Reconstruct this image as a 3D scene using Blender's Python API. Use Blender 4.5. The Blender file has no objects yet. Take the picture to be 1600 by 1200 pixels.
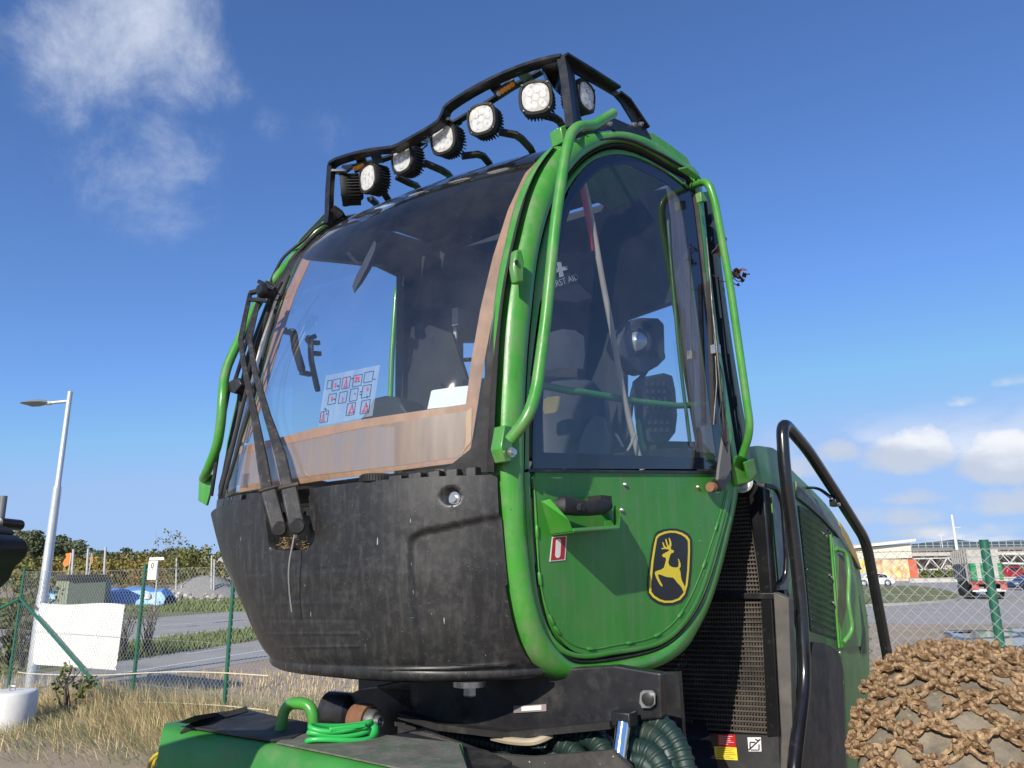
import bpy, bmesh, math, random
from mathutils import Vector, Matrix
from mathutils.bvhtree import BVHTree
from mathutils.geometry import tessellate_polygon

# ------------------------------------------------------------------ camera, sky, sun, exposure
scene = bpy.context.scene
COL = scene.collection
rad = math.radians
FOC, PITCH, ROLL, CAM_H = 1180.0, rad(14.1), rad(-0.7), 1.65
CAM = Vector((0, 0, CAM_H))
FWD = Vector((0, math.cos(PITCH), math.sin(PITCH)))
up0 = Vector((0, -math.sin(PITCH), math.cos(PITCH)))
rt0 = Vector((1, 0, 0))
RT = rt0 * math.cos(ROLL) + up0 * math.sin(ROLL)
UP = up0 * math.cos(ROLL) - rt0 * math.sin(ROLL)
cam_data = bpy.data.cameras.new('camera')
cam_data.sensor_width = 36.0
cam_data.lens = FOC / 1600 * 36.0
cam_data.clip_start = 0.05
cam_data.clip_end = 6000
cam = bpy.data.objects.new('camera', cam_data)
COL.objects.link(cam)
m3 = Matrix((RT, UP, -FWD)).transposed()
cam.matrix_world = Matrix.Translation(CAM) @ m3.to_4x4()
scene.camera = cam

SUN_AZ, SUN_EL = 206.0, 28.0          # compass angle of the sun from +Y towards +X, and its height
world = bpy.data.worlds.new('World')
scene.world = world
world.use_nodes = True
wn = world.node_tree
wn.nodes.clear()
def N(tree, typ, **kw):
    n = tree.nodes.new(typ)
    for k, v in kw.items():
        setattr(n, k, v)
    return n
def LK(tree, a, b): tree.links.new(a, b)
w_out = N(wn, 'ShaderNodeOutputWorld')
w_bg = N(wn, 'ShaderNodeBackground')
w_sky = N(wn, 'ShaderNodeTexSky', sky_type='NISHITA', sun_disc=False)
w_sky.sun_elevation = rad(SUN_EL)
w_sky.sun_rotation = rad(SUN_AZ)
w_sky.altitude = 50
w_sky.air_density = 1.0
w_sky.dust_density = 0.25
w_sky.ozone_density = 3.0
SKY_STRENGTH = 0.102
w_bg.inputs['Strength'].default_value = SKY_STRENGTH
# clouds: thin high wisps everywhere with low broken cumulus near the horizon
def n3_(tc):
    mp = N(wn, 'ShaderNodeMapping'); mp.inputs['Scale'].default_value = (1, 1, 1.25); LK(wn, tc.outputs['Generated'], mp.inputs[0])
    n = N(wn, 'ShaderNodeTexNoise'); n.inputs['Scale'].default_value = 13; n.inputs['Detail'].default_value = 9; n.inputs['Roughness'].default_value = .6; LK(wn, mp.outputs[0], n.inputs['Vector']); return n.outputs[0]
def sky_dir(px, py):
    d = (FWD + RT * ((px - 800) / FOC) - UP * ((py - 600) / FOC)).normalized(); return math.atan2(d.x, d.y), d.z
def build_clouds():
    tc = N(wn, 'ShaderNodeTexCoord')
    sep = N(wn, 'ShaderNodeSeparateXYZ')
    LK(wn, tc.outputs['Generated'], sep.inputs[0])
    def math_(op, a, b=None, c=None, clamp=False):
        n = N(wn, 'ShaderNodeMath', operation=op, use_clamp=clamp)
        for i, x in enumerate((a, b, c)):
            if x is None: continue
            if isinstance(x, (int, float)): n.inputs[i].default_value = x
            else: LK(wn, x, n.inputs[i])
        return n.outputs[0]
    def maprange(x, a, b, c=0.0, d=1.0):
        n = N(wn, 'ShaderNodeMapRange', interpolation_type='SMOOTHSTEP')
        LK(wn, x, n.inputs[0])
        for i, q in enumerate((a, b, c, d)): n.inputs[i + 1].default_value = q
        return n.outputs[0]
    z = sep.outputs[2]
    # --- cumulus bank low down: stretched noise in direction space
    mp = N(wn, 'ShaderNodeMapping'); mp.inputs['Scale'].default_value = (1, 1, 2.3)
    mp.inputs['Location'].default_value = CUM_OFF
    LK(wn, tc.outputs['Generated'], mp.inputs[0])
    n1 = N(wn, 'ShaderNodeTexNoise'); n1.inputs['Scale'].default_value = 4.2; n1.inputs['Detail'].default_value = 8; n1.inputs['Roughness'].default_value = .56
    LK(wn, mp.outputs[0], n1.inputs['Vector'])
    n1l = N(wn, 'ShaderNodeTexNoise'); n1l.inputs['Scale'].default_value = 1.1; n1l.inputs['Detail'].default_value = 1
    LK(wn, mp.outputs[0], n1l.inputs['Vector'])
    band = math_('MULTIPLY', maprange(z, -0.02, 0.03), maprange(z, 0.09, 0.20, 1, 0))
    field = math_('ADD', n1.outputs[0], math_('MULTIPLY', math_('SUBTRACT', n1l.outputs[0], .5), 0.75))
    # clouds thin out away from one side of the sky (east bank)
    dv = N(wn, 'ShaderNodeVectorMath', operation='DOT_PRODUCT'); LK(wn, tc.outputs['Generated'], dv.inputs[0])
    dv.inputs[1].default_value = (math.sin(rad(38)), math.cos(rad(38)), 0)
    bias = maprange(dv.outputs['Value'], 0.62, 0.95, -.20, -.02)
    field = math_('ADD', field, bias)
    cum = math_('MULTIPLY', maprange(field, 0.50, 0.64), band)
    # --- separate cumulus heaps standing round the horizon
    azn = math_('ARCTAN2', sep.outputs[0], sep.outputs[1])
    edge = math_('MULTIPLY', math_('SUBTRACT', n3_(tc), .5), 2.3)
    puff = None
    for (a0, e0, wa_, we_, g_) in PUFFS:
        da_ = math_('MULTIPLY', math_('SUBTRACT', azn, a0), 1 / wa_)
        de_ = math_('SUBTRACT', z, e0)
        up_ = math_('MULTIPLY', math_('MAXIMUM', de_, 0.0), 1 / we_); dn_ = math_('MULTIPLY', math_('MINIMUM', de_, 0.0), 1 / (we_ * .55))
        rr_ = math_('ADD', math_('MULTIPLY', da_, da_), math_('ADD', math_('MULTIPLY', up_, up_), math_('MULTIPLY', dn_, dn_)))
        v_ = math_('MULTIPLY', math_('SUBTRACT', 1.0, rr_), g_)
        puff = v_ if puff is None else math_('MAXIMUM', puff, v_)
    pf = maprange(math_('ADD', puff, edge), .02, .85)
    pf = math_('MULTIPLY', pf, maprange(puff, -.55, .1))
    cum = math_('MAXIMUM', cum, pf)
    # --- one thin torn cloud high up, and faint wisps
    mp2 = N(wn, 'ShaderNodeMapping'); mp2.inputs['Scale'].default_value = (1, 1, .8)
    LK(wn, tc.outputs['Generated'], mp2.inputs[0])
    n2 = N(wn, 'ShaderNodeTexNoise'); n2.inputs['Scale'].default_value = 7.5; n2.inputs['Detail'].default_value = 10; n2.inputs['Roughness'].default_value = .68; n2.inputs['Distortion'].default_value = .35
    LK(wn, mp2.outputs[0], n2.inputs['Vector'])
    wis = None
    for (px, py, inner, outer, gain) in WISPS:
        d = (FWD + RT * ((px - 800) / FOC) - UP * ((py - 600) / FOC)).normalized()
        dn = N(wn, 'ShaderNodeVectorMath', operation='DISTANCE')
        nv = N(wn, 'ShaderNodeVectorMath', operation='NORMALIZE'); LK(wn, tc.outputs['Generated'], nv.inputs[0])
        LK(wn, nv.outputs[0], dn.inputs[0]); dn.inputs[1].default_value = d
        g = maprange(dn.outputs['Value'], inner, outer, gain, 0)
        wis = g if wis is None else math_('MAXIMUM', wis, g)
    thick = math_('ADD', wis, math_('MULTIPLY', math_('SUBTRACT', n2.outputs[0], .5), 1.5))
    hi = math_('MULTIPLY', maprange(thick, .12, 1.15), maprange(wis, 0.0, .35))
    hi = math_('MULTIPLY', hi, 0.95)
    # --- colours
    shade = N(wn, 'ShaderNodeMix', data_type='RGBA')
    LK(wn, maprange(n1.outputs[0], .48, .68), shade.inputs['Factor'])
    shade.inputs['A'].default_value = (5.2, 5.7, 6.7, 1)
    shade.inputs['B'].default_value = (8.6, 8.6, 8.7, 1)
    m1 = N(wn, 'ShaderNodeMix', data_type='RGBA')
    LK(wn, math_('MULTIPLY', cum, .88), m1.inputs['Factor'])
    tint = N(wn, 'ShaderNodeMix', data_type='RGBA', blend_type='MULTIPLY'); tint.inputs['Factor'].default_value = 1.0
    LK(wn, w_sky.outputs[0], tint.inputs['A']); tint.inputs['B'].default_value = (.86, 1.09, 1.50, 1)
    capn = N(wn, 'ShaderNodeMix', data_type='RGBA', blend_type='DARKEN'); capn.inputs['Factor'].default_value = .9
    LK(wn, tint.outputs['Result'], capn.inputs['A']); capn.inputs['B'].default_value = (3.15, 4.7, 7.7, 1)
    LK(wn, capn.outputs['Result'], m1.inputs['A']); LK(wn, shade.outputs['Result'], m1.inputs['B'])
    m2 = N(wn, 'ShaderNodeMix', data_type='RGBA')
    LK(wn, hi, m2.inputs['Factor'])
    LK(wn, m1.outputs['Result'], m2.inputs['A']); m2.inputs['B'].default_value = (6.6, 7.2, 8.2, 1)
    LK(wn, m2.outputs['Result'], w_bg.inputs['Color'])
CUM_OFF = (0.3, 0.1, 0.0)
PUFFS = []
for (px, py, wpx, hpx, g_) in [(1424, 716, 84, 56, 1.3), (1574, 728, 84, 58, 1.3), (1312, 712, 56, 26, .7), (1440, 778, 90, 20, .5), (1578, 598, 36, 13, .5), (1510, 628, 36, 13, .4), (1590, 790, 100, 30, .7), (1370, 812, 120, 22, .5), (1260, 735, 60, 28, .6), (1500, 832, 160, 16, .5)]:
    a_, e_ = sky_dir(px, py); PUFFS.append((a_, e_, wpx / 1280.0, hpx / 1280.0, g_))
_r = random.Random(31)
for _k in range(12): PUFFS.append((_r.uniform(.75, 2.6) * (1 if _k % 3 else -1.2), _r.uniform(.05, .2), _r.uniform(.05, .11), _r.uniform(.02, .04), _r.uniform(.5, 1)))
WISPS = [(150, 70, .02, .12, .74), (205, 20, .02, .13, .72), (262, 95, .01, .10, .68), (125, 150, .0, .10, .46), (215, 245, .02, .14, .42), (255, 330, .0, .11, .30), (360, 140, .0, .05, .34), (415, 190, .0, .05, .22), (520, 200, .0, .07, .2), (0, 215, 0, .05, .2), (30, 60, 0, .07, .3), (300, 265, 0, .06, .36)]
build_clouds()
LK(wn, w_bg.outputs[0], w_out.inputs[0])

sun_d = bpy.data.lights.new('sun', 'SUN')
sun_d.energy = 5.0
sun_d.angle = rad(0.55)
sun_d.color = (1.0, 0.93, 0.82)
sun = bpy.data.objects.new('sun', sun_d)
COL.objects.link(sun)
sv = Vector((math.sin(rad(SUN_AZ)) * math.cos(rad(SUN_EL)), math.cos(rad(SUN_AZ)) * math.cos(rad(SUN_EL)), math.sin(rad(SUN_EL))))
sun.rotation_euler = sv.to_track_quat('Z', 'Y').to_euler()
sun.location = sv * 50

vs = scene.view_settings
vs.view_transform = 'Standard'
vs.look = 'None'
vs.exposure = 0.16
vs.gamma = 1.0
vs.use_curve_mapping = False
scene.cycles.transparent_max_bounces = 24
scene.cycles.max_bounces = 8

# ------------------------------------------------------------------ geometry helpers
rng = random.Random(7)
def ray(px, py): return FWD + RT * ((px - 800) / FOC) - UP * ((py - 600) / FOC)
def PL(px, py, p, n):
    d = ray(px, py)
    return CAM + d * ((p - CAM).dot(n) / d.dot(n))
def az(a): return Vector((math.sin(rad(a)), math.cos(rad(a)), 0))
def AY(px, py, y): return PL(px, py, Vector((0, y, 0)), Vector((0, 1, 0)))
def G(px, py, z=0.0): return PL(px, py, Vector((0, 0, z)), Vector((0, 0, 1)))
Z = Vector((0, 0, 1))

class MB:
    def __init__(s): s.v = []; s.f = []
    def add(s, vs_, fs):
        b = len(s.v); s.v += [Vector(x) for x in vs_]; s.f += [tuple(b + i for i in f) for f in fs]; return s
    def box(s, c, a, b, d):
        c, a, b, d = Vector(c), Vector(a), Vector(b), Vector(d)
        p = [c + a * i + b * j + d * k for i in (-1, 1) for j in (-1, 1) for k in (-1, 1)]
        f = [(0, 1, 3, 2), (4, 6, 7, 5), (0, 4, 5, 1), (2, 3, 7, 6), (0, 2, 6, 4), (1, 5, 7, 3)]
        if a.cross(b).dot(d) < 0: f = [t[::-1] for t in f]
        return s.add(p, f)
    def aabox(s, x0, x1, y0, y1, z0, z1):
        return s.box(((x0 + x1) / 2, (y0 + y1) / 2, (z0 + z1) / 2), ((x1 - x0) / 2, 0, 0), (0, (y1 - y0) / 2, 0), (0, 0, (z1 - z0) / 2))
    def bar(s, p, q, w, h, ref=Z):
        p, q = Vector(p), Vector(q); d = q - p
        x = d.cross(ref)
        if x.length < 1e-6: x = d.cross(Vector((1, 0, 0)))
        x.normalize(); y = x.cross(d).normalized()
        return s.box((p + q) / 2, d / 2, x * (w / 2), y * (h / 2))
    def tube(s, path, r, n=12, closed=False, flat=1.0, ref=None):
        path = [Vector(p) for p in path]; m = len(path)
        rs = r if isinstance(r, (list, tuple)) else [r] * m
        b = len(s.v)
        prevx = None
        for i, p in enumerate(path):
            if closed: t = path[(i + 1) % m] - path[i - 1]
            else: t = path[min(i + 1, m - 1)] - path[max(i - 1, 0)]
            t = t.normalized()
            if prevx is None:
                x = t.cross(Vector(ref) if ref is not None else (Z if abs(t.z) < .9 else Vector((1, 0, 0)))).normalized()
            else:
                x = (prevx - t * prevx.dot(t)).normalized()
            prevx = x; y = t.cross(x)
            for k in range(n):
                a = 2 * math.pi * k / n
                s.v.append(p + x * (math.cos(a) * rs[i]) + y * (math.sin(a) * rs[i] * flat))
        for i in range(m if closed else m - 1):
            i2 = (i + 1) % m
            for k in range(n):
                k2 = (k + 1) % n
                s.f.append((b + i * n + k, b + i * n + k2, b + i2 * n + k2, b + i2 * n + k))
        if not closed:
            s.f.append(tuple(b + k for k in range(n))[::-1])
            s.f.append(tuple(b + (m - 1) * n + k for k in range(n)))
        return s
    def lathe(s, c, axis, prof, n=24, sq=0.0, x=None):
        # prof: (radius, height along axis); sq>0 makes the round section squarish
        c = Vector(c); axis = Vector(axis).normalized()
        if x is None: x = axis.cross(Z if abs(axis.z) < .9 else Vector((1, 0, 0)))
        x = Vector(x).normalized(); y = axis.cross(x); b = len(s.v)
        for (r, h) in prof:
            for k in range(n):
                a = 2 * math.pi * k / n
                ca, sa = math.cos(a), math.sin(a)
                g = 1.0
                if sq:
                    e = 2 + 6 * sq
                    g = (abs(ca) ** e + abs(sa) ** e) ** (-1 / e)
                s.v.append(c + axis * h + x * (ca * r * g) + y * (sa * r * g))
        for i in range(len(prof) - 1):
            for k in range(n):
                k2 = (k + 1) % n
                s.f.append((b + i * n + k, b + i * n + k2, b + (i + 1) * n + k2, b + (i + 1) * n + k))
        if prof[0][0] > 1e-5: s.f.append(tuple(b + k for k in range(n))[::-1])
        if prof[-1][0] > 1e-5: s.f.append(tuple(b + (len(prof) - 1) * n + k for k in range(n)))
        return s
    def prism(s, poly, vec, holes=()):
        # flat polygon (3d points) thickened by vec, optional holes
        vec = Vector(vec); rings = [[Vector(p) for p in poly]] + [[Vector(p) for p in h] for h in holes]
        flat = [p for r in rings for p in r]; n = len(flat)
        tri = tessellate_polygon(rings)
        b = len(s.v)
        s.v += flat + [p + vec for p in flat]
        for t in tri:
            a0, a1, a2 = (flat[i] for i in t)
            t2 = t if (a1 - a0).cross(a2 - a0).dot(vec) < 0 else (t[0], t[2], t[1])
            s.f.append(tuple(b + i for i in t2)); s.f.append(tuple(b + n + i for i in t2[::-1]))
        o = 0
        for r in rings:
            m = len(r)
            for i in range(m):
                j = (i + 1) % m
                s.f.append((b + o + i, b + o + j, b + n + o + j, b + n + o + i))
            o += m
        return s
    def loft(s, rows, close_u=False, close_v=False):
        b = len(s.v); m = len(rows[0])
        for r in rows: s.v += [Vector(p) for p in r]
        R = len(rows)
        for i in range(R if close_v else R - 1):
            i2 = (i + 1) % R
            for k in range(m if close_u else m - 1):
                k2 = (k + 1) % m
                s.f.append((b + i * m + k, b + i * m + k2, b + i2 * m + k2, b + i2 * m + k))
        return s
    def bvh(s): return BVHTree.FromPolygons(s.v, s.f)

def smooth_path(pts, sub=4, closed=False):
    pts = [Vector(p) for p in pts]; n = len(pts); out = []
    rngi = range(n) if closed else range(n - 1)
    for i in rngi:
        if closed: p0, p1, p2, p3 = pts[i - 1], pts[i], pts[(i + 1) % n], pts[(i + 2) % n]
        else: p0, p1, p2, p3 = pts[max(i - 1, 0)], pts[i], pts[i + 1], pts[min(i + 2, n - 1)]
        for k in range(sub):
            t = k / sub
            out.append(.5 * ((2 * p1) + (p2 - p0) * t + (2 * p0 - 5 * p1 + 4 * p2 - p3) * t * t + (3 * p1 - p0 - 3 * p2 + p3) * t ** 3))
    if not closed: out.append(pts[-1])
    return out

def fillet(pts, r, k=5):
    pts = [Vector(p) for p in pts]; out = [pts[0]]
    for i in range(1, len(pts) - 1):
        a, b, c = pts[i - 1], pts[i], pts[i + 1]
        d = min(r, (a - b).length * .48, (c - b).length * .48)
        p, q = b + (a - b).normalized() * d, b + (c - b).normalized() * d
        for j in range(k + 1):
            t = j / k
            out.append(p * (1 - t) ** 2 + b * 2 * t * (1 - t) + q * t * t)
    out.append(pts[-1]); return out

def build(name, mb, mat, parent=None, base=None, smooth=40, bevel=0.0, kind=None, label=None, weld=False):
    if base is None:
        base = Vector((0, 0, 0))
        if parent is not None:
            base = Vector(parent.get('_b', (0, 0, 0)))
        elif mb.v:
            xs = [p.x for p in mb.v]; ys = [p.y for p in mb.v]; zs = [p.z for p in mb.v]
            base = Vector(((min(xs) + max(xs)) / 2, (min(ys) + max(ys)) / 2, min(zs)))
    base = Vector(base)
    me = bpy.data.meshes.new(name)
    me.from_pydata([tuple(p - base) for p in mb.v], [], mb.f)
    if weld or bevel:
        bm = bmesh.new(); bm.from_mesh(me)
        bmesh.ops.remove_doubles(bm, verts=bm.verts, dist=1e-5)
        bmesh.ops.recalc_face_normals(bm, faces=bm.faces)
        bm.to_mesh(me); bm.free()
    mats = mat if isinstance(mat, (list, tuple)) else [mat]
    for m in mats: me.materials.append(m)
    if smooth:
        me.polygons.foreach_set('use_smooth', [True] * len(me.polygons))
        me.set_sharp_from_angle(angle=rad(smooth))
    me.update()
    o = bpy.data.objects.new(name, me)
    COL.objects.link(o)
    if parent is not None:
        o.parent = parent
        PB[o.name] = tuple(base)
    else:
        o.location = base
    o['_b'] = tuple(base)
    if bevel:
        md = o.modifiers.new('bevel', 'BEVEL'); md.width = bevel; md.segments = 2; md.limit_method = 'ANGLE'; md.angle_limit = rad(35)
        md.harden_normals = False
    if kind: o['kind'] = kind
    if label: o['label'] = label
    return o
PB = {}
def thing(name, label, cat, base, group=None):
    o = bpy.data.objects.new(name, None)
    o.empty_display_size = .1
    COL.objects.link(o); o.location = base; o['_b'] = tuple(base)
    return tag(o, label, cat, group)
def tag(o, label, cat, group=None, kind=None):
    o['label'] = label; o['category'] = cat
    if group: o['group'] = group
    if kind: o['kind'] = kind
    return o
def copy_tree(o, delta=Vector((0, 0, 0)), parent=None):
    c = o.copy(); COL.objects.link(c)
    if parent is None: c.location = o.location + delta
    else: c.parent = parent
    for ch in list(o.children): copy_tree(ch, delta, c)
    return c

# ------------------------------------------------------------------ materials
def mat(name, col, rough=.5, metal=0.0, var=.12, vscale=6.0, dirt=None, dscale=9.0, damt=.5, dthr=(.5, .75), bump=0.0, bscale=40.0, spec=.5, coat=0.0, stretch=(1, 1, 1), rvar=0.1, speck=None, streak=None):
    m = bpy.data.materials.new(name); m.use_nodes = True
    t = m.node_tree; t.nodes.clear()
    out = N(t, 'ShaderNodeOutputMaterial'); b = N(t, 'ShaderNodeBsdfPrincipled')
    LK(t, b.outputs[0], out.inputs[0])
    tc = N(t, 'ShaderNodeTexCoord'); mp = N(t, 'ShaderNodeMapping'); mp.inputs['Scale'].default_value = stretch
    LK(t, tc.outputs['Object'], mp.inputs[0])
    def noise(sc, det=5, ro=.6, vec=None):
        n = N(t, 'ShaderNodeTexNoise'); n.inputs['Scale'].default_value = sc; n.inputs['Detail'].default_value = det; n.inputs['Roughness'].default_value = ro
        LK(t, vec or mp.outputs[0], n.inputs['Vector']); return n.outputs[0]
    def rampmask(x, a, c, amt=1.0):
        n = N(t, 'ShaderNodeMapRange'); LK(t, x, n.inputs[0])
        n.inputs[1].default_value = a; n.inputs[2].default_value = c; n.inputs[3].default_value = 0; n.inputs[4].default_value = amt
        return n.outputs[0]
    def mix(f, a, c):
        n = N(t, 'ShaderNodeMix', data_type='RGBA'); LK(t, f, n.inputs['Factor'])
        for key, x in (('A', a), ('B', c)):
            if isinstance(x, tuple): n.inputs[key].default_value = (*x[:3], 1)
            else: LK(t, x, n.inputs[key])
        return n.outputs['Result']
    n1 = noise(vscale)
    lo = tuple(x * (1 - var) for x in col); hi = tuple(min(1, x * (1 + var)) for x in col)
    c = mix(rampmask(n1, .3, .7), lo, hi)
    rsum = None
    if dirt:
        dm = rampmask(noise(dscale, 8, .68), dthr[0], dthr[1], damt)
        c = mix(dm, c, dirt); rsum = dm
    if streak:
        mp3 = N(t, 'ShaderNodeMapping'); mp3.inputs['Scale'].default_value = streak[1]
        LK(t, tc.outputs['Object'], mp3.inputs[0])
        sm = rampmask(noise(1.0, 4, .6, mp3.outputs[0]), .5, .78, streak[2])
        c = mix(sm, c, streak[0])
    if speck:
        for (sc, thr, amt, strch) in speck[1]:
            mp2 = N(t, 'ShaderNodeMapping'); mp2.inputs['Scale'].default_value = strch
            LK(t, tc.outputs['Object'], mp2.inputs[0])
            wob = N(t, 'ShaderNodeTexNoise'); wob.inputs['Scale'].default_value = sc * 1.7; LK(t, mp2.outputs[0], wob.inputs['Vector'])
            av = N(t, 'ShaderNodeVectorMath', operation='MULTIPLY_ADD'); LK(t, wob.outputs['Color'], av.inputs[0]); av.inputs[1].default_value = (.5 / sc,) * 3; LK(t, mp2.outputs[0], av.inputs[2])
            vo = N(t, 'ShaderNodeTexVoronoi'); vo.inputs['Scale'].default_value = sc; LK(t, av.outputs[0], vo.inputs['Vector'])
            # only some cells carry a mark, of uneven size
            sp = N(t, 'ShaderNodeSeparateColor'); LK(t, vo.outputs['Color'], sp.inputs[0])
            th = N(t, 'ShaderNodeMath', operation='MULTIPLY'); LK(t, sp.outputs[0], th.inputs[0]); LK(t, sp.outputs[1], th.inputs[1])
            th2 = N(t, 'ShaderNodeMath', operation='MULTIPLY'); LK(t, th.outputs[0], th2.inputs[0]); th2.inputs[1].default_value = thr
            lt = N(t, 'ShaderNodeMath', operation='LESS_THAN'); LK(t, vo.outputs['Distance'], lt.inputs[0]); LK(t, th2.outputs[0], lt.inputs[1])
            am = N(t, 'ShaderNodeMath', operation='MULTIPLY'); LK(t, lt.outputs[0], am.inputs[0]); am.inputs[1].default_value = amt
            c = mix(am.outputs[0], c, speck[0])
    LK(t, c, b.inputs['Base Color'])
    rr = N(t, 'ShaderNodeMapRange'); LK(t, noise(vscale * 2.3), rr.inputs[0])
    rr.inputs[1].default_value = .3; rr.inputs[2].default_value = .7; rr.inputs[3].default_value = max(0.02, rough - rvar); rr.inputs[4].default_value = min(1, rough + rvar)
    ro = rr.outputs[0]
    if rsum is not None:
        ad = N(t, 'ShaderNodeMath', operation='MULTIPLY_ADD', use_clamp=True); LK(t, rsum, ad.inputs[0]); ad.inputs[1].default_value = .35; LK(t, ro, ad.inputs[2]); ro = ad.outputs[0]
    LK(t, ro, b.inputs['Roughness'])
    b.inputs['Metallic'].default_value = metal
    b.inputs['Specular IOR Level'].default_value = spec
    b.inputs['Coat Weight'].default_value = coat
    b.inputs['Coat Roughness'].default_value = .12
    if bump:
        bp = N(t, 'ShaderNodeBump'); bp.inputs['Strength'].default_value = bump; bp.inputs['Distance'].default_value = .01
        LK(t, noise(bscale, 6, .65), bp.inputs['Height']); LK(t, bp.outputs[0], b.inputs['Normal'])
    return m

REFL0 = .08
def glass(name, tint=(.82, .87, .9), refl=1.0, dust=0.03, dcol=(.5, .5, .48)):
    m = bpy.data.materials.new(name); m.use_nodes = True
    t = m.node_tree; t.nodes.clear()
    out = N(t, 'ShaderNodeOutputMaterial')
    tr = N(t, 'ShaderNodeBsdfTransparent'); tr.inputs[0].default_value = (*tint, 1)
    gl = N(t, 'ShaderNodeBsdfGlossy'); gl.inputs['Roughness'].default_value = .02; gl.inputs['Color'].default_value = (refl, refl, refl, 1)
    lw = N(t, 'ShaderNodeLayerWeight'); lw.inputs['Blend'].default_value = .5
    pw = N(t, 'ShaderNodeMath', operation='POWER'); LK(t, lw.outputs['Facing'], pw.inputs[0]); pw.inputs[1].default_value = 5.0
    mul = N(t, 'ShaderNodeMath', operation='MULTIPLY_ADD', use_clamp=True); LK(t, pw.outputs[0], mul.inputs[0]); mul.inputs[1].default_value = .9; mul.inputs[2].default_value = REFL0
    mx = N(t, 'ShaderNodeMixShader'); LK(t, mul.outputs[0], mx.inputs[0]); LK(t, tr.outputs[0], mx.inputs[1]); LK(t, gl.outputs[0], mx.inputs[2])
    df = N(t, 'ShaderNodeBsdfDiffuse'); df.inputs[0].default_value = (*dcol, 1)
    tc = N(t, 'ShaderNodeTexCoord')
    n = N(t, 'ShaderNodeTexNoise'); n.inputs['Scale'].default_value = 3.0; n.inputs['Detail'].default_value = 8; n.inputs['Roughness'].default_value = .7
    LK(t, tc.outputs['Object'], n.inputs['Vector'])
    mr = N(t, 'ShaderNodeMapRange'); LK(t, n.outputs[0], mr.inputs[0])
    mr.inputs[1].default_value = .35; mr.inputs[2].default_value = .75; mr.inputs[3].default_value = dust * .25; mr.inputs[4].default_value = dust * 1.6
    # scattered dried drops
    vo = N(t, 'ShaderNodeTexVoronoi'); vo.inputs['Scale'].default_value = 42; LK(t, tc.outputs['Object'], vo.inputs['Vector'])
    sp = N(t, 'ShaderNodeSeparateColor'); LK(t, vo.outputs['Color'], sp.inputs[0])
    th = N(t, 'ShaderNodeMath', operation='MULTIPLY_ADD'); LK(t, sp.outputs[0], th.inputs[0]); th.inputs[1].default_value = .9; th.inputs[2].default_value = -.74
    lt = N(t, 'ShaderNodeMath', operation='LESS_THAN'); LK(t, vo.outputs['Distance'], lt.inputs[0]); LK(t, th.outputs[0], lt.inputs[1])
    ma = N(t, 'ShaderNodeMath', operation='MULTIPLY_ADD', use_clamp=True); LK(t, lt.outputs[0], ma.inputs[0]); ma.inputs[1].default_value = dust * 1.5; LK(t, mr.outputs[0], ma.inputs[2])
    mx2 = N(t, 'ShaderNodeMixShader'); LK(t, ma.outputs[0], mx2.inputs[0]); LK(t, mx.outputs[0], mx2.inputs[1]); LK(t, df.outputs[0], mx2.inputs[2])
    LK(t, mx2.outputs[0], out.inputs[0])
    return m

def film(name, col, alpha, rough=.4):
    # half see-through coloured sheet
    m = bpy.data.materials.new(name); m.use_nodes = True
    t = m.node_tree; t.nodes.clear()
    out = N(t, 'ShaderNodeOutputMaterial'); tr = N(t, 'ShaderNodeBsdfTransparent'); b = N(t, 'ShaderNodeBsdfPrincipled')
    b.inputs['Roughness'].default_value = rough
    tc = N(t, 'ShaderNodeTexCoord'); mp = N(t, 'ShaderNodeMapping'); mp.inputs['Scale'].default_value = (9, 9, .8); LK(t, tc.outputs['Object'], mp.inputs[0])
    n = N(t, 'ShaderNodeTexNoise'); n.inputs['Scale'].default_value = 3; n.inputs['Detail'].default_value = 6; LK(t, mp.outputs[0], n.inputs['Vector'])
    mr = N(t, 'ShaderNodeMapRange'); LK(t, n.outputs[0], mr.inputs[0]); mr.inputs[1].default_value = .3; mr.inputs[2].default_value = .7; mr.inputs[3].default_value = alpha - .1; mr.inputs[4].default_value = min(1, alpha + .1)
    mc = N(t, 'ShaderNodeMix', data_type='RGBA'); LK(t, n.outputs[0], mc.inputs['Factor']); mc.inputs['A'].default_value = (*[c * .7 for c in col], 1); mc.inputs['B'].default_value = (*[c * 1.2 for c in col], 1)
    LK(t, mc.outputs['Result'], b.inputs['Base Color'])
    mx = N(t, 'ShaderNodeMixShader'); LK(t, mr.outputs[0], mx.inputs[0]); LK(t, tr.outputs[0], mx.inputs[1]); LK(t, b.outputs[0], mx.inputs[2])
    LK(t, mx.outputs[0], out.inputs[0]); return m

GREEN = mat('green_paint', (.050, .262, .030), .34, var=.14, vscale=6, dirt=(.20, .21, .13), dscale=9, damt=.6, dthr=(.48, .74), coat=.2, bump=.05, bscale=70, streak=((.24, .27, .17), (34, 34, 5), .35), speck=((.06, .065, .05), [(38, .11, .8, (1, 1, 1)), (16, .07, .8, (2.4, 2.4, .6)), (22, .06, .7, (.6, .6, 5))]))
GREEN_DOOR = mat('green_door_paint', (.040, .225, .028), .42, var=.12, vscale=4, dirt=(.15, .17, .10), dscale=6, damt=.45, dthr=(.48, .8), bump=.02, bscale=50, streak=((.17, .22, .13), (26, 26, 1.6), .5), speck=((.35, .4, .3), [(16, .08, .6, (1, 1, 1)), (40, .12, .5, (1, 1, 1)), (9, .06, .6, (.6, .6, 4))]))
GREEN_HOOD = mat('green_hood_paint', (.034, .165, .032), .3, var=.18, vscale=3, dirt=(.15, .15, .11), dscale=5, damt=.55, dthr=(.45, .8), coat=.2, bump=.03)
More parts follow.
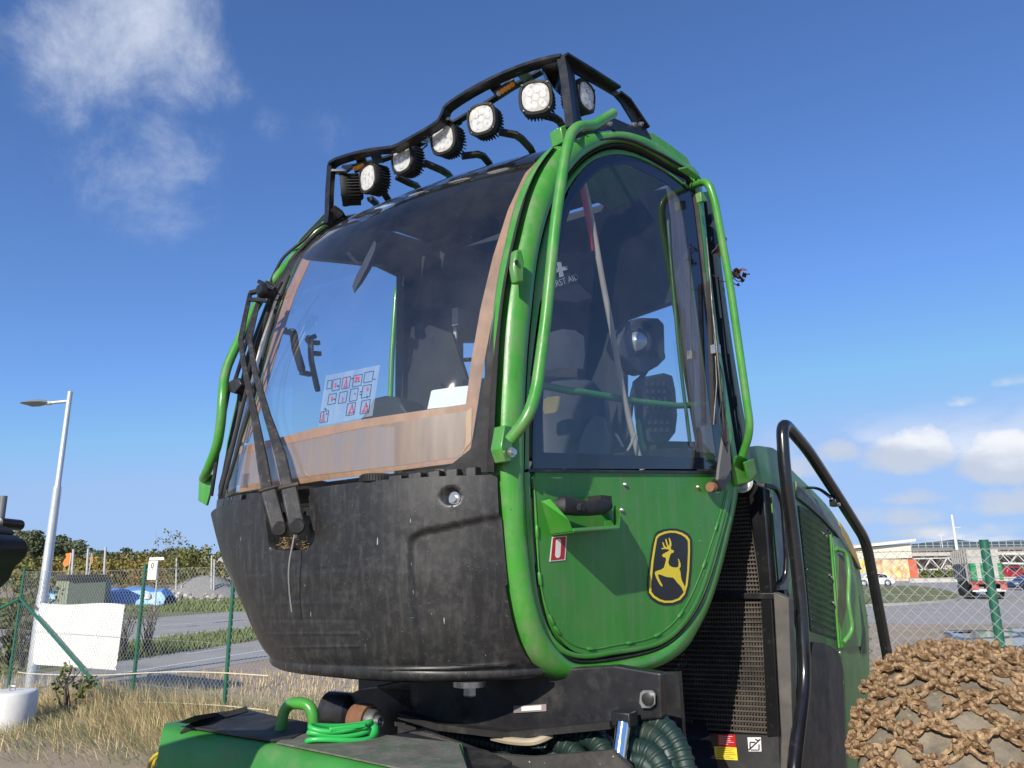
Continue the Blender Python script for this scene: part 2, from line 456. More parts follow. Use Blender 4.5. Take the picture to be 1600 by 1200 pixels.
GREEN_DUSTY = mat('dusty_green_paint', (.035, .20, .03), .5, var=.15, vscale=5, dirt=(.2, .19, .13), dscale=4, damt=.6, dthr=(.5, .75), bump=.05)
GREEN_BRIGHT = mat('bright_green_coating', (.03, .42, .08), .4, var=.08)
GREEN_FENCE = mat('green_fence_paint', (.015, .11, .065), .45, var=.12)
PLASTIC = mat('scuffed_black_plastic', (.017, .017, .0175), .40, var=.2, vscale=2.5, dirt=(.055, .053, .050), dscale=30, damt=.55, dthr=(.48, .74), bump=.05, bscale=320, rvar=.10, streak=((.070, .068, .064), (44, 44, 7), .55), speck=((.40, .39, .36), [(150, .17, .45, (1, 1, 1)), (14, .09, .7, (2.6, 2.6, .34)), (30, .075, .40, (3.2, 3.2, .22)), (26, .06, .35, (.25, .25, 3.6)), (22, .06, .35, (.5, 3.2, 2.6)), (60, .09, .5, (1, 1, .35))]))
BLACK = mat('black_paint', (.014, .014, .016), .38, var=.25, dirt=(.09, .08, .065), dscale=12, damt=.35, bump=.03)
BLACK_GLOSS = mat('black_gloss_tube', (.011, .011, .012), .2, var=.2, coat=.3, dirt=(.12, .11, .09), dscale=20, damt=.35, dthr=(.58, .8))
BLACK_MATT = mat('black_rubber', (.013, .013, .014), .7, var=.3, dirt=(.06, .055, .05), dscale=8, damt=.5, bump=.08, bscale=80)
RACK = mat('black_rack_coating', (.010, .010, .011), .35, var=.2, dirt=(.06, .06, .06), dscale=18, damt=.3, coat=.15)
ARM_WORN = mat('worn_wiper_arm', (.020, .019, .018), .42, var=.2, dirt=(.09, .082, .072), dscale=38, damt=.6, dthr=(.5, .75), bump=.06, bscale=120, speck=((.25, .22, .17), [(40, .12, .7, (1, 1, .5))]))
DARK_STEEL = mat('dark_steel', (.035, .034, .033), .45, metal=.3, var=.3, dirt=(.16, .13, .09), dscale=6, damt=.55, bump=.08)
STEEL = mat('bright_steel', (.55, .54, .52), .32, metal=.9, var=.15, dirt=(.25, .2, .14), dscale=12, damt=.4)
CHROME = mat('chrome_rod', (.8, .8, .8), .08, metal=1.0, var=.03)
GALV = mat('galvanised_steel', (.50, .52, .53), .5, metal=.35, var=.12, vscale=12)
RUST = mat('rusty_steel', (.22, .10, .05), .75, var=.35, dirt=(.30, .24, .18), dscale=10, damt=.6, bump=.15)
WOOD_TRIM = mat('bare_wood_trim', (.42, .215, .11), .6, var=.25, vscale=14, dirt=(.48, .29, .165), dscale=60, damt=.5, bump=.06, stretch=(1, 1, .5))
WOOD_PALE = mat('pale_wood_trim', (.60, .37, .19), .6, var=.1, vscale=10, stretch=(6, 6, .6))
INTERIOR = mat('dark_cab_lining', (.010, .010, .012), .7, var=.25)
INTERIOR_MID = mat('grey_cab_plastic', (.030, .030, .032), .55, var=.2)
SEAT_CLOTH = mat('grey_seat_cloth', (.085, .085, .09), .85, var=.2, bump=.1, bscale=200)
SEAT_LEATHER = mat('grey_seat_leather', (.13, .13, .13), .5, var=.15)
WHITE = mat('white_paint', (.74, .74, .72), .5, var=.06, dirt=(.45, .42, .36), dscale=6, damt=.3)
PAPER = mat('white_paper', (.80, .80, .80), .8, var=.03)
LENS = mat('lamp_lens', (.72, .70, .65), .18, var=.1, vscale=30, coat=.4)
AMBER = mat('amber_lens', (.75, .30, .02), .25, var=.25, vscale=60, coat=.3)
YELLOW = mat('yellow_print', (.80, .62, .03), .45, var=.05)
LOGO_BLACK = mat('logo_black', (.012, .013, .012), .35, var=.2)
RED = mat('red_print', (.42, .015, .02), .45, var=.08)
GLASS = glass('cab_polycarbonate')
GLASS_DOOR = glass('door_polycarbonate', tint=(.74, .80, .87), dust=.04, dcol=(.42, .44, .5))
GLASS_PLAIN = glass('rear_glass', tint=(.9, .93, .95), dust=.02)
FRIT = mat('dark_glass_border', (.008, .010, .022), .06, var=.1, coat=.5)

# ------------------------------------------------------------------ the machine: reference planes
u_ = az(-57.3)                 # across the cab, towards its far side
r_ = az(32.7)                  # towards the rear of the cab
q_ = az(45.7)                  # along the near side of the cab
ns = az(135.7)                 # outward from the near side
_d = ray(775, 740); _d = _d / math.hypot(_d.x, _d.y)
O = CAM + _d * 2.35
def S(px, py, off=0.0): return PL(px, py, O + ns * off, ns)
def Sp(pts, off=0.0): return [S(x, y, off) for x, y in pts]
rackP = S(880, 90)
def F(px, py, off=0.0): return PL(px, py, rackP + r_ * off, r_)
rearP = O + r_ * 1.42
def RW(px, py, off=0.0): return PL(px, py, rearP + r_ * off, r_)
leftP = O + u_ * 1.36
def LW(px, py, off=0.0): return PL(px, py, leftP + u_ * off, u_)

def px_of(p):
    d = p - CAM; z_ = d.dot(FWD); return 800 + FOC * d.dot(RT) / z_, 600 - FOC * d.dot(UP) / z_
HB = (1.0, 3.4, 0.0)
harv = thing('forest_harvester', 'green forestry harvester with glazed cab, work lamps on roof rack and chained wheel', 'harvester', HB)
harv['_b'] = HB
def part(name, mb, m, parent=None, **k):
    p = parent or harv
    return build(name, mb, m, p, base=HB, **k) if p is harv else build(name, mb, m, p, base=HB, **k)

# ---- side frame: a green ring of rounded section round the door
fr_out = [(772, 735), (773, 655), (777, 580), (782, 505), (792, 430), (805, 370), (822, 305), (842, 260), (866, 228), (895, 211), (936, 208), (963, 208), (988, 214), (1015, 224), (1040, 238), (1065, 253), (1090, 270), (1099, 330), (1108, 420), (1120, 520), (1134, 610), (1146, 690), (1153, 735), (1152, 765), (1147, 795), (1138, 836), (1125, 890), (1109, 941), (1092, 979), (1073, 1010), (1045, 1032), (1009, 1047), (962, 1056), (917, 1061), (886, 1062), (860, 1058), (835, 1042), (816, 1017), (800, 972), (789, 915), (783, 858), (778, 795)]
fr_in = [(815, 735), (816, 660), (818, 600), (822, 540), (828, 480), (834, 420), (843, 375), (856, 330), (874, 290), (905, 250), (936, 230), (963, 224), (986, 228), (1008, 238), (1035, 253), (1060, 268), (1080, 284), (1091, 340), (1100, 425), (1112, 525), (1126, 615), (1138, 690), (1143, 735), (1142, 770), (1138, 800), (1129, 836), (1115, 890), (1099, 938), (1083, 966), (1063, 990), (1040, 1009), (1009, 1022), (962, 1032), (917, 1037), (892, 1034), (873, 1020), (851, 991), (836, 953), (826, 906), (819, 850), (816, 800), (815, 770)]
so, si = smooth_path(Sp(fr_out, -.045), 3, True), smooth_path(Sp(fr_in, -.02), 3, True)
rows = []
for a, b in zip(so, si):
    w = (b - a)
    sec = [(0.05, -.06), (0.0, -.03), (0.0, 0.0), (.04, .020), (.14, .036), (.34, .044), (.60, .042), (.84, .030), (.95, .014), (1.0, -.004), (1.0, -.07)]
    fx = max(.3, min(1.0, 1 - (px_of(a)[0] - 1000) / 120))
    rows.append([a + w * t + ns * (o * fx if o > 0 else o) for t, o in sec])
frame = part('cab_side_frame', MB().loft(rows, close_v=True), GREEN, smooth=60)
# dark door seal inside the ring
rows = []
cen = S(960, 640)
for b in si:
    inw = (cen - b).normalized()
    rows.append([b - inw * .003 - ns * .01, b - inw * .002 + ns * .004, b + inw * .006 + ns * .010, b + inw * .012 + ns * .004, b + inw * .014 - ns * .04])
part('door_seal', MB().loft(rows, close_v=True), BLACK_MATT, smooth=60)

# ---- door: green lower skin, glass above
door_out = [(830, 737), (832, 811), (838, 890), (845, 941), (860, 985), (879, 1009), (898, 1020), (925, 1023), (962, 1017), (1009, 1010), (1041, 998), (1067, 975), (1089, 940), (1105, 900), (1120, 849), (1132, 804), (1140, 765), (1138, 737)]
door = part('door', MB().prism(smooth_path(Sp(door_out[:-1], -.028), 3) + [S(1138, 737, -.028)], ns * .018), GREEN_DOOR, smooth=30, bevel=.004, weld=True)
# raised rim of the door with its tack welds
rim = [(822, 738), (825, 811), (831, 890), (838, 943), (854, 990), (874, 1015), (896, 1027), (925, 1030), (962, 1024), (1011, 1016), (1045, 1004), (1072, 980), (1094, 943), (1110, 902), (1125, 850), (1137, 804), (1143, 765)]
bead_px = [(833, 742), (838, 811), (842, 890), (850, 938), (866, 978), (884, 1000), (905, 1011), (930, 1014), (962, 1008), (1006, 1000), (1034, 988), (1058, 966), (1079, 932), (1096, 892), (1112, 845), (1126, 800), (1134, 765)]
a, b = smooth_path(Sp(rim), 4), smooth_path(Sp(door_out[:-1]), 4)
part('door_rim', MB().loft([[p - ns * .035, p - ns * .010, p * .6 + q * .4 - ns * .006, q * 1.12 - p * .12 - ns * .0085] for p, q in zip(a, b)]), GREEN, door, smooth=70)
bead = smooth_path(Sp(bead_px, -.0095), 4)
part('weld_bead', MB().tube(bead, .0028, 6), GREEN_DOOR, door)
bl = []
for px, py in [(831, 757), (836, 832), (842, 898), (856, 980), (868, 994), (924, 1013), (982, 1008), (1028, 1003), (1069, 975), (1104, 888), (1126, 825)]:
    p = S(px, py, -.009)
    k = min(range(len(bead)), key=lambda i: (bead[i] - p).length)
    t = (bead[min(k + 1, len(bead) - 1)] - bead[max(k - 1, 0)]).normalized()
    c = bead[k]
    w = part('weld', MB().tube([c - t * .022, c - t * .017, c + t * .017, c + t * .022], [.003, .0062, .0062, .003], 8), GREEN_DOOR, door)
gl_out = [(832, 732), (832, 680), (837, 580), (850, 480), (862, 395), (880, 320), (905, 272), (935, 247), (970, 238), (1000, 243), (1030, 256), (1060, 275), (1078, 293), (1091, 380), (1105, 480), (1119, 580), (1130, 660), (1138, 733)]
gl_in = [(847, 707), (847, 640), (851, 555), (862, 465), (875, 385), (893, 322), (918, 282), (945, 262), (975, 256), (1008, 270), (1036, 284), (1056, 300), (1068, 330), (1078, 400), (1090, 490), (1102, 580), (1112, 660), (1120, 716)]
GO, GI = [S(*p, -.024) for p in gl_out], [S(*p, -.024) for p in gl_in]
GO2, GI2 = smooth_path(GO, 3), smooth_path(GI, 3)
dglass = part('door_window', MB().prism(GI2, ns * .004), GLASS_DOOR, door, smooth=30)
# a single sheet, so keep just the outer face
def sheet(name, poly, m, parent, **k):
    t = MB(); tri = tessellate_polygon([poly]); t.v = [Vector(p) for p in poly]; t.f = [tuple(x) for x in tri]
    return part(name, t, m, parent, smooth=0, **k)
bpy.data.objects.remove(dglass)
dglass = sheet('door_window', GI2, GLASS_DOOR, door)
part('window_border', MB().prism([p + ns * .001 for p in GO2], -ns * .004, [[p + ns * .001 for p in GI2]]), FRIT, door, smooth=0)
# green door frame visible round the glass
dfo = [(822, 734), (823, 665), (825, 600), (830, 540), (837, 480), (845, 420), (855, 370), (868, 325), (885, 290), (912, 256), (938, 237), (964, 230), (990, 234), (1010, 243), (1037, 259), (1060, 273), (1076, 287)]
a = smooth_path(Sp(dfo), 4)
b = smooth_path([S(*p) for p in [(832, 734), (832, 680), (833, 600), (838, 550), (846, 490), (856, 425), (868, 365), (880, 320), (897, 284), (918, 259), (940, 244), (968, 238), (992, 241), (1012, 248), (1036, 260), (1057, 274), (1072, 286)]], 4)
part('door_upper_frame', MB().loft([[p - ns * .05, p - ns * .022, p * .7 + q * .3 - ns * .014, q - ns * .016, q - ns * .026] for p, q in zip(a, b)]), GREEN, door, smooth=70)
# sill strip under the glass
part('sill_strip', MB().bar(S(822, 735.5, -.012), S(1143, 738.5, -.012), .022, .010), BLACK, door)
# door bolts
for px, py in [(975, 757), (970, 797), (1089, 761)]:
    part('bolt', MB().lathe(S(px, py, -.012), ns, [(.009, 0), (.009, .006), (.005, .011), (.0, .011)], 10), STEEL, door)
# handle in its guard
hb = MB()
P = lambda x, y, o: S(740 + x / 3.158, 700 + y / 3.158, o)
hx = .118
# back corner points on the door, lip points standing off the door (pixels converted on the stand-off plane)
gl = [P(355, 258, -.01), P(392, 425, -.01), P(392, 425, -.01)]
lipL0, lipL1, lipR0, lipR1 = P(372, 300, .012), P(495, 398, hx), P(716, 388, hx), P(716, 300, .02)
bk = [P(338, 262, -.01), P(385, 425, -.01), P(690, 395, -.01), P(690, 270, -.01)]
hb.prism([bk[0], bk[1], P(490, 410, hx), P(468, 352, hx), P(380, 252, .02)], q_ * -.004)          # left cheek
hb.prism([bk[1], P(490, 410, hx), P(716, 395, hx), bk[2]], Z * -.004)                               # floor
hb.prism([P(716, 395, hx), P(722, 318, hx * .7), P(690, 275, .01), bk[2]], q_ * .004)               # right cheek
hb.prism([P(490, 410, hx), P(716, 395, hx), P(716, 380, hx), P(488, 396, hx)], ns * .004)           # lip
hb.prism([P(650, 392, hx * .6), P(690, 380, hx * .6), P(672, 356, hx * .6), P(642, 360, hx * .6)], ns * .003)
guard = part('handle_guard', hb, GREEN, door, smooth=20, weld=True)
h = MB()
path = [P(400, 278, .03), P(440, 282, .05), P(500, 290, .055), P(570, 298, .055), P(640, 290, .05), P(672, 280, .035)]
h.tube(path, [.016, .031, .030, .025, .027, .018], 14, flat=.6, ref=ns)
h.lathe(P(512, 294, .06), ns, [(.0, .024), (.012, .024), (.0145, .02), (.0145, 0)][::-1], 16)
h.box(P(622, 252, .02), q_ * .03, Z * .010, ns * .03)
part('door_handle', h, BLACK_MATT, door, smooth=50)
part('lock_cylinder', MB().lathe(P(518, 296, .083), ns, [(.009, 0), (.009, .004), (.006, .005), (.0, .005)], 14), INTERIOR_MID, door)
# stickers
def decal(name, pts, m, parent, off=-.0085, th=.0012):
    return part(name, MB().prism(Sp(pts, off), ns * th), m, parent, smooth=0)
d1 = decal('extinguisher_sticker', [(862.5, 839), (885.5, 837), (883, 875), (858.5, 877.5)], WHITE, door)
decal('extinguisher_field', [(864, 840.5), (884, 838.5), (881.7, 873.7), (860.5, 876)], RED, door, -.0072, .0006)
ex = [(868.5, 848), (869, 844.5), (871, 842), (874.5, 842), (876.5, 844), (876.5, 848), (875.5, 868), (873.5, 871.5), (869.5, 871.8), (867.6, 869)]
decal('extinguisher_symbol', ex, WHITE, door, -.0065, .0005)
# maker's emblem: leaping deer
L = lambda pts: [(740 + x / 3.158, 700 + y / 3.158) for x, y in pts]
logo_o = L([(893, 432), (905, 415), (935, 402), (968, 397), (1000, 398), (1035, 408), (1062, 425), (1076, 448), (1078, 500), (1074, 600), (1066, 680), (1050, 730), (1025, 760), (985, 774), (940, 776), (905, 765), (875, 745), (858, 720), (858, 660), (868, 560), (880, 480)])
logo_y = L([(900, 440), (912, 425), (940, 413), (968, 408), (998, 409), (1028, 418), (1052, 433), (1066, 453), (1067, 505), (1063, 600), (1055, 675), (1042, 722), (1018, 749), (982, 763), (942, 764), (912, 755), (884, 737), (867, 715), (868, 660), (878, 560), (890, 482)])
logo_b = L([(906, 447), (918, 434), (944, 423), (969, 418), (996, 419), (1023, 428), (1043, 441), (1056, 458), (1057, 507), (1053, 600), (1045, 672), (1033, 715), (1011, 740), (979, 752), (944, 753), (918, 745), (893, 729), (877, 709), (878, 661), (888, 560), (899, 486)])
em = decal('emblem', logo_o, LOGO_BLACK, door, -.0085, .0014)
decal('emblem_border', logo_y, YELLOW, door, -.007, .0008)
decal('emblem_ground', logo_b, LOGO_BLACK, door, -.0062, .0007)
deer = [(958, 510), (948, 516), (936, 522), (930, 530), (935, 538), (947, 540), (950, 552), (946, 570), (940, 590), (926, 600), (908, 605), (897, 610), (895, 622), (902, 642), (912, 662), (922, 678), (930, 685), (931, 676), (922, 660), (913, 640), (908, 625), (918, 624), (934, 630), (950, 636), (968, 638), (984, 640), (994, 650), (1004, 664), (1020, 680), (1030, 695), (1036, 710), (1041, 706), (1042, 686), (1034, 668), (1026, 652), (1022, 632), (1020, 610), (1014, 596), (1021, 585), (1020, 568), (1011, 546), (1009, 548), (1013, 568), (1011, 586), (998, 590), (980, 588), (966, 580), (960, 566), (964, 548), (968, 532), (974, 520), (986, 516), (988, 506), (978, 502)]
decal('emblem_deer', L(deer), YELLOW, door, -.0055, .0006)
ant = [(966, 508), (960, 500), (944, 498), (930, 500), (926, 494), (940, 492), (934, 478), (932, 466), (937, 466), (941, 480), (950, 490), (956, 488), (950, 470), (946, 450), (951, 449), (956, 468), (963, 486), (968, 474), (964, 452), (962, 444), (967, 444), (974, 462), (976, 478), (972, 492), (975, 502)]
decal('emblem_antlers', L(ant), YELLOW, door, -.0055, .0006)

# ---- windscreen: double curved sheet between the near and the far edge
ws_px = [(766, 785), (766, 740), (767, 690), (770, 640), (774, 590), (781, 535), (789, 480), (798, 425), (810, 370), (825, 318), (845, 272), (872, 241), (905, 224), (945, 217)]
ws_r = smooth_path([S(*p, -.06) for p in ws_px], 3)
def WSrow(p, nv=25):
    s_ = (p - O).dot(q_); zz = p.z
    w = 1.372 - .055 * min(1, max(0, (zz - 1.95) / .8))
    a = p; b = O + u_ * w + r_ * max(s_, -.02); b.z = zz
    bow = .17 * (1 - .55 * min(1, max(0, (zz - 2.2) / 1.2)))
    back = max(0, 1.955 - zz) * 1.1; bow *= 1 - min(.45, max(0, 1.97 - zz) * 4)
    return [a * (1 - t) + b * t + r_ * back - r_ * (bow * (4 * t * (1 - t)) ** .85)  for t in [i / (nv - 1) for i in range(nv)]]
ws_rows = [WSrow(p) for p in ws_r]
WSM = MB().loft(ws_rows)
WSB = WSM.bvh()
ws = part('windscreen', WSM, GLASS, smooth=80)
def W(px, py, off=0.0):
    d = ray(px, py).normalized()
    hit = WSB.ray_cast(CAM, d)
    if hit[0] is None:
        nr = WSB.find_nearest(CAM + d * 2.9); return nr[0] - r_ * off
    n = hit[1]
    if n.dot(d) > 0: n = -n
    return hit[0] + n * off
def ribbon(pa, pb, off, n=30, th=.004, closed=False):
    # strip on the windscreen between two pixel polylines
    def res(pl, n):
        pl = [Vector((*p, 0)) for p in pl]
        ls = [0]
        for a, b in zip(pl, pl[1:]): ls.append(ls[-1] + (b - a).length)
        out = []
        for i in range(n):
            t = ls[-1] * i / (n - 1); k = 0
            while k < len(ls) - 2 and ls[k + 1] < t: k += 1
            f = (t - ls[k]) / max(1e-9, ls[k + 1] - ls[k]); p = pl[k].lerp(pl[k + 1], f); out.append((p.x, p.y))
        return out
    A, B = res(pa, n), res(pb, n)
    rows = []
    for a, b in zip(A, B):
        mid = ((a[0] + b[0]) / 2, (a[1] + b[1]) / 2)
        rows.append([W(*a, off - th), W(*a, off), W(*mid, off), W(*b, off), W(*b, off - th)])
    return MB().loft(rows)
# bonded pale edging behind the sheet
edge_o = [(735, 702), (745, 640), (757, 560), (772, 480), (790, 400), (812, 330), (838, 277), (866, 236)]
edge_i = [(716, 714), (726, 640), (736, 560), (750, 480), (769, 400), (793, 325), (819, 268), (848, 240)]
part('edging', ribbon(edge_o, edge_i, -.008, 40), WOOD_TRIM, ws, smooth=60)
part('edging', ribbon([(737, 636), (736, 690), (722, 704)], [(728, 642), (727, 700), (718, 712)], -.006, 14), WOOD_PALE, ws, smooth=60)
part('edging', ribbon([(372, 697), (430, 684), (490, 668), (560, 655), (640, 643), (735, 629)], [(370, 709), (430, 697), (490, 684), (560, 669), (640, 656), (735, 642)], -.008, 30), WOOD_TRIM, ws, smooth=60)
part('edging', ribbon([(372, 758), (430, 752), (500, 741), (580, 732), (650, 722), (725, 712)], [(370, 772), (430, 762), (500, 751), (580, 741), (650, 731), (716, 722)], -.008, 30), WOOD_TRIM, ws, smooth=60)
part('edging', ribbon([(470, 402), (445, 455), (425, 520), (403, 600), (388, 650), (374, 690)], [(482, 406), (458, 458), (438, 520), (414, 600), (397, 655), (383, 692)], -.008, 24), WOOD_TRIM, ws, smooth=60)
FILM = film('brown_lower_film', (.36, .21, .115), .84)
part('lower_film', ribbon([(372, 708), (430, 696), (490, 683), (560, 668), (640, 655), (730, 641)], [(366, 758), (430, 752), (500, 742), (580, 733), (650, 723), (722, 713)], -.007, 30), FILM, ws, smooth=60)
# black border on the near edge of the sheet, widening to a corner at the bottom
part('windscreen_seal', ribbon([(764, 738), (765, 690), (769, 640), (773, 590), (780, 535), (788, 480), (797, 425), (809, 370), (824, 318), (844, 270), (870, 233)], [(690, 738), (738, 700), (750, 640), (759, 575), (768, 520), (776, 470), (787, 415), (799, 365), (815, 315), (837, 270), (864, 233)], .004, 40, .012), BLACK_MATT, ws, smooth=60)
a = [S(*p, -.008) for p in [(772, 738), (773, 655), (777, 580), (782, 505), (792, 430), (805, 370), (822, 305), (842, 260), (868, 227)]]
b = [S(*p, -.055) for p in [(760, 738), (764, 655), (768, 590), (776, 515), (786, 440), (799, 378), (815, 318), (836, 270), (863, 232)]]
part('windscreen_seal', MB().loft([[p, p * .5 + q * .5 + ns * .006 - q_ * .006, q, q + q_ * .03] for p, q in zip(smooth_path(a, 3), smooth_path(b, 3))]), BLACK_MATT, ws, smooth=60)
# dark lower edge of the sheet
part('windscreen_seal', ribbon([(352, 775), (420, 766), (500, 754), (600, 741), (700, 729), (762, 724)], [(343, 816), (420, 810), (500, 800), (600, 786), (700, 774), (766, 766)], -.012, 30), mat('dark_screen_base', (.02, .02, .022), .4, dirt=(.16, .15, .13), dscale=20, damt=.5, streak=((.13, .12, .11), (60, 60, 5), .6)), ws, smooth=60)
# far edge trim, black
fe = smooth_path([r[-1] for r in ws_rows[::3]], 2)
part('windscreen_seal', MB().loft([[p + r_ * .02 - u_ * .045, p - r_ * .012 - u_ * .03, p - r_ * .016 + u_ * .012, p + r_ * .03 + u_ * .025] for p in fe]), BLACK, ws, smooth=60)
# notice printed on the low far corner
part('printed_notice', ribbon([(376, 741), (388, 739)], [(373, 762), (385, 761)], -.0055, 3), film('faint_notice', (.06, .06, .07), .35), ws, smooth=0)

# ---- black front fascia
fas_px = [(777, 742), (779, 795), (784, 858), (790, 915), (801, 972), (812, 1005), (826, 1030), (845, 1044)]
fas_r = smooth_path([S(*p, -.02) for p in fas_px], 4)
ztop, zbot = fas_r[0].z, fas_r[-1].z
def lerp_tab(x, tab):
    for (x0, y0), (x1, y1) in zip(tab, tab[1:]):
        if x <= x1: return y0 + (y1 - y0) * max(0, (x - x0)) / (x1 - x0)
    return tab[-1][1]
def FASrow(p, nv=49, back=False):
    k = (ztop - p.z) / (ztop - zbot)
    w = lerp_tab(k, [(0, 1.51), (.35, 1.42), (.7, 1.285), (1, 1.20)])
    s_ = max((p - O).dot(q_), 0) * .75
    b = O + u_ * w + r_ * (s_ + .06); b.z = p.z
    bow = lerp_tab(k, [(0, .165), (.5, .165), (1, .15)]); sfull = max((p - O).dot(q_), 0)
    out = []
    for i in range(nv):
        t = i / (nv - 1)
        out.append(p * (1 - t) + b * t - r_ * (bow * (1 - abs(2 * t - 1) ** 2.9) + .62 * sfull * (1 - abs(2 * t - 1) ** 3.4)) - Z * (.045 * t * t * (1 - k)))
    # wrap round the far corner and run back along the far side
    e = out[-1]
    out += [e + u_ * .004 + r_ * .03, e - u_ * .02 + r_ * .10, e - u_ * .12 + r_ * .5]
    return out
rows = [FASrow(p) for p in fas_r]
lastr = rows[-1]
ctr = sum(lastr, Vector()) / len(lastr)
tuck = []
for k, (fz, ins) in enumerate([(-.005, -.008), (-.016, -.006), (-.026, .02), (-.034, .10), (-.036, .4)]):
    tuck.append([p + (ctr - p) * ins + Z * fz for p in lastr])
topr = rows[0]
inner = [[p + r_ * .012 + Z * .002 for p in topr], [p + r_ * .03 - Z * .01 for p in topr], [p + r_ * .12 - Z * .05 for p in topr]]
body = MB().loft(rows + tuck)
FB = body.bvh()
def FP(px, py, off=0.0):
    d = ray(px, py).normalized(); hit = FB.ray_cast(CAM, d)
    if hit[0] is None:
        hit = FB.find_nearest(CAM + d * 2.6); return hit[0]
    n = hit[1]
    if n.dot(d) > 0: n = -n
    return hit[0] + n * off
# fine shell with moulded relief
nz, fine = 46, []
fas_f = smooth_path([S(*p, -.02) for p in fas_px], 18)
def sd_seg(x, y, pts):
    best = 1e9
    for (x0, y0), (x1, y1) in zip(pts, pts[1:]):
        dx, dy = x1 - x0, y1 - y0; L2 = dx * dx + dy * dy
        t = max(0, min(1, ((x - x0) * dx + (y - y0) * dy) / L2)); best = min(best, math.hypot(x - x0 - t * dx, y - y0 - t * dy))
    return best
PANEL = [(760, 806), (735, 812), (700, 819), (660, 827), (645, 834), (637, 845), (636, 880), (640, 940), (648, 1000)]
def inside_panel(x, y):
    if y > 1040 or x > 790: return 0
    yt = lerp_tab(x, [(636, 850), (645, 835), (660, 828), (700, 820), (760, 807), (800, 800)])
    xl = lerp_tab(y, [(800, 650), (840, 637), (880, 636), (940, 640), (1040, 655)])
    return max(0, min(1, min((y - yt) / 5, (x - xl) / 6)))
RIDGES = [([(360, 1044), (420, 1042), (480, 1044), (600, 1047), (700, 1046), (800, 1038)], 4.0, .009)]
LINES = [([(494, 891), (550, 887), (550, 922), (500, 924)], 2.0, -.0022), ([(400, 945), (552, 942), (558, 966)], 2.0, .0022), ([(415, 991), (560, 990), (562, 1010), (440, 1012)], 2.0, .0022), ([(385, 897), (415, 895), (424, 930), (398, 931)], 2.0, -.0022),
         ([(430, 890), (437, 881), (470, 878), (485, 885), (490, 905), (478, 935), (452, 939), (438, 928), (430, 890)], 2.0, -.0022), ([(412, 968), (556, 969)], 2.0, -.0022)]
def recess(x, y):
    if not (405 < x < 484 and 760 < y < 862): return 0
    xl = lerp_tab(y, [(780, 412), (850, 421), (862, 424)])
    return max(0, min(1, min((x - xl) / 5, (482 - x) / 3, (859 - y) / 5)))
rows2 = []
for p in fas_f:
    row = FASrow(p, 200)
    new = []
    for c in row[:200]:
        x, y = px_of(c)
        o = .014 * inside_panel(x, y)
        for pts, w, hgt in RIDGES + LINES:
            d = sd_seg(x, y, pts)
            if d < w * 2: o += -hgt * math.exp(-(d / w) ** 2)
        o += .11 * recess(x, y)
        dd = math.hypot((x - 704) / 15, (y - 775) / 14)
        if dd < 1: o += .022 * min(1, (1 - dd) * 3)
        new.append(c + r_ * o)
    rows2.append(new + row[200:])
tuck2 = []
lastr = rows2[-1]
for fz, ins in [(-.005, -.008), (-.016, -.006), (-.026, .02), (-.034, .10), (-.036, .4)]:
    tuck2.append([p + (ctr - p) * ins + Z * fz for p in lastr])
top2 = [[p + r_ * .10 - Z * .012 for p in rows2[0]], [p + r_ * .014 + Z * .001 for p in rows2[0]], [p + r_ * .003 + Z * .0 for p in rows2[0]]]
fascia = part('front_fascia', MB().loft(top2 + rows2 + tuck2), PLASTIC, smooth=55)
# castellated top edge, filler cap and bolt
tops = [(323, 785, 3), (332, 784, 4), (341, 782, 5), (353, 780, 6), (367, 777, 7), (395, 774, 13), (615, 749, 10), (646, 745, 10), (676, 742, 9), (704, 739, 9), (734, 736, 8)]
for px, py, w in tops:
    a, b = FP(px - w, py + 14), FP(px + w, py + 12)
    n_ = (b - a).normalized(); c = (a + b) / 2
    part('edge_tab', MB().box(c + r_ * .020 + Z * .022, (b - a) / 2, Z * .018, r_ * .016), PLASTIC, fascia, bevel=.003)
cp = FP(573, 766) + r_ * .05 + Z * .028
cap = MB(); cap.lathe(cp - Z * .004, Z, [(.05, 0), (.055, .003)] + [(.058, .006), (.058, .026), (.054, .031), (.0, .033)], 40)
for i in range(40):
    a = 2 * math.pi * i / 40
    dvec = Vector((math.cos(a), math.sin(a), 0))
    cap.box(cp + dvec * .0585 + Z * .012, dvec * .002, dvec.cross(Z) * .0022, Z * .010)
part('filler_cap', cap, BLACK_MATT, fascia, smooth=35)
part('fascia_bolt', MB().lathe(FP(708, 779) + r_ * .012, -r_, [(.022, 0), (.022, .006), (.012, .006), (.012, .014), (.0, .014)], 16), STEEL, fascia)
# debris in the recess and the recess bottom lip
dm = MB()
for i in range(170):
    x, y = rng.uniform(428, 480), rng.uniform(846, 858)
    c = FP(x, y) + r_ * rng.uniform(.015, .07) + Z * rng.uniform(-.004, .02)
    d = Vector((rng.uniform(-1, 1), rng.uniform(-1, 1), rng.uniform(-.4, .5))).normalized()
    dm.bar(c - d * rng.uniform(.006, .022), c + d * .012, .0018, .0012)
part('plant_debris', dm, mat('dry_debris', (.30, .21, .11), .9, var=.4), fascia, kind='stuff', smooth=0)

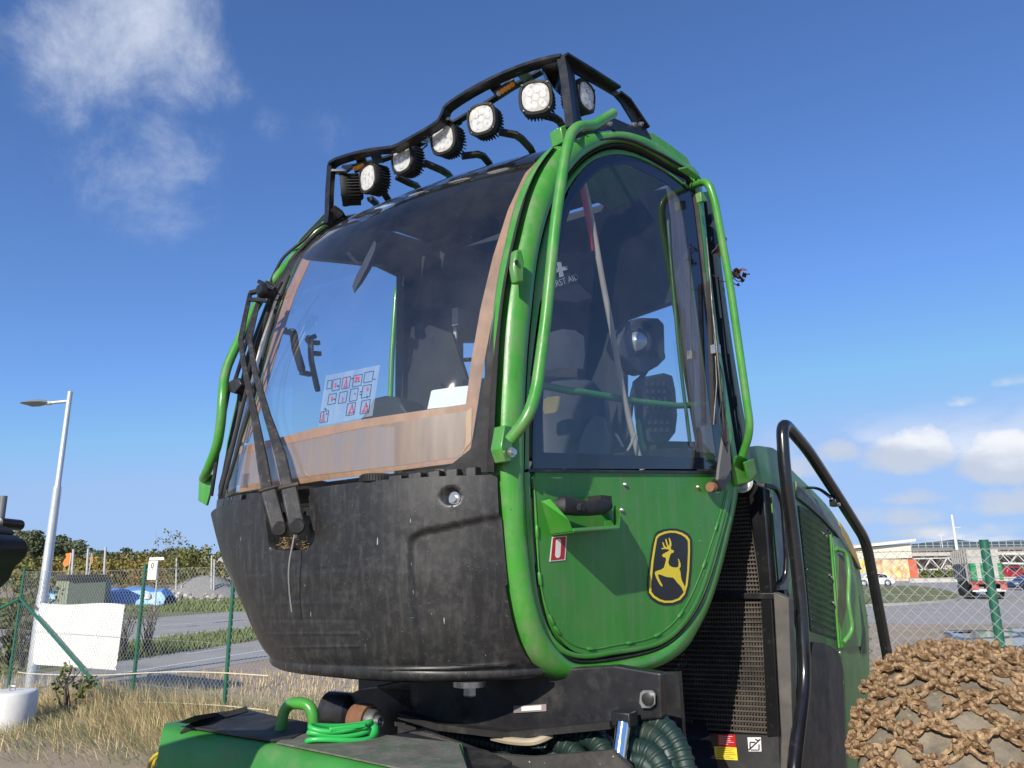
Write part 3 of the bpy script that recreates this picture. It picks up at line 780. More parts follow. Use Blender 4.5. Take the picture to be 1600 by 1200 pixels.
# ---- wiper pair standing in the recess
wipP = FP(450, 800, .05)
wipN = (r_ - Z * .12).normalized()
def WP(px, py, off=0.0): return PL(px, py, wipP - wipN * off, wipN)
def arm(px_path, widths, off, name='wiper_arm', th=.012):
    t = MB(); pts = [WP(x, y, o) for (x, y), o in zip(px_path, off)]
    rows = []
    for i, p in enumerate(pts):
        tg = (pts[min(i + 1, len(pts) - 1)] - pts[max(i - 1, 0)]).normalized()
        view = (p - CAM).normalized(); x = tg.cross(view).normalized(); n = -view
        w = widths[i] * .41
        rows.append([p - x * w - n * th, p - x * w, p - x * w * .72 + n * .004, p + x * w * .72 + n * .004, p + x * w, p + x * w - n * th])
    t.loft(rows, close_u=True)
    t.f.append(tuple(range(6))[::-1]); t.f.append(tuple(len(t.v) - 6 + i for i in range(6)))
    return t
px_a = [(391, 458), (383, 495), (376, 530), (381, 570), (398, 650), (410, 720), (418, 768)]
part('wiper_arm', arm(px_a, [.022, .024, .026, .026, .034, .048, .050], [.0, .0, .0, .0, .01, .02, .02]), ARM_WORN, smooth=30)
px_b = [(408, 452), (398, 495), (390, 530), (398, 580), (418, 650), (438, 710), (450, 762)]
part('wiper_arm', arm(px_b, [.022, .024, .026, .026, .034, .048, .050], [.0, .0, .0, .0, .01, .02, .02]), ARM_WORN, smooth=30)
for (a, b, w) in [((419, 764), (436, 826), .052), ((451, 760), (464, 822), .054)]:
    pa, pb = WP(*a, .01), WP(*b, .0)
    t = (pb - pa).normalized(); v = ((pa + pb) / 2 - CAM).normalized(); x = t.cross(v).normalized()
    part('wiper_root', MB().box((pa + pb) / 2, (pb - pa) / 2, x * (w / 2), v * .022), ARM_WORN, bevel=.006)
    part('wiper_root_boss', MB().lathe(pb - v * .024, -v, [(w / 2, -.05), (w / 2, .0), (w * .4, .005), (0, .005)], 20), ARM_WORN)
    part('wiper_hinge', MB().lathe(pa - v * .02 - x * w * .6, x, [(.008, 0), (.008, w * 1.2)], 10), DARK_STEEL)
    part('wiper_spindle', MB().lathe(pb + v * .0, (-v), [(.016, -.07), (.016, 0)], 12), DARK_STEEL)
cab_path = [FP(471, 820, .02), FP(474, 850, .045), FP(472, 885, .055), FP(471, 920, .05), FP(473, 952, .045)]
part('washer_hose', MB().tube(smooth_path(cab_path, 5), .0034, 8), mat('grey_hose', (.20, .19, .18), .6))
# wiper linkage at the far edge
def far(px, py, off=0.05): return WP(px, py, off - .05)
LINK = [((391, 458), (412, 452)), ((388, 468), (420, 470)), ((405, 440), (430, 452))]
for a, b in LINK:
    part('wiper_link', MB().bar(far(*a, .06), far(*b, .05), .02, .016), BLACK, bevel=.003)
part('wiper_link', MB().lathe(far(414, 455, .05), -r_, [(.03, -.03), (.03, .015), (.02, .03), (0, .03)], 16), BLACK)
blade = [(432, 437), (452, 400), (470, 378), (500, 355), (540, 340)]
part('wiper_blade', MB().tube([WP(*p, -.05) for p in [(343, 775), (362, 705), (385, 610), (402, 540), (425, 470), (440, 440)]], .008, 8), BLACK_MATT)
part('wiper_blade', MB().tube([WP(*p, -.06) for p in [(352, 765), (372, 700), (392, 630), (410, 560), (432, 480), (452, 430)]], .007, 8), BLACK_MATT)
far2 = O + u_ * 1.44
def FW(px, py, off=0.0): return PL(px, py, far2 + u_ * off, u_)
def FF(px, py, off=0.0):   # plane across the cab, a little in front of the far edge
    return PL(px, py, O + u_ * 1.43 + r_ * (0.06 + off), r_)
# grab rail on the far side and its foot plate, mirror arm
part('far_grab_rail', MB().tube(smooth_path([FF(515, 345, .35), FF(480, 378, .3), FF(435, 430, .16), FF(405, 470, .1), FF(372, 535, 0), FF(353, 580, -.05), FF(348, 620, -.08), FF(345, 660, -.08), FF(338, 700, -.07), FF(322, 740, -.04), FF(318, 748, .03)], 4), .020, 12), GREEN)
part('far_foot_plate', MB().prism([FF(311, 742, 0), FF(333, 740, 0), FF(327, 772, 0), FF(322, 790, 0), FF(309, 782, 0)], r_ * .012), GREEN, bevel=.003)
part('far_wiper_motor', MB().prism([FF(361, 594, -.06), FF(372, 590, -.06), (FF(377, 600, -.06)), FF(366, 615, -.06), FF(349, 609, -.06), FF(352, 600, -.06)], r_ * .05), BLACK, bevel=.004)
part('far_wiper', MB().tube([FF(357, 612, -.05), FF(343, 690, -.05), FF(330, 775, -.05)], .0085, 8), BLACK)
part('far_wiper', MB().tube(smooth_path([FF(418, 440, .1), FF(400, 480, .06), FF(378, 560, 0), FF(366, 598, -.04)], 3), .009, 8), BLACK)
part('hose', MB().tube(smooth_path([FF(418, 452, .1), FF(430, 425, .15), FF(445, 400, .2), FF(475, 375, .25), FF(500, 352, .3), FF(545, 338, .42), FF(590, 331, .5)], 4), .007, 8), BLACK_MATT)
part('hose', MB().tube(smooth_path([FF(425, 462, .12), FF(452, 412, .2), FF(487, 372, .26), FF(520, 350, .36), FF(570, 336, .46)], 4), .010, 8), BLACK_MATT)
part('hose', MB().tube(smooth_path([FF(410, 445, .08), FF(425, 443, .06), FF(432, 452, .06), FF(428, 466, .1)], 4), .004, 6), BLACK_MATT)

# ---- roof and the closed shell behind
roof_front = [r for r in ws_rows[-1]]
rb = MB()
ztopw = ws_rows[-1][0].z
near_r = [S(*p, -.06) for p in [(963, 217), (1000, 224), (1040, 241), (1085, 270)]]
rows = [roof_front]
for p in near_r: rows.append(WSrow(p))
rows.append([p - Z * .03 + r_ * .03 for p in rows[-1]])
rb.loft([[p + Z * .004 - r_ * .002 for p in r] for r in rows])
roof = part('roof', rb, GREEN, smooth=50)
# raised green cover along the near rear edge of the roof
rc = [(1003, 222), (1001, 205), (1020, 207), (1048, 226), (1074, 246), (1086, 270), (1080, 272)]
part('roof_cover', MB().prism([S(x, y, -.03) for x, y in rc], -ns * .5), GREEN, smooth=20, bevel=.012, weld=True)
part('roof_gutter', MB().tube(smooth_path([S(*p, .005) for p in [(936, 219), (963, 216), (990, 221), (1012, 231), (1040, 245), (1065, 260), (1086, 271)]], 4), .007, 8), BLACK_MATT)
part('roof_gutter_end', MB().prism([S(1060, 265, .01), S(1074, 262, .03), S(1094, 277, .03), S(1090, 283, .01)], Z * .008), GREEN)

# ---- shell walls with window openings
def wall(name, fn, outer, holes, th, m):
    return part(name, MB().prism([fn(*p) for p in outer], th, [[fn(*p) for p in h] for h in holes]), m, smooth=0)
zf, zc = 1.36, 3.40
def LWp(s, z): p = leftP + r_ * s; p.z = z; return p
lw_outer = [LWp(.05, 1.80), LWp(.06, 2.2), LWp(.12, 2.6), LWp(.24, 2.98), LWp(.38, 3.26), LWp(.52, 3.45), LWp(1.42, 3.60), LWp(1.42, 1.80)]
hole_px = [(632, 640), (631, 429), (600, 414), (548, 395)]
def sz(p): return ((p - leftP).dot(r_), p.z)
hp = [LW(*p) for p in hole_px]
hs = [sz(p) for p in hp]
lw_hole = [LWp(hs[0][0], 1.86), LWp(hs[1][0], hs[1][1]), LWp(hs[2][0], hs[2][1]), LWp(.40, 3.16), LWp(.27, 2.96), LWp(.145, 2.6), LWp(.085, 2.2), LWp(.08, 1.86)]
far_wall = part('far_side_wall', MB().prism(lw_outer, u_ * .05, [lw_hole]), INTERIOR, smooth=0)
sheet('far_window', [p + u_ * .03 for p in lw_hole], GLASS_PLAIN, far_wall)
part('far_side_skin', MB().prism([p + u_ * .051 for p in lw_outer], u_ * .006, [[p + u_ * .051 for p in lw_hole]]), GREEN, smooth=0)
def RWp(w, z): p = rearP + u_ * w; p.z = z; return p
def wz(p): return ((p - rearP).dot(u_), p.z)
wr = (S(1145, 700) - rearP).dot(u_)
h1 = [wz(RW(*p)) for p in [(975, 688), (975, 497), (1049, 471), (1086, 690)]]
h2 = [wz(RW(*p)) for p in [(716, 604), (716, 533), (762, 533), (762, 604)]]
rw_outer = [RWp(1.36, zf), RWp(1.36, 3.58), RWp(wr + .06, 3.55), RWp(wr + .04, 2.0), RWp(wr + .12, 1.75), RWp(wr + .35, 1.5), RWp(wr + .5, zf)]
rear_wall = part('rear_wall', MB().prism(rw_outer, r_ * .05, [[RWp(*p) for p in h1], [RWp(*p) for p in h2]]), INTERIOR, smooth=0)
sheet('rear_window', [RWp(*p) + r_ * .02 for p in h1], GLASS_PLAIN, rear_wall)
sheet('rear_window', [RWp(*p) + r_ * .02 for p in h2], GLASS_PLAIN, rear_wall)
part('rear_window_bar', MB().bar(RW(705, 563, -.03), RW(760, 561, -.03), .02, .02), INTERIOR, rear_wall)
part('cab_floor', MB().prism([RWp(1.2, zf), RWp(wr + .5, zf), O + r_ * .25 + u_ * .1 - Z * (O.z - zf), LWp(.25, zf) - u_ * .2], Z * -.03), INTERIOR, smooth=0)
# lining under the roof
cl = [[p - Z * .03 + r_ * .02 for p in r] for r in [ws_rows[-4]] + rows[:-1]]
part('ceiling_lining', MB().loft([r for r in cl]), INTERIOR, smooth=50)
part('ceiling_lamp', MB().box(LWp(.75, 3.22) - u_ * .55, u_ * .07, r_ * .04, Z * .012), INTERIOR_MID, bevel=.004)

# rear corner post and the sloping rear glass edge seen past the door
a = [S(*p) for p in [(1082, 288), (1094, 380), (1104, 460), (1114, 540), (1126, 620), (1136, 685), (1143, 735)]]
rgl = [(1098, 300), (1109, 380), (1120, 460), (1131, 530), (1146, 610), (1163, 690), (1166, 712)]
rp = smooth_path([S(*p, -.05) + r_ * .08 for p in [(1093, 290), (1104, 380), (1114, 460), (1126, 545), (1138, 620), (1150, 690), (1154, 730)]], 2)
part('rear_corner_post', MB().loft([[p - ns * .06, p + ns * .02, p + ns * .03 + q_ * .02, p + q_ * .05 - ns * .04] for p in rp]), mat('rear_quarter_glass', (.03, .045, .06), .12, coat=.4), smooth=60)

# ---- grab handles on the near side
path = [S(932, 200, .055), S(957, 178, .115), S(915, 188, .115), S(897, 198, .11), S(885, 225, .11), S(873, 300, .11), S(861, 400, .11), S(852, 500, .11), S(838, 610, .11), S(826, 650, .11), S(806, 676, .085), S(798, 683, .01)]
tp = fillet([S(927, 196, .12), S(896, 197, .12), S(884, 235, .12), S(868, 345, .12), S(853, 500, .12), S(838, 612, .12), S(824, 654, .115), S(797, 688, .06)], .09, 7)
handle = part('grab_handle', MB().tube([S(958, 177, .12)] + tp, .0195, 14), GREEN, smooth=60)
part('handle_stub', MB().tube([S(944, 183, .115), S(931, 196, .03), S(928, 199, -.01)], .014, 12), GREEN, handle, smooth=60)
part('handle_bracket', MB().prism([S(789, 664, .04), S(800, 666, .03), S(802, 720, .03), S(790, 722, .04), S(783, 700, .04)], -ns * .05), GREEN, handle, bevel=.004)
part('handle_bolt', MB().lathe(S(798, 707, .04), ns, [(.016, 0), (.016, .007), (.010, .007), (.010, .018), (0, .018)], 12), STEEL, handle)
part('handle_bracket', MB().prism([S(876, 198, .01), S(888, 193, .01), S(892, 220, .01), S(880, 222, .01)], -ns * .06), GREEN, handle, bevel=.004)
part('latch_tab', MB().prism([S(797, 394, .02), S(806, 393, .02), S(810, 412, .02), S(809, 446, .02), S(798, 446, .02), S(794, 420, .02)], ns * .03), GREEN, bevel=.008, weld=True)
part('latch_bolt', MB().lathe(S(806, 410, .05), ns, [(.008, 0), (.008, .006), (0, .006)], 10), DARK_STEEL)
h2p = fillet([S(1081, 291, -.02), S(1105, 282, .10), S(1116, 310, .12), S(1140, 440, .12), S(1155, 545, .12), S(1173, 672, .12), S(1160, 712, .05)], .08, 7)
rh = part('grab_handle', MB().tube(h2p, .0175, 14), GREEN, smooth=60)
part('handle_bracket', MB().prism([S(1152, 712, .06), S(1164, 712, .06), S(1184, 738, .04), S(1186, 748, .03), S(1174, 752, .03), S(1160, 760, .0), S(1148, 758, .0), S(1146, 728, .02)], -ns * .014), GREEN, rh, bevel=.003)
part('handle_bracket', MB().prism([S(1164, 722, .07), S(1178, 716, .07), S(1183, 740, .05), S(1172, 752, .05)], -ns * .012), GREEN, rh, bevel=.003)
part('handle_bracket', MB().prism([S(1086, 303, .02), S(1096, 303, .02), S(1097, 317, .02), S(1088, 318, .02)], ns * .03), GREEN, rh, bevel=.003)
part('hinge', MB().box(S(1092, 283, .01), q_ * .03, Z * .012, ns * .014), GREEN, bevel=.003)
# side window wiper
wi = part('side_wiper', MB().tube([S(1104, 372, .02), S(1110, 440, .03), S(1116, 520, .035), S(1120, 600, .035), S(1115, 664, .03)], .0042, 8), DARK_STEEL)
part('wiper_blade', MB().bar(S(1107, 440, .0), S(1115, 662, .0), .012, .02, ns), BLACK_MATT, wi)
part('wiper_rod', MB().tube([S(1112, 470, .05), S(1120, 545, .06), S(1127, 620, .06), S(1134, 700, .05), S(1136, 715, .04)], .006, 8), DARK_STEEL, wi)
part('wiper_clip', MB().box(S(1118, 546, .04), q_ * .016, Z * .022, ns * .018), STEEL, wi, bevel=.003)
part('wiper_lever', MB().prism([S(1134, 660, .05), S(1139, 668, .05), S(1143, 734, .05), S(1133, 752, .05), S(1122, 750, .05), S(1124, 730, .05)], -ns * .014), mat('grey_lever', (.12, .115, .11), .55, dirt=(.2, .17, .13), damt=.5), wi, bevel=.003)
part('wiper_foot', MB().prism([S(1121, 750, .05), S(1142, 736, .05), S(1143, 748, .05), S(1128, 768, .05)], -ns * .03), DARK_STEEL, wi, bevel=.003)
part('wiper_shaft', MB().lathe(S(1111, 761, .02), (S(1136, 762, .02) - S(1111, 761, .02)), [(.020, -.01), (.022, 0), (.022, .02), (.015, .02), (.015, .05), (.010, .05), (.010, .10), (0, .10)], 14), RUST, wi)
part('washer_hose', MB().tube(smooth_path([S(1122, 560, .06), S(1131, 600, .06), S(1124, 650, .06), S(1130, 690, .06), S(1137, 690, .05)], 4), .003, 6), BLACK_MATT, wi)

# ---- lamp rack on the roof
def flatbar(pts, w, th, fn=None, up=Z):
    # bar of rectangular section along a path: w across (towards the rear), th high
    t = MB(); rows = []
    pts = [Vector(p) for p in pts]
    for i, p in enumerate(pts):
        tg = (pts[min(i + 1, len(pts) - 1)] - pts[max(i - 1, 0)]).normalized()
        y = (up - tg * tg.dot(up)).normalized(); x = tg.cross(y)
        rows.append([p - x * w / 2 - y * th / 2, p + x * w / 2 - y * th / 2, p + x * w / 2 + y * th / 2, p - x * w / 2 + y * th / 2])
    t.loft(rows, close_u=True)
    t.f.append((0, 1, 2, 3)[::-1]); n = len(t.v); t.f.append((n - 4, n - 3, n - 2, n - 1))
    return t
rim_px = [(518, 259), (528, 252), (560, 242), (590, 236), (617, 233), (640, 222), (680, 199), (692, 188), (697, 176), (703, 167), (735, 146), (771, 127), (810, 110), (850, 97), (880, 91)]
rim3 = [F(x, y) for x, y in rim_px]
rack = part('lamp_rack', flatbar(smooth_path(rim3, 2), .05, .014), RACK, smooth=35)
rail_px = [(537, 262), (560, 259), (600, 249), (630, 238), (665, 220), (690, 204), (705, 195), (745, 172), (775, 153), (800, 137), (846, 112)]
part('rack_rail', flatbar([F(x, y, .10) for x, y in rail_px], .03, .012), RACK, rack)
for a, b in [((585, 237), (592, 253)), ((618, 233), (640, 236)), ((660, 212), (668, 221)), ((693, 186), (703, 198)), ((768, 128), (785, 149)), ((812, 110), (826, 124)), ((562, 242), (568, 260))]:
    part('rack_rib', MB().bar(F(*a), F(*b, .10), .05, .012), RACK, rack)
# solid gusset at the near end, uprights
part('rack_gusset', MB().prism([F(845, 103, .01), F(878, 93, .0), F(884, 130, .0), F(876, 150, .12), F(866, 140, .14), F(850, 122, .12)], r_ * .006), RACK, rack, smooth=0)
part('rack_post', flatbar([F(879, 91), F(884, 120), F(889, 160), F(893, 200)], .035, .035, up=r_), RACK, rack)
part('rack_post', flatbar([F(518, 258), F(515, 300), F(514, 335), F(512, 350)], .03, .03, up=r_), RACK, rack)
part('rack_brace', flatbar([F(520, 325, .0), F(532, 335, .03), F(545, 343, .1)], .03, .03, up=r_), RACK, rack)
part('rack_brace', flatbar([F(520, 268), F(540, 270, .02), F(548, 262, .09)], .03, .012), RACK, rack)
# near side plate with big opening
RS = lambda x, y, o=0.0: S(740 + x / 5.714, 80 + y / 5.714, o)
plate = [RS(800, 48), RS(1280, 352), RS(1370, 440), RS(1540, 690), RS(1590, 780), RS(1560, 822), RS(1400, 762), RS(1240, 700), RS(1120, 712), RS(950, 798), RS(912, 770), RS(880, 600)]
hole1 = [RS(900, 190), RS(1100, 300), RS(1262, 395), RS(1320, 460), RS(1430, 640), RS(1400, 660), RS(1240, 590), RS(1120, 640), RS(990, 690), RS(950, 560), RS(925, 400)]
part('rack_side_plate', MB().prism(plate, -ns * .008, [hole1]), RACK, rack, smooth=0)
part('rack_side_flange', flatbar([RS(800, 45, .01), RS(1040, 190, .01), RS(1275, 340, .01)], .05, .010), RACK, rack)
part('rack_side_flange', flatbar([RS(1290, 375, .0), RS(1375, 440, .0), RS(1545, 690, .0)], .035, .010), RACK, rack)
for x, y in [(965, 705), (1205, 655), (1485, 655), (1420, 660)]:
    part('rack_bolt', MB().lathe(RS(x, y, .0), ns, [(.011, 0), (.011, .008), (.006, .008), (.006, .018), (0, .018)], 8), STEEL, rack)
# arms from the lamps back to the roof
for pts in [[(843, 178), (866, 184), (874, 189), (886, 210), (890, 226)], [(780, 206), (806, 211), (815, 217), (829, 232), (834, 242)], [(722, 244), (746, 241), (755, 244), (765, 256), (768, 266)], [(662, 254), (690, 266), (700, 272), (706, 280)], [(620, 276), (640, 286), (650, 290), (660, 302)], [(578, 310), (588, 318), (594, 332)], [(601, 303), (608, 314), (614, 326)]]:
    n = len(pts)
    part('rack_arm', flatbar([F(x, y, .16 + .22 * i / (n - 1)) for i, (x, y) in enumerate(pts)], .03, .018, up=u_ * .3 + Z), mat('rack_arm_coat', (.03, .026, .022), .4, dirt=(.12, .09, .06), damt=.5) if 'rack_arm_coat' not in bpy.data.materials else bpy.data.materials['rack_arm_coat'], rack)
# lamps
LED = mat('lamp_reflector', (.86, .86, .84), .22, metal=.75, var=.06, vscale=60)
LEDPLATE = mat('lamp_plate', (.66, .65, .61), .35, var=.1, vscale=40)
LEDCHIP = mat('led_chip', (.55, .42, .10), .4)
def lamp(px, py, off, facing, tilt, rr, plane=F):
    c = plane(px, py, off)
    f = Vector((math.sin(rad(facing)) * math.cos(rad(tilt)), math.cos(rad(facing)) * math.cos(rad(tilt)), math.sin(rad(tilt))))
    x = f.cross(Z).normalized(); yv = f.cross(x).normalized()
    t = MB()
    t.lathe(c, f, [(.0, -.10), (rr * .55, -.10), (rr * .72, -.085), (rr * .8, -.06), (rr * .93, -.03), (rr, -.022), (rr * 1.02, -.004), (rr * .98, .004), (rr * .84, .006), (rr * .80, -.002), (.0, -.002)], 32, sq=.16, x=x)
    root = part('work_lamp', t, BLACK_MATT, rack, smooth=35)
    fins = MB()
    for i in range(30):
        a = 2 * math.pi * i / 30; dv = x * math.cos(a) + yv * math.sin(a)
        e = 2.96; g = (abs(math.cos(a)) ** e + abs(math.sin(a)) ** e) ** (-1 / e)
        fins.box(c + dv * (rr * .88 * g) - f * .055, dv * (rr * .11), f.cross(dv) * .0021, f * .030)
    build('cooling_fins', fins, BLACK_MATT, rack, base=HB, smooth=0)
    ln = MB(); ln.lathe(c, f, [(rr * .80, .0035), (rr * .5, .0065), (.0, .0078)], 28, sq=.12, x=x)
    build('lamp_lens', ln, LENS_GLASS, rack, base=HB, smooth=60)
    bd = MB().lathe(c, f, [(rr * .80, -.0005), (0, -.0005)], 28, sq=.12, x=x)
    build('lamp_reflector_plate', bd, LEDPLATE, rack, base=HB, smooth=0)
    leds = MB(); chips = MB()
    for (ox, oy) in [(0, 0)] + [(.46 * math.cos(k * math.pi / 3 + .3), .46 * math.sin(k * math.pi / 3 + .3)) for k in range(6)] + [(.62 * math.cos(k * math.pi / 2 + .78), .62 * math.sin(k * math.pi / 2 + .78)) for k in range(4)]:
        leds.lathe(c + x * (ox * rr) + yv * (oy * rr), f, [(rr * .185, .0028), (rr * .165, .003), (rr * .10, .0012), (rr * .05, .0004), (0, .0004)], 14)
        chips.lathe(c + x * (ox * rr) + yv * (oy * rr), f, [(rr * .06, .0008), (rr * .05, .0016), (0, .0018)], 8)
    build('led_reflectors', leds, LED, rack, base=HB, smooth=60)
    build('led_chips', chips, LEDCHIP, rack, base=HB, smooth=60)
    for sx, sy in ((1, 1), (-1, 1), (1, -1), (-1, -1)):
        build('bezel_screw', MB().lathe(c + x * (sx * rr * .74) + yv * (sy * rr * .74), f, [(.0055, 0), (.0055, .007), (0, .008)], 8), BLACK, rack, base=HB)
    return root
def lens_mat():
    m = bpy.data.materials.new('clear_lamp_lens'); m.use_nodes = True; t = m.node_tree; t.nodes.clear()
    out = N(t, 'ShaderNodeOutputMaterial'); b = N(t, 'ShaderNodeBsdfPrincipled'); b.inputs['Base Color'].default_value = (.86, .85, .81, 1); b.inputs['Roughness'].default_value = .12
    tr = N(t, 'ShaderNodeBsdfTransparent'); mx = N(t, 'ShaderNodeMixShader')
    tc = N(t, 'ShaderNodeTexCoord'); vo = N(t, 'ShaderNodeTexVoronoi'); vo.inputs['Scale'].default_value = 45; LK(t, tc.outputs['Object'], vo.inputs['Vector'])
    mr = N(t, 'ShaderNodeMapRange'); LK(t, vo.outputs['Distance'], mr.inputs[0]); mr.inputs[1].default_value = .1; mr.inputs[2].default_value = .6; mr.inputs[3].default_value = .10; mr.inputs[4].default_value = .38
    LK(t, mr.outputs[0], mx.inputs[0]); LK(t, tr.outputs[0], mx.inputs[1]); LK(t, b.outputs[0], mx.inputs[2]); LK(t, mx.outputs[0], out.inputs[0]); return m
LENS_GLASS = lens_mat()
for px, py, off, fc, tl, rr in [(837, 152, .05, 193, -14, .072), (752, 186, .05, 205, -12, .070), (692, 217, .05, 213, -12, .070), (628, 248, .05, 219, -10, .070), (575, 278, .05, 225, -8, .070), (535, 297, .07, 262, -6, .072)]:
    lamp(px, py, off, fc, tl, rr)
lamp(916, 150, -.02, 128, -6, .066, S)
# amber marker lights
for (a, b) in [((776, 148), (804, 130)), ((553, 264), (569, 258))]:
    pa, pb = F(*a, .06), F(*b, .06); d = (pb - pa).normalized(); v = ((pa + pb) / 2 - CAM).normalized(); y = d.cross(v).normalized()
    part('marker_light', MB().box((pa + pb) / 2, (pb - pa) * .56, y * .022, v * .012), RACK, rack, bevel=.006)
    for k in range(5):
        c = pa.lerp(pb, .12 + .76 * k / 4) - v * .012
        part('marker_lens', MB().lathe(c, -v, [(.0115, 0), (.0105, .004), (0, .006)], 14), AMBER if k > 0 or a[0] < 600 else GALV, rack)
# cable ties and leads under the rack
for pts in [[(800, 132), (820, 130), (842, 128), (858, 126)], [(690, 208), (706, 203), (722, 192)], [(640, 240), (655, 236), (668, 226)]]:
    part('lamp_lead', MB().tube(smooth_path([F(x, y, .11) for x, y in pts], 4), .004, 6), BLACK_MATT, rack)

# ---- inside the cab
def IN(px, py, d): return PL(px, py, O + r_ * d, r_)      # plane across the cab, d behind its front
def SI(px, py, m, dz=0.0): return S(px, py, -m) + r_ * dz     # inside the near side by m
seat = part('seat_backrest', MB().loft([[SI(x, y, .40, dz) for x, y, dz in row] for row in [
    [(850, 716, 0), (870, 716, -.08), (905, 716, -.08), (930, 716, -.05), (950, 716, .02)],
    [(848, 640, 0), (868, 640, -.05), (905, 640, -.06), (930, 645, -.04), (946, 650, .02)],
    [(846, 600, .02), (868, 598, -.02), (900, 598, -.03), (925, 608, -.01), (938, 618, .03)],
    [(848, 588, .06), (868, 585, .06), (895, 585, .06), (915, 592, .06), (925, 602, .06)]]]), SEAT_CLOTH, smooth=70)
part('seat_backrest_back', MB().prism([SI(x, y, .46) for x, y in [(700, 720), (950, 716), (940, 618), (915, 590), (840, 585), (720, 590)]], r_ * .08), INTERIOR_MID, bevel=.02)
part('headrest', MB().loft([[SI(x, y, .38, dz) for x, y, dz in row] for row in [
    [(835, 582, .05), (850, 580, -.01), (880, 576, -.02), (896, 575, .0), (901, 572, .06)],
    [(832, 560, .04), (850, 555, -.04), (880, 552, -.05), (899, 552, -.02), (906, 552, .05)],
    [(836, 528, .05), (855, 522, -.01), (882, 516, -.02), (898, 516, .0), (903, 520, .06)]]]), SEAT_LEATHER, smooth=70)
part('seat_patch', MB().prism([SI(x, y, .34) for x, y in [(850, 625), (856, 621), (872, 619), (878, 621), (877, 638), (868, 645), (852, 647), (849, 640)]], -r_ * .004), mat('yellow_patch', (.55, .42, .16), .7, var=.15), seat, smooth=0)
part('seat_side_bolster', MB().prism([SI(x, y, .32) for x, y in [(900, 720), (905, 690), (915, 665), (928, 648), (938, 650), (945, 680), (948, 718)]], r_ * .05), SEAT_LEATHER, bevel=.02)
part('seat_cushion', MB().box(SI(900, 745, .62), u_ * .26, r_ * .26, Z * .06), SEAT_CLOTH, bevel=.03)
part('seat_pedestal', MB().box(SI(900, 810, .66) , u_ * .2, r_ * .2, Z * .22), INTERIOR, bevel=.02)
# machine control screens on their stalk
mon = part('control_monitor', MB().prism([SI(x, y, .20) for x, y in [(965, 540), (970, 522), (980, 515), (984, 502), (1000, 496), (1030, 497), (1039, 506), (1040, 550), (1042, 560), (1030, 572), (1008, 584), (995, 580), (985, 566), (972, 556)]], -ns * .07), mat('monitor_plastic', (.09, .09, .095), .45, var=.2), bevel=.012, weld=True)
part('speaker_ring', MB().lathe(SI(996, 534, .19), ns * .5 - r_, [(.062, -.01), (.062, .006), (.05, .012), (.044, .006), (.044, .004)], 28), INTERIOR_MID, mon)
part('speaker_cone', MB().lathe(SI(995, 533, .19), ns * .5 - r_, [(.045, .002), (.03, .014), (.0, .02)], 24), mat('alu_cone', (.55, .55, .55), .35, metal=.6), mon)
part('monitor_button', MB().box(SI(1010, 507, .19), q_ * .03, Z * .012, ns * .008), INTERIOR, mon, bevel=.003)
part('monitor_button', MB().box(SI(1022, 553, .19), q_ * .024, Z * .016, ns * .008), INTERIOR, mon, bevel=.003)
kp = part('control_keypad', MB().prism([SI(x, y, .16) for x, y in [(1003, 592), (1010, 588), (1040, 582), (1052, 586), (1057, 610), (1060, 650), (1057, 676), (1046, 690), (1022, 695), (1014, 690), (1008, 650)]], -ns * .06), mat('keypad_plastic', (.045, .046, .05), .5, var=.2), bevel=.012, weld=True)
for i in range(4):
    for j in range(7):
        px, py = 1012 + i * 9 + j * .8, 600 + j * 12
        part('key', MB().box(SI(px, py, .145), q_ * .010, Z * .009, ns * .006), INTERIOR_MID, kp)
part('control_stalk', MB().tube(smooth_path([SI(1010, 578, .22), SI(1002, 590, .22), SI(992, 602, .22), SI(985, 640, .22), SI(980, 700, .22)], 4), .012, 8), INTERIOR)
part('armrest_console', MB().prism([SI(x, y, .15) for x, y in [(960, 720), (985, 705), (1060, 700), (1105, 706), (1110, 725), (960, 728)]], -ns * .25), INTERIOR_MID, bevel=.02)
# rails inside the cab
part('inner_rail', MB().tube([S(835, 600, -.14), S(897, 612, -.12), S(905, 612, -.12), S(1000, 628, -.12), S(1060, 634, -.12), S(1105, 632, -.07)], .014, 10), GREEN)
part('inner_rail', MB().tube(fillet([S(1015, 640, -.2), S(1004, 642, -.2), S(998, 660, -.2), S(1008, 720, -.2)], .05, 5), .016, 10), GREEN)
part('inner_post', MB().tube(smooth_path([SI(1064, 300, .1), SI(1046, 312, .1), SI(1044, 350, .1), SI(1052, 450, .1), SI(1062, 560, .1), SI(1078, 690, .1)], 4), .008, 8), mat('dull_green_post', (.022, .075, .02), .5))
# pale strip of protective film near the rear edge of the door window
part('film_strip', MB().loft([[S(*a, -.03), S(*b, -.03)] for a, b in zip([(976, 258), (1012, 272), (1040, 289), (1048, 340), (1052, 420), (1065, 520), (1078, 620), (1088, 706)], [(976, 256), (1022, 272), (1060, 303), (1068, 345), (1078, 420), (1094, 520), (1106, 620), (1118, 708)])]), film('grey_edge_film', (.36, .30, .29), .5), door, smooth=0)
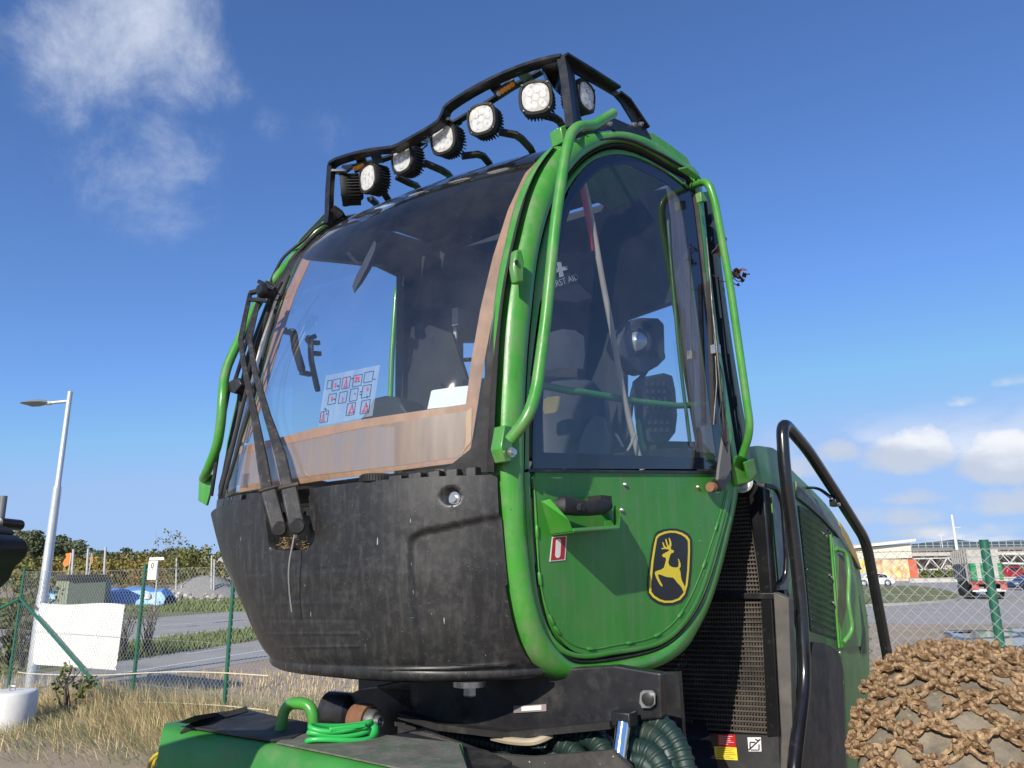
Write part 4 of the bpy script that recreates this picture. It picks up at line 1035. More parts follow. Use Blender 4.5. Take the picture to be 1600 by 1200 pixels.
# far side: post, mirror, joystick brackets, grab rail
part('far_inner_rail', MB().tube(fillet([LW(626, 440, .2), LW(619, 455, .2), LW(612, 560, .2), LW(609, 650, .2)], .1, 5), .016, 10), GREEN)
mir = part('interior_mirror', MB().loft([[IN(x, y, d) for x, y, d in row] for row in [
    [(585, 376, .30), (580, 385, .30), (568, 408, .30), (556, 432, .30), (550, 448, .30)],
    [(588, 380, .27), (585, 392, .27), (575, 415, .27), (563, 438, .27), (553, 456, .27)],
    [(589, 384, .32), (588, 398, .32), (580, 420, .32), (566, 443, .32), (554, 458, .32)]]], close_v=True), mat('mirror_shell', (.07, .07, .075), .35), smooth=60)
part('mirror_arm', MB().tube(smooth_path([IN(545, 396, .34), IN(552, 405, .32), IN(560, 412, .31), IN(567, 412, .3)], 4), .008, 8), INTERIOR, mir)
for pts, r in [([(452, 518), (458, 520), (462, 545), (468, 565), (472, 580)], .024), ([(480, 527), (485, 530), (486, 560), (492, 590), (497, 612)], .018)]:
    part('far_camera_bracket', MB().tube(smooth_path([LW(x, y, .12) for x, y in pts], 3), [r * .7] + [r] * (3 * (len(pts) - 1) - 1) + [r * .8], 10, flat=.6), mat('bracket_black', (.02, .02, .02), .5) if 'bracket_black' not in bpy.data.materials else bpy.data.materials['bracket_black'])
for a, b in [((440, 517), (454, 520)), ((479, 532), (492, 525)), ((482, 535), (498, 536)), ((490, 552), (500, 553)), ((470, 582), (485, 585)), ((447, 515), (436, 520))]:
    part('far_bracket_pin', MB().bar(LW(*a, .12), LW(*b, .12), .022, .022), bpy.data.materials['bracket_black'])
part('dashboard', MB().prism([IN(x, y, .20) for x, y in [(583, 622), (600, 618), (622, 620), (630, 636), (640, 650), (560, 660)]], r_ * .15), INTERIOR_MID, bevel=.01)
part('rear_pillar', MB().box(IN(668, 560, 1.30), u_ * .06, r_ * .05, Z * .62), INTERIOR, bevel=.01)
part('rear_cabinet', MB().box(IN(800, 560, 1.25), u_ * .10, r_ * .12, Z * .55), INTERIOR, bevel=.02)
part('pillar_strip', MB().bar(IN(711, 620, 1.22), IN(712, 485, 1.22), .012, .02), GALV)
part('pillar_box', MB().box(IN(716, 497, 1.2), u_ * .02, r_ * .03, Z * .05), mat('beige_box', (.25, .25, .25), .6))
part('rear_tank_panel', MB().prism([IN(x, y, 1.15) for x, y in [(632, 660), (640, 520), (648, 500), (705, 520), (745, 640)]], r_ * .03), INTERIOR, smooth=0)

# things left in the cab
broom_p = [S(906, 262, -.05), S(922, 330, -.08), S(940, 430, -.09), S(957, 520, -.09), S(975, 620, -.09), S(992, 690, -.09), S(1004, 734, -.08)]
broom = thing('broom', 'wooden broom stick with red end leaning inside the door window', 'broom', (broom_p[-1].x, broom_p[-1].y, broom_p[-1].z))
build('broom_stick', MB().tube(smooth_path(broom_p, 4), .0125, 10), mat('weathered_stick', (.46, .38, .28), .7, var=.25, vscale=9, stretch=(1, 1, .3)), broom)
build('red_sleeve', MB().tube(smooth_path([S(905, 275, -.06), S(912, 310, -.07), S(920, 350, -.085), S(926, 392, -.09)], 4), [.010, .012, .015, .017, .019, .020, .020, .019, .017, .016, .014, .012, .010], 8, flat=.5), mat('red_plastic', (.55, .02, .02), .4), broom)
part('seat_buckle', MB().tube(smooth_path([S(980, 704, -.06), S(984, 698, -.06), S(990, 684, -.06), S(994, 676, -.06)], 3), .005, 8), mat('brass_buckle', (.6, .5, .35), .35, metal=.5))
part('seat_buckle', MB().tube([S(962, 678, -.12), S(970, 692, -.12), S(973, 698, -.12)], .006, 8), GALV)
# first aid bag on the rear lining
fa = thing('first_aid_bag', 'dark first aid bag with white cross hanging inside the cab', 'first aid bag', tuple(SI(880, 445, .5)))
build('bag', MB().prism([SI(x, y, .5) for x, y in [(852, 395), (925, 390), (930, 470), (905, 478), (850, 470)]], -ns * .08), mat('bag_cloth', (.035, .035, .05), .8), fa, bevel=.02)
cx = [(870, 410), (876, 409), (877.5, 417.5), (886, 415.5), (887, 421.5), (878.5, 423.5), (880.5, 432), (874.5, 433.5), (873, 425), (864.5, 427), (863.5, 421), (872, 419)]
AIDW = mat('bag_print', (.55, .57, .6), .7)
build('cross', MB().prism([SI(x, y, .497) for x, y in cx], ns * .003), AIDW, fa, smooth=0)
def text_mesh(s, size):
    cu = bpy.data.curves.new('txt', 'FONT'); cu.body = s; cu.size = size; cu.extrude = 0.0; cu.align_x = 'CENTER'; cu.align_y = 'CENTER'
    ob = bpy.data.objects.new('txt', cu); COL.objects.link(ob)
    dg = bpy.context.evaluated_depsgraph_get(); me = bpy.data.meshes.new_from_object(ob.evaluated_get(dg))
    v = [x.co.copy() for x in me.vertices]; f = [tuple(p.vertices) for p in me.polygons]
    bpy.data.objects.remove(ob); bpy.data.curves.remove(cu); bpy.data.meshes.remove(me); return v, f
def text_on(s, centre, xdir, ydir, width, height=None):
    v, f = text_mesh(s, 1.0)
    x0, x1 = min(p.x for p in v), max(p.x for p in v); y0, y1 = min(p.y for p in v), max(p.y for p in v)
    k = width / (x1 - x0); ky = (height / (y1 - y0)) if height else k
    t = MB(); t.add([centre + xdir * ((p.x - (x0 + x1) / 2) * k) + ydir * ((p.y - (y0 + y1) / 2) * ky) for p in v], f); return t
a, b = SI(861, 446, .494), SI(903, 432, .494)
xd = (b - a).normalized(); yd = ns.cross(xd).normalized()
if yd.z < 0: yd = -yd
build('lettering', text_on('FIRST AID', (a + b) / 2, xd, yd, (b - a).length, .030), AIDW, fa, smooth=0)
# printed instruction sheet standing on the lower rail, and a blank card
def WB(x, y, o=.03): return W(x, y, -o)
sh = thing('instruction_sheet', 'clear plastic sheet with red and black pictograms behind the windscreen', 'instruction sheet', tuple(WB(530, 662)))
sheet_px = [(491, 664), (503, 583), (589, 566), (577, 647)]
def SHP(uu, vv, o=.02):
    x0 = Vector((*sheet_px[0], 0)).lerp(Vector((*sheet_px[3], 0)), uu); x1 = Vector((*sheet_px[1], 0)).lerp(Vector((*sheet_px[2], 0)), uu); p = x0.lerp(x1, vv); return WB(p.x, p.y, o)
build('sheet', MB().loft([[SHP(i / 8, j / 4) for j in range(5)] for i in range(9)]), film('hazy_sheet', (.42, .46, .54), .42), sh, smooth=60)
def pict(u0, v0, w, h, m, kind):
    t = MB()
    if kind == 'frame':
        for (a, b) in [((u0, v0), (u0 + w, v0)), ((u0 + w, v0), (u0 + w, v0 + h)), ((u0 + w, v0 + h), (u0, v0 + h)), ((u0, v0 + h), (u0, v0))]:
            t.bar(SHP(*a, .018), SHP(*b, .018), .0016, .0012)
    elif kind == 'peak':
        t.loft([[SHP(u0, v0, .0175), SHP(u0 + w * .5, v0 + h, .0175)], [SHP(u0 + w * .3, v0, .0175), SHP(u0 + w * .58, v0 + h * .9, .0175)]])
        t.bar(SHP(u0 + w * .5, v0 + h, .0175), SHP(u0 + w, v0, .0175), .003, .0015); t.bar(SHP(u0, v0 + h * .15, .0175), SHP(u0 + w, v0 + h * .1, .0175), .003, .0015)
    else:
        t.loft([[SHP(u0, v0, .0175), SHP(u0, v0 + h, .0175)], [SHP(u0 + w, v0 + h * .1, .0175), SHP(u0 + w, v0 + h * .8, .0175)]])
    build('pictogram', t, m, sh, smooth=0)
INK = mat('black_ink', (.02, .02, .03), .6); REDINK = mat('red_ink', (.7, .03, .04), .6)
for (a, b, w, h) in [(.16, .66, .14, .22), (.34, .66, .14, .22), (.54, .66, .16, .22), (.74, .70, .16, .2), (.12, .4, .14, .2), (.32, .38, .14, .22), (.52, .38, .14, .24), (.74, .4, .16, .24), (.02, .06, .14, .22), (.5, .1, .15, .24), (.76, .08, .16, .26), (.06, .72, .08, .16)]:
    pict(a, b, w, h, INK, 'frame')
for (a, b, w, h) in [(.37, .67, .07, .2), (.56, .74, .10, .10), (.53, .12, .11, .2), (.79, .1, .11, .2), (.04, .07, .06, .2)]: pict(a, b, w, h, REDINK, 'peak')
for (a, b, w, h) in [(.20, .72, .03, .1), (.17, .46, .03, .1), (.38, .40, .02, .1), (.82, .52, .03, .08), (.57, .8, .08, .05)]: pict(a, b, w, h, REDINK, 'blob')
for (a, b, w, h) in [(.25, .72, .04, .03), (.22, .47, .04, .03), (.70, .52, .05, .02), (.70, .47, .05, .02), (.84, .38, .02, .05), (.08, .3, .03, .04), (.12, .2, .02, .04), (.5, .82, .05, .02), (.86, .2, .03, .03), (.6, .5, .02, .03), (.92, .72, .04, .02)]: pict(a, b, w, h, INK, 'blob')
card = build('blank_card', MB().loft([[WB(663, 635, .03), WB(666, 603, .05), WB(669, 601, .05)], [WB(700, 631, .03), WB(704, 597, .05), WB(706, 596, .05)], [WB(738, 626, .03), WB(741, 594, .05), WB(741, 593, .05)]]), PAPER, None, smooth=0)
tag(card, 'blank white card propped behind the windscreen above the lower rail', 'card')

# ---- engine bay behind the cab: cooling grille, hood, guard tube
nh = az(130.0); hd = az(40.0)
hP = AY(1238, 900, 4.05)
def HS(px, py, off=0.0): return PL(px, py, hP + nh * off, nh)
gP = HS(1178, 950)
def GR(px, py, off=0.0): return PL(px, py, gP + hd * off, hd)
hood_px = [(1166, 730), (1168, 706), (1178, 697), (1196, 698), (1214, 704), (1238, 735), (1272, 768), (1300, 800), (1325, 842), (1341, 880), (1350, 930), (1357, 980), (1359, 1060), (1345, 1200), (1345, 1330), (1228, 1330), (1214, 930), (1192, 770)]
hood_poly = smooth_path([HS(*p) for p in hood_px[:13]], 3) + [HS(*p) for p in hood_px[13:]]
hood = part('engine_hood', MB().prism(hood_poly, -nh * 1.25), GREEN_HOOD, smooth=30, bevel=.02, weld=True)
# raised upper band, louvre panel, service hatch
band = [(1241, 752), (1262, 770), (1290, 798), (1312, 825), (1330, 862), (1322, 862), (1304, 834), (1284, 812), (1262, 792), (1244, 778)]
part('hood_band', MB().prism([HS(*p, .002) for p in band], nh * .012), mat('dusty_grey_green', (.13, .17, .14), .45, var=.15, dirt=(.25, .22, .16), damt=.6), hood, bevel=.003)
part('hood_stripe', MB().prism([HS(*p, .003) for p in [(1309, 816), (1322, 836), (1334, 862), (1343, 890), (1337, 884), (1326, 862), (1314, 838)]], nh * .013), mat('dusty_yellow', (.42, .29, .06), .5, var=.2), hood, smooth=0)
lv = [(1247, 790), (1262, 797), (1281, 812), (1293, 832), (1297, 880), (1302, 940), (1303, 998), (1284, 992), (1266, 986), (1258, 900)]
part('louvre_panel', MB().prism([HS(*p, .001) for p in lv], nh * .004), mat('louvre_dark', (.016, .05, .024), .5, var=.3), hood, smooth=0)
for i in range(17):
    t = i / 16
    a = (1250 + 17 * t, 800 + 180 * t); b = (1290 + 12 * t, 826 + 168 * t)
    pa, pb = HS(*a, .006), HS(*b, .006); d = (pb - pa) / 2; y = d.normalized().cross(nh)
    if y.z < 0: y = -y
    part('louvre', MB().box((pa + pb) / 2, d, y * .009 + nh * .010, nh * .0022 - y * .001), GREEN_HOOD, hood)
part('hood_seam', MB().bar(HS(1293, 828, .004), HS(1307, 1015, .004), .010, .01, nh), BLACK_MATT, hood)
part('hatch_rim', MB().bar(HS(1297, 832, .006), HS(1311, 1012, .006), .014, .014, nh), GREEN_BRIGHT if False else GREEN, hood)
part('service_hatch', MB().prism([HS(*p, .004) for p in [(1299, 836), (1318, 846), (1332, 880), (1340, 930), (1345, 985), (1343, 1010), (1313, 1012)]], nh * .008), GREEN, hood, bevel=.003)
part('hatch_recess', MB().prism([HS(*p, .012) for p in [(1310, 866), (1318, 868), (1322, 900), (1322, 950), (1314, 985), (1308, 960)]], nh * .002), mat('hatch_dusty', (.12, .13, .06), .6, var=.3), hood, smooth=0)
part('hatch_handle', MB().tube(fillet([HS(1306, 857, .02), HS(1323, 862, .055), HS(1327, 893, .055), HS(1325, 940, .055), HS(1333, 985, .055), HS(1318, 1004, .02)], .06, 6), .0125, 10), mat('pale_green_paint', (.09, .26, .07), .4, var=.15, dirt=(.3, .25, .15), damt=.4), hood, smooth=60)
part('hood_grille', MB().prism([HS(*p, .004) for p in [(1336, 925), (1342, 930), (1351, 985), (1353, 1020), (1346, 1022), (1341, 970)]], nh * .004), mat('hood_grille_dark', (.02, .04, .03), .5), hood, smooth=0)
for x, y in [(1299, 902), (1302, 942), (1310, 860), (1291, 838), (1312, 1020), (1176, 745), (1316, 1066)]:
    part('hood_bolt', MB().lathe(HS(x, y, .012), nh, [(.009, 0), (.009, .006), (0, .008)], 8), STEEL, hood)
lowp = smooth_path([HS(*p, .008) for p in [(1266, 1003), (1282, 1005), (1298, 1012), (1309, 1026), (1313, 1050)]], 3) + [HS(1318, 1200, .008), HS(1318, 1330, .008), HS(1230, 1330, .008), HS(1240, 1200, .008)]
part('lower_side_panel', MB().prism(lowp, nh * .014), mat('dark_side_panel', (.017, .019, .024), .4, var=.25, dirt=(.07, .065, .055), damt=.4, dscale=3), hood, bevel=.004)
# the narrow green face between grille post and guard tube
part('hood_front_cheek', MB().prism([HS(*p, .003) for p in [(1190, 770), (1222, 775), (1232, 900), (1226, 922), (1206, 925), (1198, 830)]], nh * .004), mat('hood_cheek', (.10, .15, .16), .35, var=.2), hood, smooth=0)
for k, x0 in enumerate((1196, 1200, 1204)):
    part('cheek_rib', MB().bar(HS(x0, 775, .010), HS(x0 + 13, 920, .010), .009, .012, nh), GREEN, hood)
# grille: frame, backing and bars
bz = MB().prism([GR(*p, .05) for p in [(880, 750), (1196, 755), (1212, 1150), (880, 1130)]], hd * .02)
back = part('radiator_core', bz, mat('radiator_core', (.035, .03, .024), .8, var=.5, vscale=30, dirt=(.14, .11, .07), dscale=10, damt=.8, dthr=(.4, .7), bump=.2), smooth=0)
def grille(ptl, ptr, pbl, pbr, nv, nhz):
    fr = MB()
    A, B, C_, D_ = (GR(*p, .0) for p in (ptl, ptr, pbl, pbr))
    g = part('cooling_grille', fr.bar(A, B, .03, .014), BLACK)
    for i in range(nhz + 1):
        t = i / nhz
        part('grille_bar', MB().bar(A.lerp(C_, t), B.lerp(D_, t), .006, .0075), GRB, g)
    for j in range(nv + 1):
        t = j / nv
        part('grille_rod', MB().bar(A.lerp(B, t) + hd * .006, C_.lerp(D_, t) + hd * .006, .0042, .0042), GRB, g)
GRB = mat('grille_bar_dusty', (.075, .064, .052), .7, var=.3, dirt=(.03, .028, .025), dscale=4, damt=.8, dthr=(.45, .65))
grille((930, 936), (1191, 934), (925, 1128), (1204, 1145), 66, 27)
grille((1050, 782), (1166, 772), (1050, 926), (1188, 928), 30, 24)
part('grille_post', MB().prism([GR(*p, -.02) for p in [(1168, 752), (1194, 762), (1206, 930), (1219, 1150), (1198, 1152), (1188, 930)]], hd * .07), BLACK_GLOSS, bevel=.006)
part('grille_crossbar', MB().bar(GR(1050, 931, -.01), GR(1213, 931, -.01), .03, .028), BLACK, bevel=.004)
part('grille_post', MB().prism([GR(*p, -.03) for p in [(1208, 925), (1232, 935), (1240, 1200), (1240, 1330), (1215, 1330), (1220, 1150)]], hd * .06), mat('grey_dusty_post', (.085, .08, .072), .55, var=.25, dirt=(.16, .14, .11), damt=.5), bevel=.005)
part('grille_latch', MB().tube([HS(1228, 922, .02), HS(1240, 960, .03), HS(1246, 985, .03)], .008, 8), BLACK)
part('grille_latch', MB().box(HS(1222, 930, .02), hd * .02, Z * .025, nh * .02), BLACK, bevel=.004)
part('grille_clamp', MB().box(GR(1079, 1138, -.03), u_ * .018, Z * .042, hd * .012), DARK_STEEL, bevel=.004)
part('lower_frame_panel', MB().prism([GR(*p, -.01) for p in [(1000, 1142), (1216, 1150), (1226, 1330), (1000, 1330)]], hd * .05), mat('frame_panel', (.03, .031, .033), .5, var=.3, dirt=(.1, .09, .08), damt=.4), smooth=0)
def GRs(name, pts, m, off=-.013): return part(name, MB().prism([GR(*p, off) for p in pts], -hd * .0015), m, smooth=0)
w1 = GRs('warning_sticker', [(1121, 1147), (1149, 1148), (1150, 1168), (1122, 1166)], RED)
w2 = GRs('warning_sticker', [(1116, 1166), (1151, 1168), (1153, 1188), (1118, 1186)], mat('yellow_sticker', (.72, .58, .04), .5, var=.05))
STK = mat('sticker_text', (.05, .04, .02), .6)
for k in range(6):
    y = 1169 + k * 2.9
    part('sticker_line', MB().bar(GR(1119.5, y, -.0148), GR(1119.5 + 31 * rng.uniform(.6, 1), y + 1.6, -.0148), .0018, .0005, hd), STK, w2)
for k in range(5):
    y = 1150 + k * 3
    part('sticker_line', MB().bar(GR(1123.5, y, -.0148), GR(1123.5 + 23 * rng.uniform(.6, 1), y + .9, -.0148), .0016, .0005, hd), WHITE, w1)
w3 = GRs('pressure_wash_sticker', [(1168, 1152), (1189, 1152), (1190, 1174), (1170, 1174)], WHITE)
for a, b, w in [((1170, 1172), (1188, 1155), .006), ((1172, 1160), (1172, 1170), .006), ((1172, 1160), (1180, 1160), .006), ((1186, 1163), (1186, 1172), .006), ((1173, 1172), (1186, 1172), .005), ((1180, 1155), (1186, 1158), .006)]:
    part('sticker_symbol', MB().bar(GR(*a, -.0148), GR(*b, -.0148), w, .0005, hd), INK, w3)
# exhaust pipe piece and lamp under the cab corner
part('air_intake_ring', MB().lathe(GR(1158, 752, -.06), -hd + ns * .3, [(.05, -.03), (.055, 0), (.046, .006), (.04, -.02), (.0, -.02)], 24), GALV)
# guard tube
tb_o = .16
def TB(px, py, o=tb_o): return HS(px, py, o)
t1 = fillet([TB(1239, 1330), TB(1240, 1200), TB(1258, 1062), TB(1251, 940), TB(1238, 820), TB(1226, 735), TB(1221, 655), TB(1262, 703), TB(1309, 775), TB(1353, 845), TB(1368, 925), TB(1384, 1010), TB(1396, 1080), TB(1400, 1160)], .10, 8)
guard_tube = part('guard_tube', MB().tube(t1, .030, 18, ref=nh), BLACK_GLOSS, smooth=60)
part('guard_bracket', MB().tube(fillet([HS(1262, 762, .0), HS(1272, 762, .05), HS(1283, 765, .10), HS(1299, 778, .14)], .04, 4), .013, 10, flat=.6), BLACK, guard_tube)
part('guard_clamp', MB().box(HS(1304, 786, .14), hd * .03, Z * .02, nh * .02), BLACK, guard_tube, bevel=.004)
part('guard_clamp_bolt', MB().lathe(HS(1309, 788, .165), nh, [(.010, 0), (.010, .012), (0, .012)], 8), STEEL, guard_tube)
part('hood_grab', MB().tube(fillet([HS(1190, 758, .03), HS(1213, 762, .06), HS(1223, 785, .07), HS(1229, 870, .07), HS(1227, 905, .06), HS(1207, 919, .02)], .05, 6), .013, 10), BLACK_GLOSS, smooth=60)

# ---- turntable beam below the cab
bP = O + r_ * .30
def BM(px, py, off=0.0): return PL(px, py, bP + r_ * off, r_)
beam = part('turntable_beam', MB().prism([BM(*p) for p in [(585, 1072), (640, 1060), (960, 1040), (1032, 1052), (1034, 1122), (960, 1131), (800, 1147), (690, 1128), (640, 1112), (600, 1085)]], r_ * .05), BLACK, smooth=0, bevel=.006, weld=True)
part('beam_flange', flatbar([BM(630, 1116, -.02), BM(690, 1134, -.02), BM(800, 1147, -.02), BM(960, 1131, -.02)], .06, .02), DARK_STEEL, beam)
part('cab_underside', MB().prism([O + u_ * .25 + r_ * .30 + Z * (1.36 - O.z), O + u_ * .3 + r_ * 1.2 + Z * (1.36 - O.z), O + u_ * 1.1 + r_ * 1.2 + Z * (1.36 - O.z), O + u_ * 1.1 + r_ * .3 + Z * (1.36 - O.z)], Z * -.04), BLACK, beam, smooth=0)
part('mount_plate', MB().prism([BM(*p, -.012) for p in [(1001, 1082), (1006, 1078), (1020, 1078), (1025, 1084), (1025, 1100), (1018, 1106), (1004, 1106), (1000, 1098)]], -r_ * .008), STEEL, beam, bevel=.002)
part('mount_bolt', MB().lathe(BM(1013, 1092, -.02), -r_, [(.018, 0), (.018, .01), (.012, .012), (0, .012)], 12), DARK_STEEL, beam)
pl = part('type_plate', MB().prism([BM(*p, -.004) for p in [(803, 1103), (854, 1100), (854, 1111), (803, 1114)]], -r_ * .002), mat('plate_dull', (.25, .2, .19), .5, var=.2), beam, smooth=0)
part('type_plate_field', MB().prism([BM(*p, -.0065) for p in [(815, 1104), (846, 1102), (846, 1109), (815, 1111)]], -r_ * .001), WHITE, beam, smooth=0)
part('leveling_bolt', MB().lathe(BM(734, 1072, -.12), Z, [(.055, .0), (.055, .018), (.03, .018), (.03, .03)], 20), STEEL, beam)
part('leveling_bolt', MB().lathe(BM(734, 1088, -.12), Z, [(.020, 0), (.022, .004), (.022, .03), (.018, .034)], 6), STEEL, beam, smooth=20)
part('far_pad', MB().box(FP(458, 1058) + r_ * .05 - Z * .03, u_ * .02, r_ * .02, Z * .014), BLACK_MATT, beam)
# tilt cylinder
cyl = part('tilt_cylinder', MB().tube([BM(966, 1190, -.12), BM(974, 1130, -.08)], .022, 20), CHROME, smooth=60)
part('cylinder_barrel', MB().tube([BM(962, 1240, -.14), BM(967, 1184, -.12)], .034, 16), BLACK, cyl, smooth=60)
part('cylinder_eye', MB().box(BM(976, 1122, -.06), u_ * .03, r_ * .03, Z * .02), BLACK, cyl, bevel=.004)
# hydraulic hoses with spiral guards
HOSE = mat('green_hose_guard', (.010, .030, .024), .5, var=.2, dirt=(.1, .08, .05), damt=.3)
def spiral(path, r, turns_per_m=42):
    p = smooth_path(path, 10); t = MB(); t.tube(p, r * .9, 12)
    L_ = 0; n = len(p)
    for i in range(1, n): L_ += (p[i] - p[i - 1]).length
    k = max(3, int(L_ * turns_per_m)); acc = 0; j = 0
    for m_ in range(k):
        tgt = L_ * (m_ + .5) / k; a = 0; i = 1
        while i < n and a + (p[i] - p[i - 1]).length < tgt: a += (p[i] - p[i - 1]).length; i += 1
        i = min(i, n - 1)
        d = (p[i] - p[i - 1]).normalized(); c = p[i - 1] + d * (tgt - a)
        x = d.cross(Z).normalized()
        t.lathe(c - d * .006, d, [(r * .9, 0), (r, .003), (r, .010), (r * .9, .013)], 14)
    return t
for pts, r in [([(985, 1128, .0), (1015, 1124, .0), (1042, 1140, -.02), (1062, 1170, -.04), (1074, 1210, -.06), (1080, 1240, -.06)], .032), ([(985, 1148, -.02), (1010, 1146, -.03), (1034, 1162, -.05), (1050, 1195, -.06), (1058, 1240, -.06)], .034), ([(985, 1172, -.08), (1010, 1174, -.08), (1028, 1190, -.09), (1042, 1220, -.1)], .036), ([(985, 1190, -.1), (1004, 1192, -.1), (1018, 1206, -.1), (1024, 1230, -.1)], .034), ([(860, 1156, .0), (885, 1166, -.02), (905, 1184, -.04), (915, 1215, -.05)], .032), ([(905, 1146, .0), (930, 1157, -.02), (945, 1180, -.04), (955, 1215, -.05)], .034), ([(800, 1174, .05), (830, 1165, .02), (860, 1174, .0), (880, 1205, -.02)], .030), ([(770, 1165, .1), (800, 1156, .08), (850, 1150, .06), (900, 1165, .04), (925, 1200, .02)], .030), ([(890, 1140, .1), (920, 1146, .08), (945, 1160, .06), (960, 1190, .04)], .028), ([(690, 1150, .1), (740, 1156, .08), (790, 1170, .06), (820, 1200, .02)], .026)]:
    part('hydraulic_hose', spiral([BM(x, y, o + .05) for x, y, o in pts], r), HOSE, smooth=50)
for k in range(9):
    x0_ = 690 + k * 34 + rng.uniform(-8, 8)
    part('thin_hose', MB().tube(smooth_path([BM(x0_, 1136 + rng.uniform(0, 10), .22), BM(x0_ + 22, 1150 + rng.uniform(-6, 8), .2), BM(x0_ + 50, 1158 + rng.uniform(-8, 12), .18), BM(x0_ + 66, 1190, .16)], 4), rng.uniform(.008, .013), 8), BLACK_MATT)
part('frame_bulkhead', MB().prism([BM(*p, .42) for p in [(560, 1060), (1060, 1050), (1080, 1330), (560, 1330)]], r_ * .03), BLACK, smooth=0)
part('pale_hose', MB().tube(smooth_path([BM(770, 1152, -.02), BM(800, 1158, -.05), BM(835, 1159, -.06), BM(862, 1148, -.02)], 5), .012, 8), mat('tan_hose', (.38, .32, .22), .6))
part('red_hose', MB().tube(smooth_path([BM(1015, 1112, .05), BM(1030, 1130, .05), BM(1040, 1142, .05), BM(1055, 1150, .05)], 5), .010, 8), mat('magenta_hose', (.28, .02, .06), .5))
part('red_hose', MB().tube(smooth_path([BM(1022, 1108, .08), BM(1032, 1118, .08), BM(1034, 1140, .08)], 5), .012, 8), bpy.data.materials['magenta_hose'])
part('chassis_deck', MB().prism([G(*p, .96) for p in [(400, 1190), (620, 1128), (1100, 1120), (1140, 1260), (700, 1330), (400, 1330)]], Z * -.06), BLACK, smooth=0)
# front guard plates
fp1 = part('front_guard_plate', MB().prism([BM(*p, -.20) for p in [(640, 1144), (660, 1143), (712, 1160), (760, 1178), (830, 1183), (955, 1172), (985, 1200), (985, 1330), (640, 1330)]], r_ * .02), mat('guard_plate_dark', (.045, .043, .04), .5, var=.3, dirt=(.13, .115, .095), damt=.5, speck=((.6, .58, .5), [(40, .2, .6, (1, 1, 1))])), smooth=0)
part('front_guard_wedge', MB().prism([BM(*p, -.26) for p in [(690, 1178), (760, 1190), (820, 1215), (690, 1300), (640, 1200)]], r_ * .05), BLACK, fp1, smooth=0)
# boom foot: green housing at the lower left, with mat, handle and strap
ZT = 1.205
def TZ(px, py, z=ZT): return G(px, py, z)
top_f = [TZ(256, 1133), TZ(330, 1146), TZ(425, 1164), TZ(520, 1184), TZ(660, 1214), TZ(740, 1230)]
top_b = [TZ(340, 1113), TZ(388, 1110), TZ(440, 1122), TZ(540, 1140), TZ(640, 1152), TZ(720, 1160)]
dn = (top_f[2] - top_b[2]); dn.z = 0; dn.normalize()
rows = []
for a, b in zip(top_f, top_b):
    rows.append([b - Z * .3, b - Z * .01, b + dn * .01, a - dn * .03, a - Z * .003, a + dn * .022 - Z * .018, a + dn * .045 - Z * .06, a + dn * .10 - Z * .22, a + dn * .12 - Z * .5])
rows = [[sum(rows[0], Vector()) / len(rows[0]) * .02 + p * .98 - Z * .01 for p in rows[0]]] + rows
hous = MB().loft(rows); n = len(rows[0]); hous.f.append(tuple(range(n)))
boom = part('boom_housing', hous, GREEN_DUSTY, smooth=40)
MATB = mat('black_mat', (.02, .022, .024), .6, var=.4, dirt=(.10, .095, .085), damt=.55, bump=.15)
part('rubber_mat', MB().prism([TZ(*p, ZT + .004) for p in [(290, 1137), (342, 1115), (388, 1112), (440, 1124), (500, 1135), (455, 1157), (425, 1159), (350, 1147)]], Z * .006), MATB, boom)
part('worn_deck', MB().prism([TZ(*p, ZT + .003) for p in [(432, 1162), (480, 1140), (540, 1143), (640, 1155), (716, 1163), (738, 1228), (655, 1209), (520, 1180)]], Z * .004), mat('worn_deck_paint', (.13, .125, .10), .8, var=.35, vscale=14, dirt=(.05, .11, .045), damt=.7, dscale=26, dthr=(.5, .62), bump=.25, bscale=90, speck=((.32, .30, .24), [(50, .25, .5, (1, 1, 1))])), boom)
part('strap', flatbar([TZ(387, 1108, ZT + .03), TZ(345, 1120, ZT + .014), TZ(300, 1134, ZT + .012), TZ(288, 1142, ZT - .005), TZ(280, 1160, ZT - .06), TZ(271, 1190, ZT - .12), TZ(266, 1215, ZT - .2)], .022, .006, up=Z * .8 + dn * .6), BLACK_MATT, boom)
part('crumpled_cover', MB().loft([[TZ(x, y, ZT + .012 + z_) for x, y, z_ in row] for row in [[(272, 1130, 0), (300, 1121, .015), (330, 1114, .0)], [(280, 1129, .02), (305, 1118, .035), (340, 1113, .02)], [(292, 1131, .0), (315, 1124, .02), (345, 1118, .005)]]]), MATB, boom)
gh = fillet([TZ(437, 1146), TZ(447, 1118), TZ(482, 1117), TZ(490, 1148)], .06, 6)
gh = fillet([TZ(437, 1146, ZT), BM(446, 1114, -.28) if False else TZ(437, 1146, ZT) + Z * .085 + (TZ(487, 1150, ZT) - TZ(437, 1146, ZT)) * .12, TZ(487, 1150, ZT) + Z * .085, TZ(490, 1150, ZT)], .05, 6)
part('lifting_eye', MB().tube(gh, .0165, 12), GREEN, boom, smooth=60)
for k, (x, y) in enumerate([(262, 1196), (254, 1200)]):
    c = TZ(x, y, ZT - .14)
    part('yellow_hose_loop', MB().tube([c + (RT * math.cos(a) + Z * math.sin(a) + dn * .1 * math.cos(a)) * .045 for a in [math.pi * 2 * i / 24 for i in range(24)]], .006, 8, closed=True), mat('yellow_hose', (.5, .38, .03), .5) if 'yellow_hose' not in bpy.data.materials else bpy.data.materials['yellow_hose'], boom)
part('hose_clamp', MB().lathe(TZ(262, 1196, ZT - .14), dn, [(.012, -.02), (.012, .02), (0, .02)], 10), BLACK, boom)
